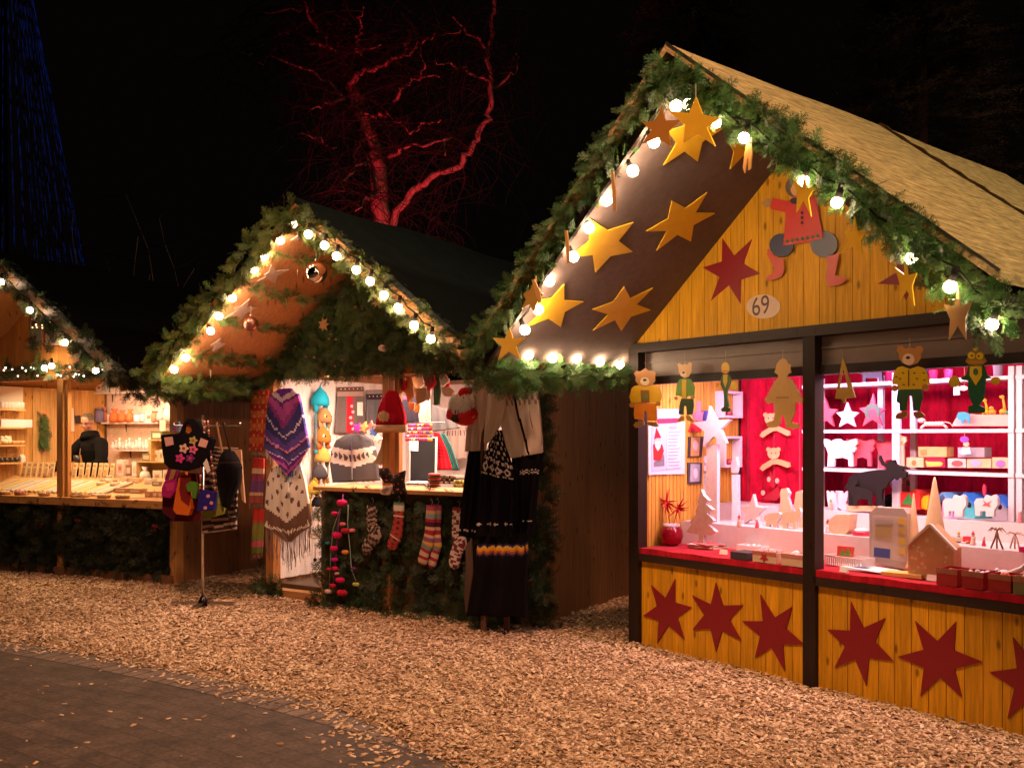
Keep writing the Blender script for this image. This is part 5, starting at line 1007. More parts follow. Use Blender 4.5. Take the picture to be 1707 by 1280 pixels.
# ponchos in the doorway
T = thing('poncho', 'purple and navy striped poncho on a hanger in the doorway', 'poncho', at(S2, *on(S2, 478, 790, y=-.12)), gk)
pc_ = [P1, (.60, .45, .65), (.75, .55, .3), P1, P2, (.3, .05, .28), P3, (.75, .62, .75), P3, (.14, .08, .40), (.80, .3, .6), (.1, .04, .16), (.08, .08, .34), (.75, .55, .72), P1, P2, P3, P2, (.4, .3, .1), P3]
cloth(S2, 'body', KA((212, 122), (165, 148), (150, 205), (138, 340), (132, 440), (205, 520), (246, 590)), KA((262, 118), (305, 150), (320, 200), (350, 350), (368, 430), (325, 505), (272, 590)), stripes(pc_, [1, 1.2, .4, .8, 1.6, .7, 1.3, .3, 1.1, 1.3, .4, .7, 1.3, .3, 1.2, 1.0, 1, .6, .3, 1.2], vee=.17, jag=.006, n=70), y=-.12, nu=26, nv=60, amp=.014, fq=2, bulge=.03, parent=T)
fringe(S2, KA((135, 440), (160, 480), (205, 525), (258, 592), (325, 508), (366, 432)), -.14, .075, (.4, .2, .2), T, 44, cols=[(.6, .3, .3), (.3, .35, .2), (.1, .07, .2), (.7, .55, .4), (.15, .3, .4)])
mb = MB((.5, .5, .5)); q = [T.matrix_world.inverted() @ S2.M @ on(S2, a, b, y=-.12) for a, b in KA((200, 128), (212, 112), (228, 110), (240, 128))]; mb.tube(q, .004, 5); mb.build('hanger', 'metal', T)
T = thing('poncho', 'cream and brown poncho with star motifs and long fringes', 'poncho', at(S2, *on(S2, 478, 900, y=-.09)), gk)
def wp(u, v):
    t = v-.16*(1-2*abs(u-.5))
    if t < .42: return (.18, .10, .09) if math.sin(u*26)*math.sin(t*38+.6) > .62 else CRM
    if t < .52: return BR
    if t < .68: return CRM if abs(((u*7) % 1)-.5)*2+abs((t-.60)/.08) < 1 and not abs(((u*7) % 1)-.5) < .07 else BR
    return BR
cloth(S2, 'body', KA((170, 535), (142, 620), (135, 740), (133, 852), (205, 905), (250, 938)), KA((318, 520), (345, 620), (362, 715), (377, 850), (320, 892), (270, 938)), wp, y=-.08, nu=44, nv=56, amp=.012, fq=2, bulge=.02, parent=T)
fringe(S2, KA((135, 855), (205, 905), (260, 938), (320, 892), (377, 852)), -.1, .26, (.20, .12, .10), T, 60, r=.0035, jitx=.015)
mb = MB((.85, .8, .75)); q = T.matrix_world.inverted() @ S2.M @ on(S2, 479, 812, y=-.15); mb.box(q.x-.025, q.x+.025, q.y-.003, q.y, q.z-.05, q.z+.05); mb.build('price_tag', 'paper', T)
# hats on the fleece wall
def hat(lb, px, py, wpx, col, flap, pom, face=None, K=KA, x=-1.36, L=.3):
    c = on(S2, *K((px, py))[0], x=x); w_ = wpx/3.2/F*9.9/2*1.25; T = thing('animal_hat', lb, 'hat', at(S2, *c), 'knitted hats on the fleece wall')
    mb = MB(col, True); mb.lathe([(w_*1.02, -w_*.75), (w_*1.05, -w_*.3), (w_*.95, w_*.2), (w_*.72, w_*.65), (w_*.40, w_*1.0), (w_*.14, w_*1.28), (w_*.02, w_*1.45)], n=16); mb.tube([(0, 0, w_*1.4), (w_*.1, 0, w_*1.75)], [w_*.1, w_*.05], 6); mb.build('crown', 'knit', T)
    for sg in (-1, 1):
        mb = MB(flap, True); mb.ball((.01, sg*w_*.75, -w_*.95), w_*.45, n=10, sc=(.5, .8, 1.3)); mb.tube([(.01, sg*w_*.8, -w_*1.3), (.015, sg*w_*.85, -w_*1.3-L*.6), (.01, sg*w_*.8, -w_*1.3-L)], .006, 5); mb.ball((.01, sg*w_*.8, -w_*1.3-L-.015), .02, pom, 8); mb.build('ear_flap', 'knit', T)
    if face:
        for sg in (-1, 1):
            mb = MB(face[0]); mb.ball((w_*.72, sg*w_*.42, .0), w_*.30, n=10, sc=(.35, 1, 1)); mb.ball((w_*.86, sg*w_*.42, .0), w_*.12, (.02, .01, .01), 8); mb.build('eye', 'fabric', T)
        mb = MB(face[1]); mb.ball((w_*.85, 0, -w_*.35), w_*.18, n=8); mb.build('nose', 'fabric', T)
hat('turquoise knitted hat with plaits at the top of the hat column', 428, 175, 75, (.02, .42, .58), (.02, .38, .52), (.02, .42, .6), L=.42)
hat('brown owl hat with big yellow eyes under the turquoise hat', 448, 270, 66, (.45, .24, .10), (.5, .3, .12), (.6, .1, .05), ((.85, .62, .15), (.8, .3, .02)), L=.2)
hat('orange fox hat with white eyes in the middle of the hat column', 440, 375, 70, (.58, .20, .04), (.5, .16, .03), (.6, .2, .05), ((.85, .75, .65), (.03, .02, .02)), L=.35)
hat('yellow and grey animal hat below the fox hat', 440, 480, 66, (.60, .42, .10), (.20, .18, .17), (.75, .25, .08), L=.12)
hat('dark grey hat with yellow flaps low in the hat column', 425, 570, 62, (.10, .09, .10), (.65, .45, .08), (.05, .04, .04), L=.1)
hat('yellow striped hat hanging below the grey ones beside the counter', 392, 655, 56, (.70, .48, .08), (.62, .42, .07), (.65, .45, .1), L=.38)
hat('black and white hat, lowest in the column beside the door post', 415, 725, 50, (.03, .025, .03), (.75, .65, .6), (.02, .02, .02), L=.5)
# skirts on the side wall
XF = -1.42
T = cloth(S2, 'skirt', KB((138, 205), (105, 650)), KB((382, 200), (412, 655)), lambda u, v: (.16, .08, .06) if v < .09 else ((.42, .30, .25) if v < .21 else ((.60, .03, .05) if .36 < u < .62 else (.17, .13, .12))), x=XF, nu=20, nv=30, amp=.006, lb='brown felt skirt with a red flowered panel clipped to the fleece wall', cat='skirt', group=gk, mat='fabric')
for k in range(5): cut(S2, 'flower_motif', circ(KB, 268+14*math.sin(k*2), 390+55*k, 17, 17, 5), x=XF+.012, th=.003, off=.0, col=(.75, .55, .62), mat='fabric', parent=T)
cut(S2, 'price_tag', KB((322, 350), (375, 350), (375, 483), (322, 480)), x=XF+.014, th=.003, off=0, col=(.85, .8, .72), mat='paper', parent=T)
for k in range(6): cut(S2, 'stud', circ(KB, 165+40*k, 224-1*k, 5, 5, 6), x=XF+.012, th=.003, col=(.85, .8, .75), mat='paper', parent=T)
T = cloth(S2, 'skirt', KB((418, 232), (415, 560)), KB((600, 228), (612, 560)), lambda u, v: (.30, .24, .22) if v < .14 else ((.05, .03, .04) if v < .29 else (.16, .15, .16)), x=XF, nu=16, nv=24, amp=.006, lb='grey felt skirt with a dark studded band behind the red bobble hat', cat='skirt', group=gk, mat='fabric')
for k in range(5): cut(S2, 'stud', circ(KB, 440+38*k, 295-1*k, 5, 5, 6), x=XF+.012, th=.003, col=(.85, .8, .75), mat='paper', parent=T)
# grey zip jacket with a patterned band
def zj(u, v):
    t = v+.10*abs(u-.5)*2
    if .50 < t < .80:
        if t < .53 or t > .77: return (.80, .68, .60)
        return (.10, .08, .08) if abs(math.sin((u*9)*math.pi))*.5+abs((t-.65)/.13) < .62 and math.sin(u*60) > -.5 else (.78, .66, .58)
    return (.09, .08, .085)
T = cloth(S2, 'zip_jacket', KB((235, 655), (120, 720), (75, 820), (65, 960), (90, 1130)), KB((360, 665), (450, 720), (480, 820), (500, 950), (520, 1110)), zj, y=.42, nu=36, nv=40, amp=.01, fq=1.5, bulge=.04, lb='charcoal zip jacket with a cream diamond band behind the counter', cat='jacket', group=gk)
mb = MB((.6, .58, .55)); a = T.matrix_world.inverted() @ S2.M @ on(S2, *KB((270, 730))[0], y=.37); b = T.matrix_world.inverted() @ S2.M @ on(S2, *KB((275, 1100))[0], y=.37); mb.bar(a, b, .006, .012); mb.build('zip', 'metal', T)
# felt shapes pinned between skirt and jacket
for i, (a, b, c) in enumerate(((325, 600, (.30, .03, .30)), (385, 590, (.75, .28, .08)), (450, 580, (.70, .12, .10)), (470, 650, (.05, .12, .35)), (510, 705, (.80, .70, .55)))):
    cut(S2, 'felt_ornament', tips([(x+random.uniform(-2, 2), y_+random.uniform(-2, 2)) for x, y_ in circ(KB, a, b, 48, 48, 5)], .5), y=.36, th=.02, col=c, mat='fabric', label=['purple', 'orange', 'red', 'dark blue', 'cream'][i]+' felt flower in the cluster above the charcoal jacket', cat='ornament', group='felt flowers in a cluster')
# red bobble hat
T = thing('bobble_hat', 'large red knitted hat with a cream brim and bobble hanging from the beam', 'hat', at(S2, *on(S2, 648, 720, y=-.10)), gk)
cloth(S2, 'crown', KB((615, 240), (570, 300), (530, 420), (505, 575)), KB((675, 240), (720, 330), (765, 470), (775, 575)), lambda u, v: (.62, .012, .035), y=-.10, nu=18, nv=20, amp=.008, bulge=.06, parent=T)
cloth(S2, 'brim', KB((500, 572), (478, 645)), KB((778, 570), (785, 645)), lambda u, v: (.78, .52, .34), y=-.125, nu=18, nv=6, amp=.005, bulge=.06, parent=T)
mb = MB((.85, .62, .42)); q = T.matrix_world.inverted() @ S2.M @ on(S2, *KB((578, 490))[0], y=-.19)
for k in range(160): d = Vector((random.gauss(0, 1), random.gauss(0, 1), random.gauss(0, 1))).normalized(); mb.tube([q+d*.01, q+d*.052*random.uniform(.85, 1.1)], [.007, .004], 4, jit((.85, .62, .42), .15))
mb.build('bobble', 'fabric', T)
mb = MB((.6, .6, .6)); q = T.matrix_world.inverted() @ S2.M @ on(S2, 648, 652, y=-.1); mb.tube([q, q+Vector((0, 0, .16))], .003, 5); mb.build('chain', 'metal', T)
T = cloth(S2, 'long_mitten', KB((575, 665), (550, 800), (505, 910), (480, 930)), KB((650, 665), (610, 800), (590, 900), (545, 965)), lambda u, v: (.62, .42, .30), y=-.02, nu=8, nv=14, bulge=.02, lb='long tan knitted mitten hanging under the red bobble hat', cat='mitten', group=gk)
# blackboard
y0 = on(S2, 700, 806, z=1.125).y
fig(S2, 'blackboard', 'black board in a thin white frame with a white note, standing on the counter', 'board', y0, [('frame', KB((832, 690), (1090, 688), (1082, 1130), (828, 1130)), (.80, .72, .66), 0), ('slate', KB((842, 700), (1080, 698), (1072, 1120), (838, 1122)), (.012, .012, .014), 1), ('note', KB((832, 700), (918, 704), (916, 825), (832, 820)), (.85, .80, .78), 2), ('note_drawing', KB((870, 740), (892, 780), (855, 780)), (.35, .42, .60), 3)], None, th=.02, mat='paper')
# beads
c = on(S2, *KB((930, 650))[0], y=.5); T = thing('bead_rack', 'rack wound with rows of multicoloured felt bead strings behind the blackboard', 'beads', at(S2, *c), None)
pal = [(.6, .05, .12), (.75, .35, .08), (.35, .06, .3), (.75, .5, .5), (.5, .02, .03), (.15, .1, .3)]
for r_ in range(5):
    mb = MB((.5, .1, .1))
    for k in range(13): mb.ball((-.15+k*.025, -.02, .075-r_*.035), .0155, random.choice(pal), 7)
    mb.build('bead_string', 'fabric', T)
mb = MB((.2, .18, .17)); mb.tube([(-.18, 0, .10), (.30, 0, .10)], .006, 6); mb.build('rail', 'metal', T)
# things strung under the beam at the right
for i, (pts, col, lb) in enumerate(((KB((745, 95), (830, 100), (850, 200), (860, 300), (815, 355), (790, 260), (750, 240)), (.68, .32, .12), 'orange tan felt strips hanging beside the centre post'), (KB((815, 350), (875, 355), (870, 430), (828, 430)), (.75, .42, .2), 'orange paper label hanging under the tan felt strips'), (KB((850, 110), (950, 85), (965, 180), (915, 225), (870, 190)), (.88, .80, .78), 'white felt mitten hanging right of the tan strips'), (KB((955, 85), (1060, 85), (1080, 170), (1040, 215), (990, 200)), (.70, .04, .10), 'bright red knitted cap hanging between the white mitten and the green stocking'), (KB((1060, 140), (1110, 130), (1125, 260), (1110, 375), (1065, 380)), (.08, .16, .09), 'narrow dark green stocking hanging beside the red cap'), (KB((1110, 80), (1175, 75), (1210, 150), (1150, 200), (1125, 160)), (.80, .80, .85), 'pale blue white felt ornament at the right under the beam'), (KB((1130, 210), (1205, 200), (1260, 240), (1230, 300), (1160, 290)), (.80, .55, .42), 'pinkish felt mitten with a red cord near the bearded doll'), (KB((870, 220), (990, 210), (1000, 330), (900, 370)), (.38, .26, .15), 'tuft of brown curly wool hanging under the white mitten'))):
    cut(S2, 'felt_piece', pts, y=.05+.04*(i % 3), th=.02, col=col, mat='fabric', label=lb, cat='felt ornament' if i != 1 else 'label', group='felt pieces strung under the beam')
T = cloth(S2, 'skirt', KB((750, 290), (775, 550)), KB((920, 290), (935, 555)), lambda u, v: (.35, .04, .08) if v < .15 and u < .4 else (.02, .016, .025), y=.62, nu=12, nv=16, lb='black skirt hanging behind the tan felt strips', cat='skirt', group=gk)
T = cloth(S2, 'trousers', KB((905, 330), (935, 560)), KB((1025, 320), (1030, 560)), lambda u, v: (.50, .38, .30), y=.55, nu=10, nv=16, lb='beige knitted trouser legs hanging beside the black skirt', cat='trousers', group=gk)
T = cloth(S2, 'skirt', KB((1035, 370), (1030, 640)), KB((1230, 430), (1330, 600)), lambda u, v: (.10, .09, .09), y=1.0, nu=12, nv=16, lb='dark grey skirt spread across the back wall behind the bearded doll', cat='skirt', group=gk, mat='fabric')
T = cloth(S2, 'shawl', KB((1060, 640), (1090, 800), (1095, 1010)), KB((1110, 650), (1190, 820), (1245, 1005)), lambda u, v: (.60, .015, .03) if math.sin(v*70) > -.6 else (.35, .01, .02), y=.8, nu=14, nv=24, lb='bright red ribbed shawl hanging beside the blackboard', cat='shawl', group=gk)
T = cloth(S2, 'shawl', KB((1095, 650), (1160, 780), (1250, 1010)), KB((1170, 655), (1235, 780), (1310, 1010)), lambda u, v: (.02, .22, .15) if u < .6 else (.05, .07, .10), y=.85, nu=14, nv=24, lb='green and slate shawl hanging right of the red one', cat='shawl', group=gk)
# counter goods
ZC = 1.121
def fold(lb, px, py, w_, d, h, cols, rz=0, n=4):
    c = on(S2, px, py, z=ZC); T = thing('folded_knitwear', lb, 'knitwear', at(S2, c.x, c.y, ZC+.001, rz), 'folded knitwear on the counter')
    for k in range(n):
        mb = MB(cols[k % len(cols)], True); hh = h/n; z = k*hh
        for j in range(12): x0 = -w_/2+w_*j/12; mb.tube([(x0, -d/2+random.uniform(0, .01), z+hh/2), (x0, d/2, z+hh/2)], hh/2*1.0, 6, cols[(k+(j % 3 == 0)) % len(cols)]) if j % 1 == 0 else None
        mb.box(-w_/2, w_/2, -d/2+.012, d/2-.01, z+.003, z+hh-.002, cols[k % len(cols)]); mb.build('layer', 'knit', T)
fold('white folded knit lying flat before the blackboard', 702, 808, .22, .16, .035, [(.82, .72, .66)], n=1)
fold('black and cream striped folded jumpers at the right of the counter', 748, 806, .26, .2, .085, [(.72, .60, .50), (.10, .07, .07)], 6, 3)
fold('yellow green checked folded knit at the counter end', 781, 812, .2, .18, .07, [(.45, .42, .10), (.14, .12, .05)], 4, 2)
for i, (px, lb, col, h) in enumerate(((588, 'lime green finger puppet standing on a leaflet', (.55, .68, .10), .13), (598, 'white and pink finger puppet beside the lime green one', (.82, .6, .55), .10), (606, 'red beaked puppet in the middle of the finger puppets', (.75, .35, .25), .12), (614, 'yellow orange finger puppet beside the red beaked one', (.85, .55, .2), .13), (623, 'pale orange finger puppet at the right of the group', (.82, .58, .35), .10))):
    c = on(S2, px, 803, z=ZC); T = thing('finger_puppet', lb, 'puppet', at(S2, c.x, c.y, ZC+.001), 'finger puppets on the counter'); mb = MB(col, True); mb.lathe([(.02, 0), (.024, h*.3), (.015, h*.62), (.01, h*.66)], n=10); mb.ball((0, 0, h*.78), .022, n=9); mb.tube([(.0, -.02, h*.76), (0, -.035, h*.74)], [.008, .002], 6, (.8, .35, .05)); 
    for sg in (-1, 1): mb.tube([(sg*.012, 0, h*.4), (sg*.035, -.01, h*.5)], [.009, .006], 6); mb.tube([(sg*.012, 0, h*.9), (sg*.016, 0, h*1.05)], [.006, .003], 6)
    mb.build('body', 'fabric', T)
cut(S2, 'leaflet', KB((150, 1105), (330, 1120), (320, 1135), (150, 1130)), y=on(S2, 585, 803, z=ZC).y-.05, th=.004, col=(.75, .78, .45), mat='paper', label='pale green leaflet at the foot of the finger puppets', cat='leaflet')
for i, (l, r, c, lb) in enumerate(((KC((480, 0), (485, 60), (530, 120)), KC((550, 0), (580, 60), (585, 120)), (.03, .02, .02), 'black and red knitted purse hanging over the counter edge'), (KC((515, 140), (492, 185), (500, 210)), KC((575, 135), (590, 150), (560, 215)), (.55, .42, .36), 'beige knitted glove hanging over the counter edge'), (KC((600, 60), (590, 130), (600, 200)), KC((680, 20), (670, 110), (690, 205)), (.025, .02, .02), 'black knitted bag slumped at the foot of the centre post'))):
    cloth(S2, 'knitted_bag', l, r, (lambda c: lambda u, v: (.5, .08, .06) if math.sin(u*12)*math.sin(v*14) > .75 else c)(c), y=-.19, nu=10, nv=12, amp=.004, bulge=.03, lb=lb, cat='knitwear', group=gk)
# socks
def sock(lb, K, path, wd, bands, y=-.16, ring=True, group='woollen socks hanging on the fir front', twin=None):
    pts = [on(S2, *K(p)[0], y=y) for p in path]; sc_ = 1/K((1, 0), (0, 0))[0][0] if 0 else 0
    P = []; n = len(pts)
    for i in range(n-1):
        for k in range(8): P.append(pts[i].lerp(pts[i+1], k/8))
    P.append(pts[-1]); c = P[0]; T = thing('sock', lb, 'sock', at(S2, *c), group); m = len(P)
    R_ = []
    for i in range(m):
        t = i/(m-1); r0 = wd*(1 if t < .9 else math.sqrt(max(.05, 1-((t-.9)/.1)**2)))*(1+.15*math.exp(-((t-.62)/.1)**2)); R_.append(r0*1.2)
    mb = MB(); ns = 12; vs = []; 
    for i in range(m):
        d = P[min(i+1, m-1)]-P[max(i-1, 0)]; F_ = frm(P[i]-c, d, (.9, 0, .4)).to_3x3()
        ax = Vector((0, 1, 0)); sd = d.normalized().cross(ax)
        for k in range(ns): a = 6.283*k/ns; vs.append(P[i]-c+sd*math.cos(a)*R_[i]+ax*math.sin(a)*R_[i]*.42)
    fs = []; cs = []
    for i in range(m-1):
        for k in range(ns): fs.append((i*ns+k, i*ns+(k+1) % ns, (i+1)*ns+(k+1) % ns, (i+1)*ns+k)); cs.append(bands(k/ns, i/(m-1)))
    fs.append(tuple(range(ns))); cs.append(cs[0]); fs.append(tuple((m-1)*ns+k for k in range(ns))); cs.append(cs[-2])
    o = link('leg', np.array([tuple(v) for v in vs]), fs, cs, [True]*len(fs), 'knit', T)
    mb = MB((.6, .6, .6)); mb.tube([(0, 0, -.005), (.015, 0, .03), (0, 0, .06), (-.012, 0, .04)], .0028, 5); mb.build('hook', 'metal', T)
def bd(cols, n, chk=0): return lambda u, v: cols[int(v*n+(chk*math.sin(u*25)*.5)) % len(cols)]
sock('brown and beige patterned sock, leftmost on the fir front', KC, [(430, 285), (425, 380), (425, 460), (470, 520), (400, 600), (370, 680)], .052, bd([(.05, .03, .03), (.45, .34, .28), (.06, .04, .04), (.30, .2, .16)], 22, 1))
sock('red patterned sock with a cream and green cuff, second on the fir front', KC, [(640, 270), (640, 360), (635, 450), (620, 530), (590, 600), (585, 650)], .050, lambda u, v: (.15, .3, .2) if v < .05 else ((.7, .6, .5) if v < .13 or .2 < v < .23 or .62 < v < .65 else ((.42, .06, .05) if math.sin(u*19)*math.sin(v*60) < .3 else (.1, .03, .03))))
st = [(.5, .1, .2), (.65, .42, .2), (.3, .36, .36), (.4, .03, .06), (.08, .02, .04), (.65, .45, .28), (.42, .03, .05), (.66, .46, .26), (.3, .1, .2), (.7, .4, .06), (.25, .26, .26), (.42, .04, .05), (.62, .45, .32), (.4, .03, .06), (.6, .42, .28), (.4, .05, .08)]
sock('rainbow striped long sock, front one of the pair on the fir front', KC, [(895, 295), (890, 400), (885, 500), (870, 590), (840, 680), (820, 770)], .044, bd(st, 16), y=-.18)
sock('rainbow striped long sock, rear one of the pair on the fir front', KC, [(945, 290), (940, 400), (935, 500), (940, 600), (920, 690), (890, 790)], .040, bd(st, 16), y=-.15)
sock('white sock with dark red scroll pattern beside the black clothes', KC, [(1110, 310), (1105, 420), (1105, 520), (1130, 590), (1090, 680), (1070, 800)], .050, lambda u, v: (.3, .05, .08) if v < .05 else ((.72, .60, .52) if math.sin(u*22+v*20)*math.sin(v*55) > -.05 else (.22, .04, .05)))
# felt flower strings
T = thing('felt_flower_string', 'strings of pink and red felt flowers hanging at the counter corner', 'flower garland', at(S2, *on(S2, *KC((200, 210))[0], y=-.22)), None)
base = on(S2, *KC((200, 210))[0], y=-.22)
def lq(a, b, dy=0): return on(S2, *KC((a, b))[0], y=-.22+dy)-base
for pth_, cc in ((((200, 210), (165, 400), (150, 600), (135, 800), (120, 920)), (.35, .04, .3)), (((240, 290), (235, 450), (255, 650), (265, 800), (300, 890)), (.30, .38, .30)), (((200, 240), (120, 480), (100, 700), (90, 950)), (.25, .3, .2))):
    mb = MB(cc); mb.tube([lq(*p) for p in pth_], .0045, 5); mb.build('cord', 'fabric', T)
MG = (.62, .015, .12); RR = (.55, .02, .05); PI_ = (.72, .18, .22)
for a, b, r_, cc in ((190, 270, 52, MG), (130, 355, 32, MG), (195, 440, 30, PI_), (150, 525, 50, MG), (215, 490, 40, RR), (270, 490, 30, PI_), (75, 590, 22, (.05, .2, .28)), (125, 630, 40, MG), (215, 660, 34, (.75, .25, .06)), (130, 720, 34, (.55, .02, .3)), (85, 795, 24, RR), (135, 790, 34, MG), (150, 830, 24, (.75, .45, .4)), (175, 880, 44, MG), (115, 925, 34, RR), (80, 970, 36, (.72, .5, .42)), (190, 980, 50, RR), (300, 915, 32, (.55, .55, .15)), (280, 790, 22, (.12, .05, .2))):
    q = lq(a, b, -.02); rr = r_/4.741/F*8.9; mb = MB(cc, True)
    for k in range(5):
        an = k*1.2566+a; mb.ball(q+Vector((math.cos(an)*rr*.38, math.sin(an)*rr*.3, -rr*.1)), rr*.62, jit(cc, .15), 8, (1, .55, .75))
    mb.build('flower', 'fabric', T)

# ------------------------------------------------------------ jackets and dresses on a post stand
yj = on(S2, 805, 1056, z=0).y+.03
T = thing('clothes_stand', 'brown wooden legs of the stand carrying the jackets and black dresses', 'stand', at(S2, *on(S2, 806, 1056, z=0)), None)
c0 = on(S2, 806, 1056, z=0)
for (a, b) in (((806, 1062), (806, 640)), ((845, 1040), (845, 640))):
    p = on(S2, *a, y=yj+.03 if a[0] < 820 else yj+.12)-c0; mb = MB((.12, .06, .035)); mb.box(p.x-.022, p.x+.022, p.y-.01, p.y+.01, 0, 2.0); mb.build('leg', 'wood', T)
mb = MB((.12, .06, .035)); p = on(S2, 806, 650, y=yj+.03)-c0; mb.box(p.x-.2, p.x+.55, p.y+.011, p.y+.03, 1.96, 2.0); mb.build('rail', 'woodx', T)
gj2 = 'clothes on the stand at the knitwear stall'
CJ = (.66, .52, .42)
cloth(S2, 'cardigan', KD((128, 125), (115, 250), (100, 350), (92, 442)), KD((200, 120), (190, 250), (180, 350), (176, 438)), lambda u, v: CJ if v > .05 else (.5, .4, .3), y=yj+.02, nu=12, nv=24, bulge=.03, lb='plain cream cardigan hanging beside the bearded doll', cat='cardigan', group=gj2)
def cj(u, v):
    if abs(u-(.52+.1*v)) < .035: return DK
    if .22 < v < .36 and math.sin(u*60+(1 if v < .29 else 3)*2)*1 > abs(v-.29)*14-.2: return (.25, .19, .16)
    return CJ
T = cloth(S2, 'zip_jacket', KD((195, 112), (215, 200), (245, 330), (268, 420), (288, 470)), KD((375, 105), (392, 200), (402, 300), (408, 400), (410, 448)), cj, y=yj-.03, nu=44, nv=40, amp=.014, fq=1.5, bulge=.05, lb='cream jacket with a black zip edge and a patterned yoke', cat='jacket', group=gj2)
cloth(S2, 'sleeve', KD((192, 120), (185, 250), (175, 340), (172, 408)), KD((255, 130), (262, 240), (240, 310), (205, 385)), lambda u, v: CJ, y=yj-.09, nu=10, nv=24, bulge=.05, amp=.006, parent=T)
mb = MB((.25, .18, .14)); a = T.matrix_world.inverted() @ S2.M
mb.tube([a @ on(S2, *KD((362, 265))[0], y=yj-.1), a @ on(S2, *KD((378, 340))[0], y=yj-.1)], .004, 5); mb.build('pocket', 'knit', T)
BLK = (.007, .005, .006)
cloth(S2, 'dress', KD((105, 440), (90, 560), (78, 700), (70, 802)), KD((180, 438), (175, 560), (160, 700), (140, 812)), lambda u, v: (.6, .5, .45) if .91 < v < .925 and math.sin(u*80) > 0 else BLK, y=yj+.03, amp=.026, fq=2.5, nu=20, nv=40, lb='plain black dress with a dotted hem, leftmost on the stand', cat='dress', group=gj2)
WHP = (.72, .62, .56)
def dp(u, v):
    if v < .22: return WHP if math.sin(u*30)*math.sin(v*90) > .35 else BLK
    if .22 < v < .25 or .40 < v < .425: return WHP if math.sin(u*70) > -.2 else BLK
    if .25 <= v < .40: return WHP if (abs(((u*4) % 1)-.5)*2+abs((v-.325)/.075) < 1) and not (abs(((u*4) % 1)-.5)*2+abs((v-.325)/.075) < .45) else BLK
    if .86 < v < .885: return WHP if math.sin(u*26) > -.3 and (abs(v-.8725) < .006 or math.sin(u*26) > .8) else BLK
    return BLK
cloth(S2, 'dress', KD((212, 355), (175, 470), (160, 560), (150, 700), (142, 805)), KD((240, 350), (285, 520), (290, 580), (290, 700), (290, 805)), dp, y=yj-.06, nu=40, nv=90, amp=.028, fq=2, bulge=.04, lb='black dress with a white diamond patterned yoke, in the middle of the stand', cat='dress', group=gj2)
cloth(S2, 'dress', KD((288, 465), (295, 560), (300, 700), (302, 800)), KD((420, 445), (400, 560), (385, 700), (372, 800)), lambda u, v: WHP if (.18 < v < .26 and math.sin(u*40)*math.sin(v*180) > .1 and u > .3) or (.78 < v < .80 and u > .5 and math.sin(u*30) > -.2) else BLK, y=yj-.0, amp=.026, fq=2.5, nu=36, nv=60, bulge=.03, lb='black dress under the cream jacket with faint white bands', cat='dress', group=gj2)
def zz(u, v):
    t = v+.035*abs(((u*6) % 1)-.5)*2
    if .15 < t < .30 and u < .97: return [(.04, .03, .12), (.80, .50, .05), (.78, .32, .03), (.50, .10, .03), (.05, .04, .10)][int((t-.15)/.03) % 5]
    return BLK
cloth(S2, 'dress', KD((148, 795), (140, 900), (125, 1000), (105, 1140)), KD((345, 790), (350, 900), (352, 1000), (358, 1150)), zz, y=yj-.02, nu=60, nv=60, amp=.028, fq=2, bulge=.04, lb='long black dress with a yellow and orange zigzag band, lowest on the stand', cat='dress', group=gj2)
cloth(S2, 'stocking', KD((92, 850), (95, 950), (90, 1060), (95, 1135)), KD((118, 810), (125, 950), (125, 1060), (120, 1145)), lambda u, v: (.12, .07, .05), y=yj-.0, nu=6, nv=20, bulge=.02, lb='long brown knitted stocking hanging left of the zigzag dress', cat='stocking', group=gj2)
c = on(S2, 776, 680, y=-.38); T = thing('bearded_doll', 'round soft doll in red with a big white beard, hanging by the cream cardigan', 'doll', at(S2, c.x, c.y, c.z), None)
mb = MB((.62, .03, .035), True); mb.ball((0, 0, -.05), .135, n=18, sc=(1.05, .8, .72)); mb.build('body', 'fabric', T)
mb = MB((.85, .78, .72)); 
for k in range(260):
    a = random.uniform(-1.3, 1.3); z = random.uniform(-.04, .11); q = Vector((math.sin(a)*.095, -math.cos(a)*.085, z)); mb.tube([q, q+Vector((math.sin(a)*.03+random.uniform(-.02, .02), -.03, -.05))], [.011, .004], 4, jit((.85, .78, .72), .08))
mb.build('beard', 'fabric', T)
mb = MB((.6, .02, .03), True); mb.ball((0, 0, .12), .065, n=12, sc=(1, .9, .8)); mb.build('cap', 'fabric', T)
for sg in (-1, 1): mb = MB((.62, .03, .035), True); mb.tube([(sg*.12, -.04, -.03), (sg*.08, -.11, -.07), (sg*.02, -.13, -.085)], [.035, .032, .03], 8); mb.ball((sg*.012, -.135, -.088), .033, (.06, .03, .02), 8); mb.build('arm', 'fabric', T)

# ------------------------------------------------------------ ornaments under the knitwear roof
def ball_orn(lb, px, py, r, y, col, mat, top):
    c = on(S2, px, py, y=y); T = thing('bauble', lb, 'bauble', at(S2, *c), None); mb = MB(col, True); mb.ball((0, 0, 0), r, n=24); mb.build('ball', mat, T)
    mb = MB((.6, .5, .35)); mb.tube([(0, 0, r-.002), (0, 0, r+.02)], .01, 8); mb.build('cap', 'metal', T); mb = MB((.8, .7, .5)); mb.tube([(0, 0, r+.02), (0, 0, r+top)], .0015, 4); mb.build('thread', 'matte', T)
matcol('mirror', rough=.06, metal=1, lo=.98, hi=1.0)
matcol('satin', rough=.32, metal=.8, lo=.98, hi=1.0)
ball_orn('large shiny silver bauble hanging under the knitwear stall roof', 527, 454, .094, -.9, (.92, .80, .72), 'mirror', .32)
ball_orn('smaller satin copper bauble lower left of the silver one', 418, 540, .066, -.95, (.42, .17, .13), 'satin', .1)
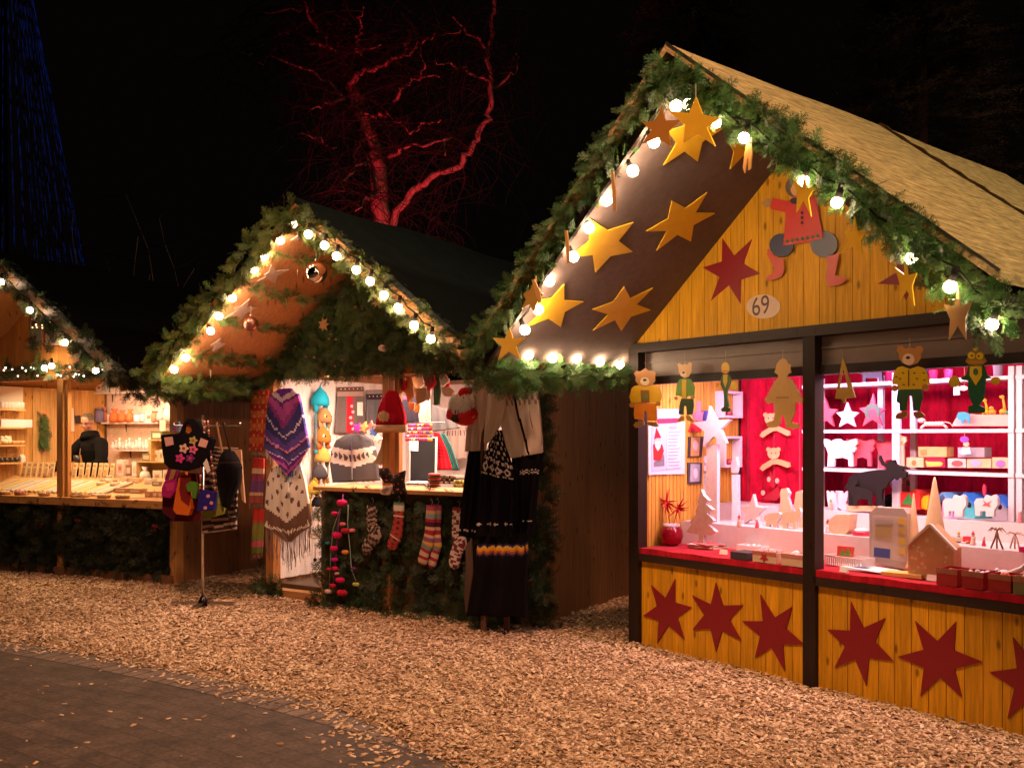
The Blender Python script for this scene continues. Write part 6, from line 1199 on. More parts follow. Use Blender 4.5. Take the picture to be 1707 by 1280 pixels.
SVS = (.72, .50, .42)
for p, lb in (([(452, 440), (481, 449), (458, 471), (428, 468), (440, 458)], 'rough pink white star on the orange soffit, in the middle'), ([(505, 378), (522, 388), (508, 406), (484, 400), (495, 385)], 'rough pale star on the soffit near the roof peak'), ([(415, 498), (428, 512), (401, 532), (373, 530), (390, 512)], 'rough pale star on the soffit between the third and fourth bulbs'), ([(368, 562), (376, 572), (355, 585), (350, 575)], 'small rough star low on the soffit behind the fir twigs')):
    cut(S2, 'wooden_star', tips(p, .45), slope=-1, th=.01, col=SVS, mat='matte', label=lb, cat='star', group='pale stars on the orange soffit')
for a, b, lb, k in ((446, 512, 'small cream straw star hanging under the second twig row', .04), (394, 570, 'small cream straw star hanging under the third twig row', .04), (539, 541, 'brownish star lying on the fir gable left of centre', .075), (627, 502, 'pale and brown star on the fir gable near the right bulbs', .06)):
    yy = -.55 if a < 500 else -.16; c = on(S2, a, b, y=yy); T = thing('straw_star', lb, 'star', at(S2, *c), 'small stars on the knitwear stall'); col = (.85, .62, .38) if a < 500 else (.42, .20, .08)
    mb = MB(col); mb.prism([(math.cos(q*math.pi/7)*k*(1 if q % 2 == 0 else .5), math.sin(q*math.pi/7)*k*(1 if q % 2 == 0 else .5)) for q in range(14)], 0, .006); mb.build('board', 'matte', T); mb = MB((.8, .7, .5)); mb.tube([(0, .003, k), (0, .003, k+.06)], .0015, 4); mb.build('thread', 'matte', T)
for a, b, lb in ((496, 447, 'slim pale icicle ornament left of the silver bauble'), (351, 618, 'slim pale icicle ornament under the lowest twig row')):
    c = on(S2, a, b, y=-.7); T = thing('icicle_ornament', lb, 'ornament', at(S2, *c), None); mb = MB((.85, .7, .45), True); mb.tube([(0, 0, .07), (0, 0, .03), (0, 0, -.07)], [.003, .012, .002], 8); mb.build('body', 'paint', T)
c = on(S2, 637, 580, y=-.14); T = thing('pine_cone', 'pale pinkish cone ornament on the fir gable', 'ornament', at(S2, *c), None); mb = MB((.75, .5, .42), True); mb.ball((0, 0, 0), .035, n=9, sc=(1.3, .7, .9)); mb.ball((.03, 0, -.015), .026, n=8); mb.build('body', 'matte', T)
for k in range(22):
    while True:
        a = random.uniform(-1.3, 1.4); b = random.uniform(2.25, 3.3)
        if b < S2.zu(a)-.12: break
    mb = MB(jit((.55, .24, .11), .3)); mb.ball((a, -.11-random.uniform(0, .03), b), random.uniform(.011, .02), n=7, sc=(1.2, .8, .8)); mb.build('dried_cone', 'matte', T2)

# ------------------------------------------------------------ bag rack in front of the soap stall
cr = on(WORLD, 338, 1010, z=0)
SR = stall(cr.x, cr.y, -14, 1, 1, 1, 1, 0, 0)
T = thing('bag_rack', 'chrome pole rack with a cross foot, hung with handbags', 'rack', SR.M, None)
mb = MB((.62, .55, .50)); mb.tube([(0, 0, .03), (0, 0, 1.80)], .014, 10); mb.build('pole', 'metal', T)
mb = MB((.45, .40, .36)); mb.bar((-.30, -.04, .03), (.30, .06, .03), .035, .022); mb.build('foot', 'metal', T)
mb = MB((.45, .40, .36)); mb.bar((.06, -.26, .027), (-.06, .26, .027), .035, .022); mb.build('foot', 'metal', T)
mb = MB((.05, .04, .04)); mb.lathe([(.045, .0), (.045, .05), (.03, .07), (.02, .10)], n=12); mb.build('hub', 'metal', T)
for (a, b) in (((0, 0, 1.70), (.42, -.05, 1.70)), ((0, 0, 1.70), (-.2, -.16, 1.70)), ((0, 0, 1.70), (.05, .3, 1.70))): mb = MB((.7, .64, .6)); mb.tube([a, b, Vector(b)+Vector((0, 0, .03))], .008, 6); mb.build('arm', 'metal', T)
gb = 'handbags on the chrome rack'
def bag(nm, lb, y, pts, col, th=.05, extra=(), mat='fabric', cat='bag', K=KE):
    return fig(SR, nm, lb, cat, y, [('body', K(*pts), col, 0)]+list(extra), gb, th=th, mat=mat)
def flw(cx, cy, r_, col, cen): return [('flower', [p for k in range(20) for p in circ(KE, cx+math.cos(k*.314)*0, cy, r_*(.78+.22*math.cos(5*k*.314)), None, 20)[k:k+1]], col, 1), ('flower_centre', circ(KE, cx, cy, r_*.3, None, 8), cen, 2)]
ex = [('price_label', KE((103, 333), (145, 328), (152, 368), (112, 378)), (.80, .42, .36), 1), ('price_label', KE((290, 335), (328, 350), (315, 385), (275, 375)), (.80, .42, .36), 1)]
ex += flw(250, 348, 24, (.55, .42, .14), (.4, .2, .05))+flw(203, 388, 27, (.85, .60, .42), (.5, .05, .1))+flw(251, 393, 25, (.80, .18, .30), (.3, .02, .1))+flw(183, 438, 27, (.80, .05, .34), (.3, .1, .05))+flw(235, 438, 25, (.25, .03, .22), (.6, .1, .1))
bag('tote_bag', 'large black felt tote bag with five felt flowers', -.20, [(85, 320), (180, 312), (200, 262), (222, 238), (248, 236), (272, 255), (298, 305), (350, 345), (325, 430), (290, 482), (210, 503), (130, 492), (102, 462), (90, 380), (85, 320.5), (222, 318), (243, 300), (238, 268), (222, 255), (204, 272), (203, 305), (222, 317.5)], (.008, .006, .009), .06, ex)
bag('scarf_bundle', 'orange and green cloth showing through the tote handle', -.17, [(205, 262), (240, 258), (242, 312), (200, 312)], (.55, .16, .04), .01, cat='cloth')
bag('purse', 'magenta felt purse on long straps at the left of the rack', -.12, [(90, 590), (108, 548), (155, 543), (162, 600), (132, 640), (90, 632)], (.50, .02, .20), .05, [('flap', KE((105, 565), (155, 560), (150, 600), (118, 605)), (.65, .06, .25), 1), ('strap', KE((104, 548), (122, 490), (126, 490), (110, 548)), (.3, .02, .1), 0), ('strap', KE((148, 545), (164, 500), (168, 500), (154, 545)), (.3, .02, .1), 0)])
bag('shoulder_bag', 'dark maroon soft bag behind the orange one', -.04, [(95, 620), (180, 510), (265, 515), (292, 715), (282, 758), (150, 758), (92, 710)], (.10, .012, .02), .06)
bag('pouch_bag', 'tall orange felt bag below the tote', -.14, [(180, 515), (205, 505), (222, 600), (240, 690), (226, 728), (165, 722), (148, 700), (160, 620)], (.72, .16, .02), .05, [('feathers', KE((188, 525), (238, 520), (240, 600), (230, 682), (190, 650), (180, 600)), (.22, .02, .02), 1)])
bag('felt_leaf_purse', 'green felt leaf purse beside the orange bag', -.17, [(212, 572), (235, 555), (268, 562), (272, 600), (262, 642), (245, 640), (240, 610), (220, 605)], (.10, .24, .03), .03)
bag('pouch', 'small navy blue pouch with pink flower dots', -.20, [(290, 598), (362, 612), (352, 702), (268, 706), (278, 618)], (.03, .02, .22), .04, [('dot', circ(KE, a, b, 9), (.75, .3, .35), 1) for a, b in ((326, 630), (343, 665), (312, 690))])
bag('ruffled_bag', 'green ruffled felt bag behind the navy pouch', -.13, [(345, 610), (372, 598), (395, 635), (408, 690), (402, 720), (350, 738), (300, 738), (285, 708), (330, 700)], (.28, .28, .05), .05, [('ruffle', KE((355, 620), (395, 650), (400, 668), (360, 670)), (.35, .42, .10), 1)])
T = cloth(SR, 'woven_bag', KE((345, 380), (320, 480), (305, 650), (298, 822)), KE((470, 385), (480, 480), (470, 650), (466, 800)), lambda u, v: (.42, .28, .20) if math.sin(v*95+4*abs(u-.5)) > .2 else (.05, .03, .03), y=-.06, nu=14, nv=70, bulge=.03, lb='beige and black striped woven bag low on the right of the rack', cat='bag', group=gb)
T = cloth(SR, 'backpack', KE((405, 400), (385, 430), (368, 500), (378, 590), (402, 685)), KE((440, 400), (465, 440), (482, 485), (470, 570), (418, 690)), lambda u, v: (.008, .006, .008) if abs(v-.35) > .015 else (.03, .02, .02), y=-.20, nu=14, nv=24, amp=.012, fq=1.5, bulge=.07, lb='black cloth backpack hanging on the right of the rack', cat='bag', group=gb)
bag('backpack_straps', 'long dark carrying straps of the black backpack on the rack', -.13, [(395, 255), (402, 255), (440, 395), (432, 400)], (.06, .03, .02), .01, [('strap', KE((395, 255), (402, 255), (440, 395), (432, 400)), (.06, .03, .02), 0), ('strap', KE((365, 255), (372, 255), (400, 410), (392, 415)), (.3, .15, .08), 0), ('cord', KE((440, 640), (480, 700), (470, 745), (430, 750), (415, 700), (421, 700), (435, 742), (466, 738), (473, 700), (436, 645)), (.02, .02, .02), 0)])
bag('cloth_wrap', 'tan woven cloth at the right end of the rack', -.10, [(440, 392), (492, 395), (500, 520), (512, 665), (498, 650), (485, 560), (480, 480)], (.45, .25, .14), .02, cat='cloth')
bag('striped_cloth', 'small blue and pink striped bag behind the tote on the left', -.05, [(140, 262), (175, 250), (182, 285), (178, 305), (138, 300)], (.22, .25, .36), .03, [('stripe', KE((152, 258), (165, 254), (166, 300), (155, 300)), (.6, .06, .25), 1)])
T = thing('bead_strap', 'string of coloured beads looped on the rack', 'beads', at(SR, *on(SR, *KE((310, 250))[0], y=-.15)), gb); b0 = on(SR, *KE((310, 250))[0], y=-.15)
for pth_ in (((308, 252), (305, 330), (292, 460), (285, 590)), ((325, 252), (335, 380), (350, 500), (362, 600))):
    mb = MB(); bp_ = [on(SR, *KE(poly(pth_, k/25))[0], y=-.18)-b0 for k in range(26)]; mb.tube(bp_, .004, 4, (.2, .1, .05))
    for k in range(26): mb.ball(bp_[k], .012, [(.75, .6, .4), (.5, .04, .05), (.1, .05, .04)][k % 3], 6)
    mb.build('bead_row', 'paint', T)
bag('price_tag', 'white paper tag beside the black tote', -.22, [(300, 465), (318, 440), (338, 500), (322, 516)], (.82, .72, .66), .003, cat='tag', mat='paper')
# ------------------------------------------------------------ people: one continuous surface by voxel remesh
def organic(nm, mb, voxel, mat, parent, colf, smooth=4):
    me = bpy.data.meshes.new('raw'); me.from_pydata(mb.v, [], mb.f); o = bpy.data.objects.new('raw', me); COL.objects.link(o)
    m = o.modifiers.new('r', 'REMESH'); m.mode = 'VOXEL'; m.voxel_size = voxel; m.adaptivity = 0
    if smooth: q = o.modifiers.new('s', 'SMOOTH'); q.iterations = smooth; q.factor = .5
    dg = bpy.context.evaluated_depsgraph_get(); dg.update(); e = o.evaluated_get(dg); m2 = e.to_mesh()
    v = [tuple(a.co) for a in m2.vertices]; f = [tuple(p.vertices) for p in m2.polygons]; cs = [colf(Vector(p.center)) for p in m2.polygons]
    e.to_mesh_clear(); bpy.data.objects.remove(o); bpy.data.meshes.remove(me)
    return link(nm, np.array(v), f, cs, [True]*len(f), mat, parent)
def limb(mb, pts, rad, n=12): 
    P = [Vector(p) for p in pts]; q = []; r = []
    for i in range(len(P)-1):
        for k in range(6): q.append(P[i].lerp(P[i+1], k/6)); r.append(rad[i]+(rad[i+1]-rad[i])*k/6)
    mb.tube(q+[P[-1]], r+[rad[-1]], n); 
    for p, rr in zip(P, rad): mb.ball(p, rr, n=n)
def hand(mb, W, d, side):
    """palm, four unequal fingers bent downward and a thumb from the palm's side"""
    d = Vector(d).normalized(); T = frm(W, d); s_ = side
    def p(x, y, z): return T @ Vector((x, y*s_, z))
    mb.tube([p(0, 0, 0), p(.045, 0, 0), p(.085, 0, -.004)], [.024, .034, .032], 10, flat=1.0)
    for k, (y, L) in enumerate(((-.030, .060), (-.010, .074), (.010, .078), (.028, .070))):
        mb.tube([p(.075, y, 0), p(.085+L*.45, y*1.1, -.008), p(.085+L*.8, y*1.15, -.03), p(.085+L*.9, y*1.15, -.045)], [.0095, .009, .008, .006], 7)
    mb.tube([p(.02, .025, 0), p(.055, .055, -.01), p(.085, .06, -.025)], [.012, .010, .007], 7)
def person(s, lb, pos, yaw, pitch, roll, skin, hair, hairlen, coat, lean=.1, floor=.12, arms=None, scale=1.0, glasses=False, zipc=None):
    """pos: centre of the head (stall frame); yaw turns the face away from the front"""
    H = Vector(pos); T = thing('person', lb, 'person', at(s, H.x, H.y, floor), None); H = H-Vector((H.x, H.y, floor))
    hz = H.z; R_ = Matrix.Translation((0, 0, hz)) @ Matrix.Rotation(R(yaw), 4, 'Z') @ Matrix.Rotation(R(pitch), 4, 'X') @ Matrix.Rotation(R(roll), 4, 'Y')
    mb = MB(); B = lambda c, r, sc=(1, 1, 1): mb.ball(R_ @ Vector(c), r, n=16, sc=sc, T=R_.to_3x3().to_4x4())
    # face looks along -y
    B((0, .012, .030), .088, (.86, 1.06, .95)); B((0, -.015, -.030), .068, (.88, 1.0, 1.15)); B((0, -.050, -.082), .030, (1.1, .8, .8)); B((0, -.02, -.07), .048, (1.0, 1, .75))
    for sg in (-1, 1):
        B((sg*.036, -.062, -.028), .024, (1, .7, .9)); B((sg*.030, -.076, .024), .017, (1.3, .6, .5)); B((sg*.077, .008, -.005), .020, (.4, .75, 1.25)); B((sg*.011, -.088, -.028), .0085)
    mb.tube([R_ @ Vector(p) for p in ((0, -.078, .018), (0, -.092, -.008), (0, -.104, -.026), (0, -.088, -.034))], [.008, .009, .012, .007], 8)
    B((0, -.083, -.056), .015, (1.3, .6, .5)); 
    neck0 = R_ @ Vector((0, .02, -.07)); sh = Vector((0, lean*.25+.03, hz-.235)); limb(mb, [neck0, neck0.lerp(sh, .6), sh], [.052, .054, .062])
    sw = .175; hip = Vector((0, .10+lean, max(.85, hz-.80))); 
    A = arms or [((-.34, -.05, -.52), (-.26, -.30, -.62)), ((.34, -.05, -.52), (.26, -.30, -.62))]
    limb(mb, [sh, sh.lerp(hip, .5), hip], [.10, .12, .13])
    for sg in (-1, 1): limb(mb, [hip+Vector((sg*.09, 0, 0)), Vector((sg*.11, .12+lean, hip.z*.5)), Vector((sg*.12, .16+lean, .06))], [.085, .058, .04]); mb.ball((sg*.12, .11+lean, .035), .045, n=10, sc=(1, 2.2, .75))
    for sg, (el, wr) in zip((-1, 1), A):
        S_ = sh+Vector((sg*sw, .01, -.02)); E = Vector((el[0], el[1], hz+el[2])); W_ = Vector((wr[0], wr[1], hz+wr[2])); limb(mb, [sh+Vector((0, 0, -.02)), S_, E, W_], [.06, .055, .040, .027]); hand(mb, W_, (W_-E), -sg)
    Ri = R_.inverted()
    def cf(c):
        q = Ri @ c
        if q.z > -.2 and q.y < -.05:
            if abs(q.x) < .026 and -.064 < q.z < -.048 and q.y < -.075: return (.45, .12, .10)
            if abs(q.z+.030) < .02 and abs(abs(q.x)-.042) < .018: return tuple(a*b for a, b in zip(skin, (1.05, .82, .80)))
        if hairlen < .012 and q.z > .035+.25*max(0, -q.y-.02)*2 and (q.y > -.045 or q.z > .085): return tuple(a*random.uniform(.85, 1.15) for a in hair)
        if hairlen < .012 and q.y > .045 and q.z > -.04: return hair
        return skin
    organic('body', mb, .0065, 'skin', T, cf, 3)
    for sg in (-1, 1):
        mb = MB((.75, .68, .62)); mb.ball(R_ @ Vector((sg*.030, -.078, .004)), .0105, n=10, sc=(1.3, .6, .55)); e = mb.build('eye', 'gloss', T)
        mb = MB((.04, .025, .02)); mb.ball(R_ @ Vector((sg*.030, -.0845, .0035)), .0042, n=8); mb.tube([R_ @ Vector(p) for p in ((sg*.017, -.0835, .0095), (sg*.031, -.0865, .012), (sg*.044, -.080, .008))], .0022, 5); mb.build('iris', 'matte', e)
        mb = MB(tuple(x*.6 for x in hair)); mb.tube([R_ @ Vector(p) for p in ((sg*.014, -.088, .028), (sg*.032, -.090, .034), (sg*.049, -.080, .028))], [.003, .0035, .002], 6); mb.build('eyebrow', 'matte', T)
    mb = MB(hair)
    Rh = R_.to_3x3()
    for k in range(700 if hairlen < .012 else 1500):
        d = Vector((random.gauss(0, 1), random.gauss(0, 1), random.gauss(0, 1))).normalized(); p = Vector((0, .012, .030))+Vector((d.x*.088*.86, d.y*.088*1.06, d.z*.088*.95))
        if p.z < .055-(.012+p.y)*1.0 and p.y < .04: continue
        if p.z < -.035: continue
        if p.y < -.030 and p.z < .082: continue
        t = Vector((d.x*.3, .4+d.y*.3, .25 if hairlen < .03 else -.8)); q = p+(d*.35+t*.65).normalized()*hairlen*random.uniform(.7, 1.2)+d*.003
        mb.tube([R_ @ p, R_ @ (p.lerp(q, .5)+d*hairlen*.15), R_ @ q], [.0035, .003, .0012], 3, jit(hair, .3), cap=False)
    B2 = MB(tuple(x*.8 for x in hair)); mb.sm = [False]*len(mb.f); mb.build('hair', 'matte', T)
    # coat: swollen copy of the trunk and arms, open at wrists and neck
    mb = MB(); limb(mb, [sh+Vector((0, 0, .02)), sh+Vector((0, .02, -.10)), sh.lerp(hip, .5), hip, hip+Vector((0, .02, -.14))], [.098, .150, .155, .16, .165])
    for sg in (-1, 1): limb(mb, [sh+Vector((sg*.02, 0, -.02)), sh+Vector((sg*sw*.95, .01, -.045))], [.10, .088])
    for sg, (el, wr) in zip((-1, 1), A):
        S_ = sh+Vector((sg*sw*.95, .01, -.045)); E = Vector((el[0], el[1], hz+el[2])); W_ = Vector((wr[0], wr[1], hz+wr[2])); limb(mb, [S_, S_.lerp(E, .5)+Vector((sg*.012, 0, 0)), E, W_.lerp(E, .06)], [.088, .080, .070, .050])
    ring = [sh+Vector((math.cos(a)*.085, math.sin(a)*.075-.015, .085+.018*math.sin(a+2))) for a in np.linspace(0, 6.283, 17)]
    mb.tube(ring, .034, 10); ring = [p+Vector((0, 0, -.045)) for p in ring]; mb.tube([sh+(p-sh)*1.1 for p in ring], .040, 10)
    co = organic('coat', mb, .010, 'fabric', T, lambda c: coat, 2)
    if zipc:
        mb = MB(zipc); y_ = sh.y-.16; mb.bar((.01, y_-.015, hz-.33), (.0, y_-.03, hz-.47), .006, .010); mb.box(-.012, .012, y_-.040, y_-.028, hz-.52, hz-.47); mb.build('zip', 'metal', co)
    if glasses:
        mb = MB((.25, .12, .10))
        for sg in (-1, 1): mb.tube([R_ @ Vector((sg*.031+.019*math.cos(a), -.098, .002+.014*math.sin(a))) for a in np.linspace(0, 6.283, 13)], .0016, 5); mb.tube([R_ @ Vector(p) for p in ((sg*.05, -.098, .006), (sg*.078, -.02, .008))], .0014, 5)
        mb.tube([R_ @ Vector(p) for p in ((-.012, -.098, .006), (.012, -.098, .006))], .0016, 5); mb.build('glasses', 'gloss', T)
    return T
h = on(S1, 146, 704, y=1.02)
person(S1, 'seller with cropped grey hair and black coat, looking down at the soap counter', (h.x, h.y, h.z), 14, 20, 3, (.40, .185, .125), (.13, .095, .065), .007, (.006, .005, .005), lean=.10, zipc=(.6, .45, .3), arms=[((-.30, -.08, -.50), (-.24, -.34, -.60)), ((.30, -.06, -.52), (.20, -.34, -.64))])
h = on(S3, 1497, 797, y=1.52)
person(S3, 'person with grey hair and glasses peering through the toy shelves', (h.x, h.y, h.z), 14, 4, -4, (.66, .38, .30), (.30, .22, .18), .05, (.02, .018, .02), lean=.05, floor=.12, glasses=True)

# ------------------------------------------------------------ soap stall goods
K1 = crop(0, 620, 5.818); K2 = crop(140, 630, 5.818); K3 = crop(0, 440, 6.096)
mb = MB((.62, .36, .15)); mb.add([(-1.6, .12, .905), (1.62, .12, .905), (1.62, .62, 1.10), (-1.6, .62, 1.10), (-1.6, .12, .90), (1.62, .12, .90), (1.62, .62, .90), (-1.6, .62, .90)], [(0, 1, 2, 3), (4, 7, 6, 5), (0, 4, 5, 1), (1, 5, 6, 2), (2, 6, 7, 3), (3, 7, 4, 0)]); mb.build('display_slope', 'woodx', T1)
def zs(y): return .905+(y-.12)*.39
g1 = 'upright printed cards on the soap counter'
def cards():
    proto = None
    for i, px in enumerate([38, 47, 56, 65, 75, 84, 113, 123, 134, 144, 154, 164, 174, 184]):
        c = on(S1, px, 790, y=.56)
        if proto is None:
            T = thing('display_card', 'upright tan printed card in the long row at the back of the soap counter', 'card', at(S1, c.x, .56, zs(.56)+.001), g1)
            mb = MB((.78, .56, .30)); mb.box(-.033, .033, 0, .012, 0, .20, T=Matrix.Rotation(R(-10), 4, 'X')); mb.build('sheet', 'paper', T)
            mb = MB((.42, .26, .13)); 
            for z0, z1 in ((.15, .175), (.10, .112), (.08, .088), (.06, .066), (.02, .05)): mb.box(-.022, .022, -.0025, -.0008, z0, z1, T=Matrix.Rotation(R(-10), 4, 'X'))
            mb.build('print', 'paper', T); proto = T
        else:
            T = proto.copy(); COL.objects.link(T); T.matrix_world = at(S1, c.x, .56+random.uniform(-.01, .01), zs(.56)+.001, random.uniform(-8, 8))
            for ch in list(proto.children): k = ch.copy(); COL.objects.link(k); k.parent = T
cards()
mb = MB((.42, .24, .10)); mb.box(-1.55, .45, .60, .615, zs(.60)-.0, zs(.6)+.05)
# soap strips lying on the slope
cols = [(.58, .44, .26), (.60, .38, .16), (.48, .45, .30), (.62, .40, .08), (.58, .46, .36), (.40, .42, .36), (.62, .50, .36), (.52, .36, .27), (.60, .54, .44)]
def strips():
    proto = {}
    for i in range(26):
        ci = i % len(cols); x = -1.52+i*.078; sk = -.18
        if ci not in proto:
            mb = MB(cols[ci]); L = .36; mb.box(-.032, .032, 0, L, 0, .022); 
            T = tag(mb.build('soap_packet', 'paper'), ['pale cream', 'light orange', 'sage green', 'golden yellow', 'rose cream', 'grey green', 'warm white', 'dusty pink', 'off white'][ci]+' long soap packet lying in the slanting row', 'soap', 'long soap packets on the soap counter'); proto[ci] = T
        else: T = proto[ci].copy(); COL.objects.link(T)
        T.matrix_world = at(S1, x, .16, zs(.16)+.003) @ Matrix.Rotation(math.atan(.39), 4, 'X') @ Matrix.Rotation(R(-24+random.uniform(-3, 3)), 4, 'Z')
strips()
def dish(lb, px, w_, d, col, fill, y=.0, z=.901, hgt_=.03, nm='basket', cat='basket', x=None):
    c = on(S1, px, 815, y=y); T = thing(nm, lb, cat, at(S1, c.x, y, z+.001), 'small goods on the soap counter'); mb = MB(col)
    mb.lathe([(.8, 0), (1, hgt_/w_*2)], n=14); mb.v = [(a*w_/2, b*d/2, c_*w_/2) for a, b, c_ in mb.v]; mb.build('tray', 'matte', T)
    mb = MB(fill)
    for k in range(10): mb.ball((random.uniform(-.36, .36)*w_, random.uniform(-.34, .34)*d, hgt_+.004), .014, jit(fill, .25), 6, (1.2, 1.2, .8))
    mb.build('soaps', 'matte', T)
for px, lb, w_, col, fill in ((8, 'oval tray of cream soaps at the left edge of the counter', .2, (.42, .22, .10), (.75, .6, .42)), (34, 'oval tray of reddish soaps left of the centre post', .17, (.40, .18, .10), (.62, .2, .16)), (74, 'low tray of pale soaps beside the centre post', .16, (.42, .24, .12), (.75, .55, .35)), (126, 'three round brown soaps right of the centre post', .14, (.5, .35, .2), (.32, .14, .09)), (140, 'oval tray of amber soaps below the long packets', .15, (.5, .35, .2), (.6, .35, .15)), (173, 'wicker tray of wrapped soaps in the front row', .2, (.38, .22, .1), (.8, .6, .4)), (204, 'second wicker tray of wrapped soaps in the front row', .2, (.36, .2, .1), (.78, .58, .36))): dish(lb, px, w_, .13, col, fill)
def pack(lb, px, py, y, z, w_, d, h_, col, top=None, mat='paper', nm='packet', cat='packet', s=S1, rz=0, label_=None, grp='packets on the soap stall'):
    c = on(s, px, py, y=y); T = thing(nm, lb, cat, at(s, c.x, y, z+.001, rz), grp)
    mb = MB(col)
    if nm == 'jar': mb.lathe([(w_*.42, 0), (w_*.5, .01), (w_*.5, h_*.8), (w_*.36, h_*.86)], n=12)
    elif nm == 'bag': mb.lathe([(w_*.45, 0), (w_*.52, h_*.3), (w_*.42, h_*.6), (w_*.14, h_*.74), (w_*.35, h_)], n=12)
    else: mb.box(-w_/2, w_/2, 0, d, 0, h_)
    mb.build('body', mat, T)
    if nm == 'jar': mb = MB(top or (.5, .2, .1)); mb.lathe([(w_*.42, h_*.86), (w_*.42, h_)], n=12); mb.build('lid', 'paint', T)
    elif nm == 'bag': mb = MB(top or (.5, .1, .1)); mb.lathe([(w_*.18, h_*.70), (w_*.2, h_*.76)], n=10); mb.build('ribbon', 'matte', T)
    else:
        mb = MB(label_ or jit((.75, .55, .4), .3)); mb.box(-w_*.34, w_*.34, -.0022, -.0006, h_*.2, h_*.75); mb.build('label_print', 'paper', T)
        if top: mb = MB(top); mb.box(-w_*.2, w_*.2, -.0034, -.0024, h_*.35, h_*.6); mb.build('motif', 'paper', T)
OLV = (.20, .17, .07)
yy = .62
mb = MB((.66, .40, .15))
# little wooden cubby boxes at the right end
Tq = thing('cubby_box', 'stepped pine cubby boxes at the right end of the soap counter', 'shelf', at(S1, on(S1, 231, 785, y=.70).x, .66, .90), None)
mb = MB((.68, .42, .16)); W2 = .95
for (x0, x1, z0, z1) in ((0, W2, .13, .145), (0, .018, .145, .40), (0, W2, .385, .40), (.22, .238, .40, .66), (.22, W2, .645, .66)): mb.box(x0, x1, 0, .2, z0, z1)
mb.box(0, W2, .2, .21, .0, .66); mb.box(0, W2, 0, .2, .0, .129); mb.build('frame', 'woodx', Tq)
for args in (
    ('white and red star patterned bag standing by the seller, left of the cubbies', 200, 790, .66, 1.12, .11, .08, .19, (.82, .66, .60), (.6, .12, .1)), ('dark brown fronted packet behind the patterned bag', 214, 790, .70, 1.12, .09, .06, .13, (.30, .15, .1), (.8, .6, .5)), ('white box beside the left side of the cubbies', 224, 790, .66, 1.12, .08, .08, .17, (.85, .78, .74), (.8, .5, .45)),
    ('white paper packet in the lower cubby', 262, 783, .70, 1.06, .14, .08, .13, (.84, .72, .60), (.5, .25, .15)), ('patterned packet at the right of the lower cubby', 277, 783, .70, 1.06, .10, .08, .14, (.78, .62, .48), (.4, .2, .15)),
    ('olive green box on the lower step of the cubbies', 244, 757, .70, 1.301, .14, .12, .09, OLV, None), ('cream packet in the upper cubby', 260, 756, .72, 1.301, .08, .06, .13, (.82, .70, .52), (.4, .3, .1)), ('second cream packet at the right of the upper cubby', 269, 756, .72, 1.301, .07, .06, .14, (.80, .66, .48), (.35, .25, .1)), ('dark olive box on top of the cubbies', 261, 730, .70, 1.561, .18, .12, .10, (.16, .15, .06), None), ('white card standing on the dark olive box', 271, 712, .72, 1.662, .09, .01, .13, (.85, .72, .60), None)):
    pack(*args)
pack('white gathered bag tied with ribbon in the lower cubby', 242, 783, .72, 1.061, .13, .1, .17, (.82, .72, .66), (.55, .2, .15), nm='bag', cat='bag')
i = 0
for px, py, y, w_, h_, col, nm, lb in ((170, 800, .40, .13, .07, (.82, .60, .42), 'bag', 'small clear bag of treats in the middle of the counter'), (182, 797, .46, .12, .09, (.84, .66, .50), 'bag', 'twisted white sweet bag right of the card row'), (192, 803, .38, .12, .08, (.78, .55, .38), 'bag', 'pinkish treat bag beside the twisted one'), (205, 795, .48, .12, .06, (.80, .55, .30), 'packet', 'orange tan packet behind the biscuit rows'), (222, 795, .48, .16, .05, (.72, .50, .32), 'packet', 'flat brown packet below the white box'), (246, 797, .46, .12, .06, (.85, .76, .66), 'packet', 'white printed packet under the lower cubby'), (260, 799, .42, .12, .05, (.34, .28, .26), 'packet', 'small grey packet under the lower cubby'), (275, 799, .42, .10, .06, (.80, .66, .52), 'packet', 'cream packet at the far right of the slope'), (200, 812, .22, .2, .05, (.50, .28, .18), 'packet', 'long brown soap box in the second row'), (225, 812, .22, .2, .05, (.52, .30, .2), 'packet', 'longer brown soap box beside the first'), (246, 817, .14, .09, .06, (.55, .32, .24), 'packet', 'small square brown soap near the counter end'), (258, 817, .14, .07, .065, (.62, .40, .30), 'packet', 'square pinkish soap near the counter end'), (268, 817, .14, .08, .065, (.55, .32, .22), 'packet', 'last square brown soap at the counter end'), (110, 812, .25, .12, .03, (.8, .6, .35), 'packet', 'flat yellow packet right of the centre post'), (158, 815, .10, .18, .03, (.85, .55, .3), 'packet', 'flat orange box at the front edge of the counter')):
    pack(lb, px, py, y, zs(y)+.004, w_, .09, h_, col, None, nm=nm, cat=nm)
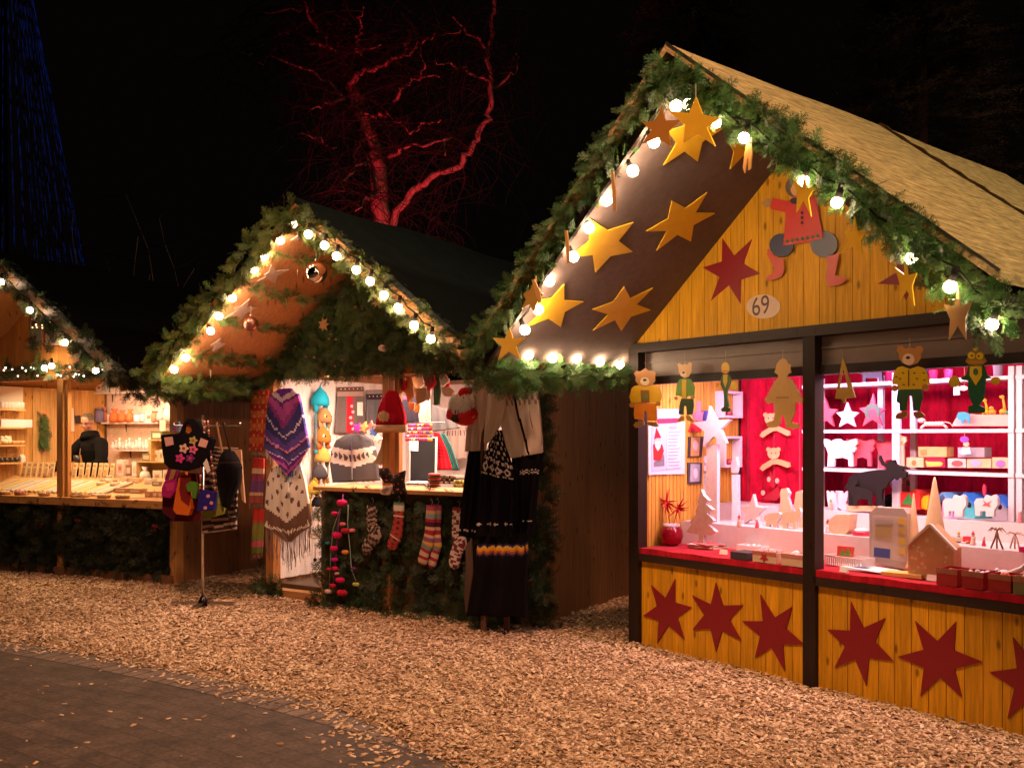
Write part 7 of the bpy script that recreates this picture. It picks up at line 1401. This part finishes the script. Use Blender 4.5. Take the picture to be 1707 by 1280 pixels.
# back shelves with jars and packets
YBk = 1.98
def shelf(lb, pa, pb, py, col=(.85, .70, .60), y=YBk):
    a, b = on(S1, pa, py, y=y), on(S1, pb, py, y=y); T = thing('wall_shelf', lb, 'shelf', at(S1, a.x, y, a.z), 'wall shelves of the soap stall'); mb = MB(col); mb.box(0, b.x-a.x, 0, .205, -.022, 0); mb.build('board', 'woodx', T)
    for f_ in (.2, .7): mb = MB((.12, .07, .05)); X_ = (b.x-a.x)*f_; mb.prism([(X_-.008, -.023), (X_+.008, -.023), (X_+.004, -.13)], .19, .204); mb.build('bracket', 'matte', T)
    return a.z
z1 = shelf('uppermost white wall shelf above the seller', 140, 292, 655); z2 = shelf('middle white wall shelf level with the seller head', 168, 292, 704); z3 = shelf('lower white wall shelf behind the seller', 184, 262, 749)
pack('brown and white picture tin on the uppermost wall shelf', 165, 655, YBk+.03, z1, .13, .08, .15, (.80, .62, .45), (.5, .15, .1)); pack('white cylinder jar beside the picture tin', 177, 655, YBk+.06, z1, .10, .1, .2, (.85, .80, .75), (.8, .7, .7), nm='jar', cat='jar')
for i, (px, col) in enumerate(((187, 'red'), (192, 'yellow'), (197, 'brown'), (215, 'pink'), (226, 'purple'), (236, 'white'))):
    cc = {'red': (.6, .1, .06), 'yellow': (.7, .45, .1), 'brown': (.3, .12, .06), 'pink': (.8, .4, .5), 'purple': (.35, .15, .4), 'white': (.85, .8, .75)}[col]; pack(f'small {col} topped jar on the uppermost wall shelf', px, 655, YBk+.05, z1, .055, .05, .10, (.8, .65, .5), cc, nm='jar', cat='jar')
mb = MB()
for i, (px, w_, h_, col, top, nm, lb) in enumerate(((166, .13, .20, (.20, .16, .26), (.15, .12, .2), 'jar', 'dark blue jar at the left of the middle wall shelf'), (174, .11, .22, (.52, .18, .08), (.4, .1, .05), 'bag', 'brown bag behind the dark blue jar'), (170, .22, .12, (.95, .9, .9), None, 'packet', 'brightly lit white packet behind the seller head'), (191, .15, .19, (.72, .16, .04), (.6, .1, .03), 'bag', 'orange red gift bag on the middle wall shelf, left of three'), (204, .12, .17, (.72, .18, .05), (.6, .1, .03), 'bag', 'orange red gift bag on the middle wall shelf, middle of three'), (217, .12, .18, (.70, .18, .05), (.6, .1, .03), 'bag', 'orange red gift bag on the middle wall shelf, right of three'), (229, .10, .12, (.90, .82, .76), (.7, .4, .3), 'jar', 'white jar right of the orange bags'), (238, .09, .13, (.55, .50, .52), (.4, .35, .4), 'jar', 'grey jar next to the white jar'), (248, .13, .14, (.82, .66, .55), (.5, .2, .1), 'packet', 'patterned packet on the middle wall shelf'), (258, .10, .15, (.60, .22, .12), (.4, .1, .05), 'jar', 'reddish jar beside the patterned packet'), (269, .14, .20, (.62, .40, .34), (.8, .7, .6), 'bag', 'mottled tall bag on the middle wall shelf'), (282, .16, .26, (.78, .60, .46), (.6, .4, .3), 'bag', 'tallest white and brown bag at the shelf end'))):
    pack(lb, px, 704, YBk+.02+(.08 if 'behind' in lb else 0), z2, w_, .07, h_, col, top, nm=nm, cat=nm)
for k in range(12): pack(f'small white wrapped packet in the crowded row on the lower wall shelf' , 188+k*5.6, 749, YBk+.02+.05*(k % 2), z3, .055, .05, .10+.06*(k % 3)/2, (.90, .78, .72), [(.8, .5, .45), (.6, .3, .3), (.75, .6, .5)][k % 3], nm='bag', cat='packet', grp='white packets on the lower shelf')
# side shelves on the left wall
def sshelf(lb, pa, pb, py):
    a, b = on(S1, pa, py, x=-1.50), on(S1, pb, py, x=-1.50); T = thing('wall_shelf', lb, 'shelf', at(S1, -1.683, a.y, b.z), 'side shelves at the left of the soap stall'); mb = MB((.62, .36, .13)); mb.box(0, .2, 0, b.y-a.y, -.022, 0); mb.build('board', 'woodx', T); return b.z
for py, n_, lb in ((682, 7, 'topmost'), (712, 0, 'second'), (741, 6, 'third'), (770, 5, 'lowest')):
    z = sshelf(f'{lb} side shelf at the left edge of the soap stall', -6, 41, py)
    for k in range(n_):
        px = 3+k*34/max(1, n_-1); c = on(S1, px, py, x=-1.55)
        if py == 682: T = thing('mug', 'white mug with small blue and red pattern on the topmost side shelf', 'mug', at(S1, -1.56, c.y, z+.001), 'patterned mugs'); mb = MB((.80, .76, .74)); mb.lathe([(.034, 0), (.036, .08), (.036, .088)], n=14); mb.build('body', 'gloss', T); mb = MB((.12, .16, .4)); mb.prism([(.012*math.cos(q), .045+.018*math.sin(q)) for q in (0, 1, 2, 3, 4, 5)], -.040, -.036); mb.build('motif', 'paper', T)
        elif py == 741: T = thing('bowl', 'light wooden bowl on the third side shelf' if k > 2 else 'cluster of cream flowers on the third side shelf', 'bowl' if k > 2 else 'flowers', at(S1, -1.56, c.y, z+.001), 'wooden bowls' if k > 2 else 'cream flower clusters'); mb = MB((.70, .42, .20) if k > 2 else (.85, .74, .55)); mb.lathe([(.02, 0), (.045, .05), (.040, .05), (.02, .01)], n=14) if k > 2 else [mb.ball((random.uniform(-.03, .03), random.uniform(-.03, .03), random.uniform(.03, .09)), .028, n=7) for _ in range(7)]; mb.build('body', 'matte', T)
        else: T = thing('lantern' if k == 4 else 'dark_pot', 'small white house lantern at the end of the lowest side shelf' if k == 4 else 'small dark glazed pot on the lowest side shelf', 'lantern' if k == 4 else 'pot', at(S1, -1.56, c.y, z+.001), None if k == 4 else 'dark pots'); mb = MB((.85, .72, .66) if k == 4 else (.05, .035, .03)); (mb.prism([(-.035, 0), (.035, 0), (.035, .06), (.0, .10), (-.035, .06)], -.03, .03) if k == 4 else mb.lathe([(.025, 0), (.04, .03), (.03, .06)], n=12)); mb.build('body', 'gloss', T)
T = thing('tissue_box', 'long pinkish white box on the second side shelf', 'box', at(S1, -1.62, on(S1, 2, 712, x=-1.5).y, on(S1, 20, 712, x=-1.5).z), None); mb = MB((.82, .66, .70)); mb.box(0, .12, 0, .45, .001, .10); mb.build('body', 'paper', T)
# fir swag on the plywood, and notices on the gable
c = on(S1, 70, 700, x=-1.64); o = c
p, d, u = [], [], []
for k in range(46):
    t = random.random(); p.append((random.uniform(0, .05), random.uniform(-.06, .06)*(1.3-t), -t*.42+.12)); d.append((random.uniform(.1, .5), random.uniform(-.5, .5), -1)); u.append((1, random.uniform(-.5, .5), .3))
g = greens('fir_swag', p, d, u, rng.uniform(.10, .17, 46), M=at(S1, *c), base=(.06, .11, .03)); tag(g, 'small fir swag hanging on the plywood left of the seller', 'fir swag')
c = on(S1, 74, 688, x=-1.60); T = thing('ornament_star', 'small orange star pinned at the top of the fir swag', 'star', at(S1, *c), None); mb = MB((.75, .28, .12)); mb.ball((0, 0, 0), .03, n=8, sc=(.6, 1.2, 1)); mb.build('body', 'matte', T)
fig(S1, 'arched_board', 'grey arched board with a pale window and round hole on the gable', 'sign', -.03, [('board', K3((300, 560), (320, 540), (345, 532), (385, 545), (410, 575), (425, 610), (420, 838), (290, 848)), (.30, .26, .22), 0), ('window', K3((308, 660), (310, 560), (345, 552), (380, 570), (405, 620), (408, 655)), (.80, .62, .48), 1), ('hole', circ(K3, 348, 610, 26, 30), (.16, .08, .05), 2), ('nameplate', K3((300, 800), (395, 800), (395, 812), (300, 812)), (.12, .08, .06), 1)], 'boards on the soap stall gable')
T = fig(S1, 'notice', 'white notice with a red frame half under the garland on the gable', 'sign', -.028, [('frame', K3((445, 615), (470, 612), (700, 640), (700, 838), (440, 838)), (.60, .05, .05), 0), ('sheet', K3((465, 640), (695, 650), (695, 825), (460, 825)), (.84, .62, .50), 1)], 'boards on the soap stall gable', mat='paper')
a = K3((540, 735))[0]; text(S1, 'SEIFEN', a[0], a[1], -.033, .035, (.35, .12, .08), T); a = K3((545, 770))[0]; text(S1, 'BAR', a[0], a[1], -.033, .04, (.35, .12, .08), T)
fig(S1, 'phone', 'black boxy wall device on a white plate left of the seller head', 'device', None, [('plate', K1((670, 350), (705, 350), (712, 575), (672, 580)), (.80, .62, .50), 0), ('body', K1((708, 425), (768, 420), (772, 498), (720, 500)), (.03, .025, .025), 2)], x=-1.66, th=.02)
T = thing('mug', 'dark glass mug standing before the seller', 'mug', at(S1, on(S1, 128, 768, y=.66).x, .66, on(S1, 128, 771, y=.66).z), None); mb = MB((.05, .04, .04)); mb.lathe([(.035, 0), (.04, .09)], n=14); mb.build('body', 'gloss', T)
for k, (a, b) in enumerate(((68, 874), (130, 868), (258, 878))):
    c = on(S1, a, b, y=-.09); T = thing('red_bow', ('small red ribbon bow on the fir left of the centre post', 'small red ribbon bow on the fir just right of the centre post', 'small red ribbon bow on the fir near the bag rack')[k], 'bow', at(S1, *c), 'red bows on the soap stall front'); mb = MB((.50, .06, .05))
    for sg in (-1, 1): mb.ball((sg*.022, 0, .005), .02, n=8, sc=(1.2, .6, .8)); mb.tube([(0, 0, 0), (sg*.02, -.01, -.05)], [.006, .003], 5, flat=.4)
    mb.build('ribbon', 'fabric', T)

# ------------------------------------------------------------ trees against the night
def tree_mesh(nm, main, twigs, mat='bark', parent=None, M=None, col=(.20, .13, .10), tcol=(.013, .010, .009)):
    mb = MB(col)
    for pts, rad in main: mb.tube(pts, rad, 9)
    a = mb.build(nm[0], mat, parent); mb = MB(tcol)
    for pts, rad in twigs: mb.tube(pts, rad, 3, jit(tcol, .3), cap=False)
    b = mb.build(nm[1], mat, parent); return a, b
Kt = crop(350, 0, 2.845); r_ = random.Random(11); YT = 15.0
def lim(pts, r0, r1, dy0=0, dy1=0, sub=4, wob=.05):
    q = [on(WORLD, *Kt(p)[0], y=YT+dy0+(dy1-dy0)*i/max(1, len(pts)-1)) for i, p in enumerate(pts)]; P = []
    for i in range(len(q)-1):
        for k in range(sub): P.append(q[i].lerp(q[i+1], k/sub)+Vector((r_.uniform(-wob, wob), r_.uniform(-wob, wob), r_.uniform(-wob, wob)))*(0 if i == 0 and k == 0 else 1))
    P.append(q[-1]); n = len(P); return P, [r0+(r1-r0)*i/(n-1) for i in range(n)]
L_ = [lim([(830, 1500), (822, 1060), (800, 860), (782, 720), (735, 600), (700, 480), (665, 380), (640, 270), (605, 160), (640, 40), (650, -80)], .15, .08, 0, .4, 5, .03),
      lim([(840, 1250), (880, 1010), (945, 920), (1035, 850), (1180, 785), (1250, 680), (1320, 560), (1335, 420), (1315, 260), (1335, 120), (1350, -40)], 0.066, 0.028, 0, -.8, 5, .04),
      lim([(640, 270), (560, 220), (430, 160), (350, 60), (300, -40)], 0.055, 0.018, .2, .8),
      lim([(660, 390), (695, 355), (750, 325), (830, 300), (915, 262), (930, 200), (945, 130)], 0.051, 0.013, 0, -1), lim([(735, 548), (790, 540), (850, 545), (920, 590), (965, 640), (1010, 585), (1095, 570)], 0.036, 0.013, -.2, -1.4),
      lim([(850, 745), (895, 708), (1020, 682), (1130, 658), (1115, 740)], 0.036, 0.009, -.3, -1.5), lim([(640, 465), (585, 494), (540, 495), (480, 520)], 0.036, 0.009, 0, -.8), lim([(785, 915), (735, 945), (690, 1000)], 0.036, 0.009, -.1, -1),
      lim([(765, 770), (700, 785), (645, 845), (628, 910)], 0.027, 0.007, 0, -1), lim([(725, 668), (692, 700), (692, 760)], 0.024, 0.007, 0, -.5), lim([(870, 480), (930, 400), (1000, 372), (1090, 368)], 0.030, 0.009, -.6, -1.5),
      lim([(560, 190), (515, 140), (470, 80), (450, 10)], 0.042, 0.013, 0, -.6), lim([(475, 210), (555, 218), (600, 250)], 0.024, 0.023, -.4, 0), lim([(690, 250), (740, 232), (810, 213)], 0.030, 0.009, 0, -1), lim([(700, 250), (690, 190), (720, 150), (710, 90), (730, 30)], 0.027, 0.009, -.2, -1),
      lim([(925, 260), (1010, 200), (1100, 150), (1190, 140)], 0.024, 0.007, -1, -1.6), lim([(1320, 380), (1200, 320), (1100, 290), (1040, 320)], 0.030, 0.007, -.5, -1.2), lim([(1330, 230), (1230, 160), (1120, 70)], 0.030, 0.007, -.6, -1.2), lim([(1000, 370), (1010, 290), (1000, 200)], 0.018, 0.005, -1, -1.3), lim([(1335, 420), (1450, 340), (1460, 280), (1400, 200)], 0.027, 0.007, -.5, 0), lim([(400, 140), (300, 180), (180, 260), (90, 270)], 0.030, 0.007, .4, 0), lim([(610, 160), (520, 60), (420, 40), (250, 60)], 0.030, 0.007, .2, -.4), lim([(600, 700), (500, 650), (420, 640)], 0.018, 0.005, -.4, -.8), lim([(640, 470), (480, 330), (280, 270), (200, 330)], 0.030, 0.005, 0, -.8)]
tw = []
src = [p for P, Rr in L_[1:] for p, r__ in zip(P, Rr) ]+[p for p in L_[0][0][18:]]
def twig(p, d, L, n, droop, r0=.012, wig=.10, r1=.003):
    P = [p]; d = Vector(d).normalized()
    for k in range(n): d = (d+Vector((r_.gauss(0, wig), r_.gauss(0, wig), r_.gauss(0, wig)-droop))).normalized(); P.append(P[-1]+d*L/n)
    return P, [r0+(r1-r0)*k/n for k in range(n+1)]
for k in range(520):
    p = r_.choice(src); a = twig(p, (r_.gauss(0, 1), r_.gauss(0, .7), r_.uniform(-.2, .7)), r_.uniform(.7, 2.4), 9, r_.uniform(.02, .26), r_.uniform(.006, .010), .16, .002); tw.append(a)
    for _ in range(3):
        q = a[0][r_.randint(2, 8)]; tw.append(twig(q, (r_.gauss(0, 1), r_.gauss(0, .6), r_.uniform(-.8, .3)), r_.uniform(.3, 1.1), 6, r_.uniform(.1, .3), .005, .18, .0015))
T = thing('bare_tree', 'tall leafless tree lit red from below behind the knitwear stall', 'tree', Matrix.Translation((L_[0][0][0].x, YT, 0)), None)
T0 = T.matrix_world.translation; tr = lambda A: [([p-T0 for p in P], q) for P, q in A]
L_[0] = ([Vector((T0.x, YT, -.05))]+L_[0][0], [.2]+L_[0][1])
tree_mesh(('trunk', 'branches'), tr(L_), tr(tw), parent=T)
# leafless shrub behind the soap stall
T = thing('bare_shrub', 'faint leafless shrub behind the dark roof of the soap stall', 'shrub', Matrix.Translation(on(WORLD, 262, 640, y=16)+Vector((0, 0, 0))), None); b = T.matrix_world.translation; b.z = 0; T.matrix_world = Matrix.Translation(b)
m_ = []; tw = []
for k in range(16):
    P, Rr = twig(Vector((r_.uniform(-.5, .5), r_.uniform(-.3, .3), 0)), (r_.gauss(0, .16), r_.gauss(0, .1), 1), r_.uniform(4.3, 5.8), 12, -.0, .011, .10, .004); m_.append((P, Rr))
    for _ in range(16): tw.append(twig(r_.choice(P[5:]), (r_.gauss(0, 1), r_.gauss(0, .5), r_.uniform(-.1, .9)), r_.uniform(.5, 1.5), 7, .05, .012, .2))
tree_mesh(('trunk', 'branches'), m_, tw, parent=T)
# conifers behind the toy stall
for i, (x, y, h_, w_, lb) in enumerate(((7.6, 17.5, 13.5, 2.7, 'dark conifer behind the toy stall, nearest its roof peak'), (11.6, 19.0, 15, 3.2, 'broad dark conifer behind the toy stall roof at the right'), (3.9, 20.0, 14.5, 2.6, 'dark conifer in the gap right of the bare red tree'))):
    T = thing('conifer', lb, 'tree', Matrix.Translation((x, y, 0)), 'dark conifers behind the stalls'); mb = MB((.10, .06, .045)); mb.tube([(0, 0, -.05), (0, 0, h_*.5), (0, 0, h_)], [.28, .15, .02], 9); mb.build('trunk', 'bark', T)
    p, d, u = [], [], []
    for k in range(2600):
        t = r_.uniform(0, 1)**1.1; z = 2.2+t*(h_-2.2); rr = w_*(1-t)**.8*(.75+.25*math.sin(z*5)); a = r_.uniform(0, 6.283); q = rr*math.sqrt(r_.uniform(.15, 1))
        p.append((math.cos(a)*q, math.sin(a)*q, z-q*.25)); d.append((math.cos(a), math.sin(a), r_.uniform(-.5, .1))); u.append((r_.uniform(-.3, .3), r_.uniform(-.3, .3), 1))
    greens('crown', p, d, u, rng.uniform(.35, .8, 2600), parent=T, tpl=TPL_LO, base=(.10, .085, .055))
# far cone of blue light strings
T = thing('light_cone', 'tall cone of dim blue light strings far behind the soap stall', 'light display', Matrix.Translation((on(WORLD, 6, 500, y=40).x, 40, 0)), None)
ax = on(WORLD, 6, -250, y=40)-T.matrix_world.translation; rb = on(WORLD, 128, 440, y=40).x-on(WORLD, 6, 440, y=40).x
mb = MB((.05, .05, .06)); mb.tube([(0, 0, 0), (0, 0, ax.z+.3)], [.25, .08], 10); mb.build('mast', 'metal', T)
zb_ = on(WORLD, 0, 432, y=40).z-2
for k in range(46):
    a = k/46*6.283; mb = MB((1, 1, 1)); n = 90; A = Vector((math.cos(a)*rb*1.12, math.sin(a)*rb*1.12, zb_)); B_ = Vector((0, 0, ax.z))
    mb.tube([A.lerp(B_, j/n) for j in range(n+1)], .016, 3, cap=False)
    mb.build('light_string', 'blue_glow', T)
# ------------------------------------------------------------ more of the crowded small goods
def turned(nm, lb, cat, s, px, py, z, h_, col, col2, group, ymax=None, ymin=-.02):
    c = on(s, px, py, z=z)
    if ymax is not None: c = on(s, px, py, y=max(ymin, min(c.y, ymax)))
    T = thing(nm, lb, cat, at(s, c.x, c.y, z+.001), group); mb = MB(col); mb.lathe([(h_*.20, 0), (h_*.22, h_*.1), (h_*.13, h_*.45), (h_*.16, h_*.58), (h_*.06, h_*.64)], n=12); mb.build('body', 'paint', T)
    mb = MB((.82, .58, .40), True); mb.ball((0, 0, h_*.74), h_*.13, n=10); mb.build('head', 'paint', T)
    mb = MB(col2, True); mb.lathe([(h_*.14, h_*.80), (h_*.10, h_*.92), (h_*.02, h_*1.08)], n=10); mb.build('cap', 'paint', T)
gk3 = 'turned wooden figures in the toy stall'
for px, py, z, h_, c1, c2, lb, ym in ((1232, 878, zA, .085, (.80, .55, .38), (.60, .03, .05), 'small turned figure with a red cap left of the wooden sheep', .6), (1262, 880, zA, .07, (.75, .10, .12), (.85, .8, .75), 'small red turned figure with a white cap by the wooden sheep', .6), (1380, 887, zA, .09, (.85, .75, .68), (.55, .03, .05), 'white turned figure with a red cap close to the centre post', .52),
    (1598, 904, zA, .07, (.10, .30, .55), (.75, .5, .1), 'blue turned figure with a yellow cap behind the red paper boxes', .62), (1622, 908, zA, .08, (.80, .60, .45), (.60, .03, .05), 'cream turned figure with a red cap behind the red paper boxes', .62), (1640, 910, zA, .06, (.70, .05, .08), (.85, .8, .75), 'small red turned figure beside the twig palm tree', .62),
    (1412, 846, 1.05, .07, (.85, .75, .7), (.6, .04, .08), 'white turned figure with a red cap left of the black moose', .95), (1385, 848, 1.05, .075, (.80, .5, .3), (.2, .35, .1), 'tan turned figure with a green cap next to the centre post', .95), (1700, 866, 1.05, .08, (.85, .3, .3), (.85, .8, .7), 'pink turned figure at the right end of the second riser', .95)):
    turned('turned_figure', lb, 'wooden figure', S3, px, py, z, h_, c1, c2, gk3, ym)
for px, py, z, lb, col in ((1296, 905, ZT, 'flat white envelope of red bows on the counter cloth', (.85, .74, .70)), (1205, 924, ZT, 'small cream card lying by the black flat box', (.80, .66, .5)), (1552, 968, ZT, 'small white price card before the starry house', (.88, .80, .74)), (1405, 962, ZT, 'small white price card by the open brochures', (.88, .80, .74))):
    c = on(S3, px, py, y=max(-.02, min(.40, on(S3, px, py, z=z).y))); T = thing('price_card', lb, 'card', at(S3, c.x, c.y, z+.001, random.uniform(-15, 15)), 'small cards on the toy counter'); mb = MB(col); mb.add([(-.03, 0, 0), (.03, 0, 0), (.03, .012, .035), (-.03, .012, .035), (-.03, .003, 0), (.03, .003, 0), (.03, .024, 0), (-.03, .024, 0)], [(0, 1, 2, 3), (3, 2, 6, 7), (0, 3, 7), (1, 6, 2), (0, 7, 6, 1)]); mb.build('sheet', 'paper', T)
for i, (x0, col, lb) in enumerate(((905, (.10, .08, .30), 'dark blue cup on the top shelf left of the large bear'), (640, (.5, .02, .08), 'red bowl on the top shelf behind the large bear'), (1500, (.65, .55, .75), 'lilac box on the top shelf behind the frog'))):
    c = on(S3, *K6((x0, 200))[0], y=Y2+.05); T = thing('cup', lb, 'cup', at(S3, c.x, c.y, SH[0]+.001), g2); mb = MB(col); mb.lathe([(.025, 0), (.032, .07), (.034, .075)], n=12); mb.build('body', 'gloss', T)
# hanging wares under the beam of the knitwear stall
for i, (a, b, w_, h_, c1, c2, lb) in enumerate(((770, 110, 22, 120, (.62, .03, .06), (.85, .75, .7), 'small red stocking with a white top beside the centre post'), (1000, 200, 26, 130, (.75, .55, .5), (.6, .1, .12), 'pink stocking with a red top right of the red cap'), (1085, 230, 24, 130, (.80, .72, .66), (.1, .25, .15), 'white stocking with a green top beside the narrow green stocking'), (1180, 120, 26, 110, (.60, .03, .05), (.8, .7, .65), 'red and white stocking near the right end of the beam'), (900, 300, 24, 150, (.66, .38, .2), (.4, .2, .1), 'tan stocking with a brown top under the wool tuft'))):
    cloth(S2, 'small_stocking', KB((a, b), (a-3, b+h_*.6), (a-w_, b+h_)), KB((a+w_, b), (a+w_, b+h_*.6), (a+w_*.4, b+h_+5)), (lambda c1, c2: lambda u, v: c2 if v < .22 else c1)(c1, c2), y=.02+.05*i, nu=8, nv=14, amp=.004, bulge=.02, lb=lb, cat='stocking', group='small stockings under the beam')
T = cloth(S2, 'jumper', KB((1180, 560), (1150, 700), (1140, 900)), KB((1360, 540), (1380, 700), (1385, 900)), lambda u, v: (.55, .42, .36) if not (.25 < v < .4 and math.sin(u*50) > 0) else (.2, .1, .1), y=1.9, nu=20, nv=24, amp=.012, lb='pale patterned jumper spread on the rear lining at the right', cat='jumper', group=gk)
for i, (px, cols, lb) in enumerate(((662, [(.5, .05, .08), (.7, .5, .4)], 'small stack of red and beige gloves behind the centre post'), (725, [(.12, .1, .12), (.5, .1, .1)], 'small stack of dark gloves behind the blackboard'))):
    c = on(S2, px, 800, y=.28); T = thing('glove_stack', lb, 'gloves', at(S2, c.x, .28, ZC+.001), 'stacks of gloves on the knitwear counter')
    for k in range(6): mb = MB(jit(cols[k % 2], .2), True); mb.ball((random.uniform(-.01, .01), 0, .014+k*.022), .06, n=10, sc=(1.2, .9, .22)); mb.build('glove', 'knit', T)
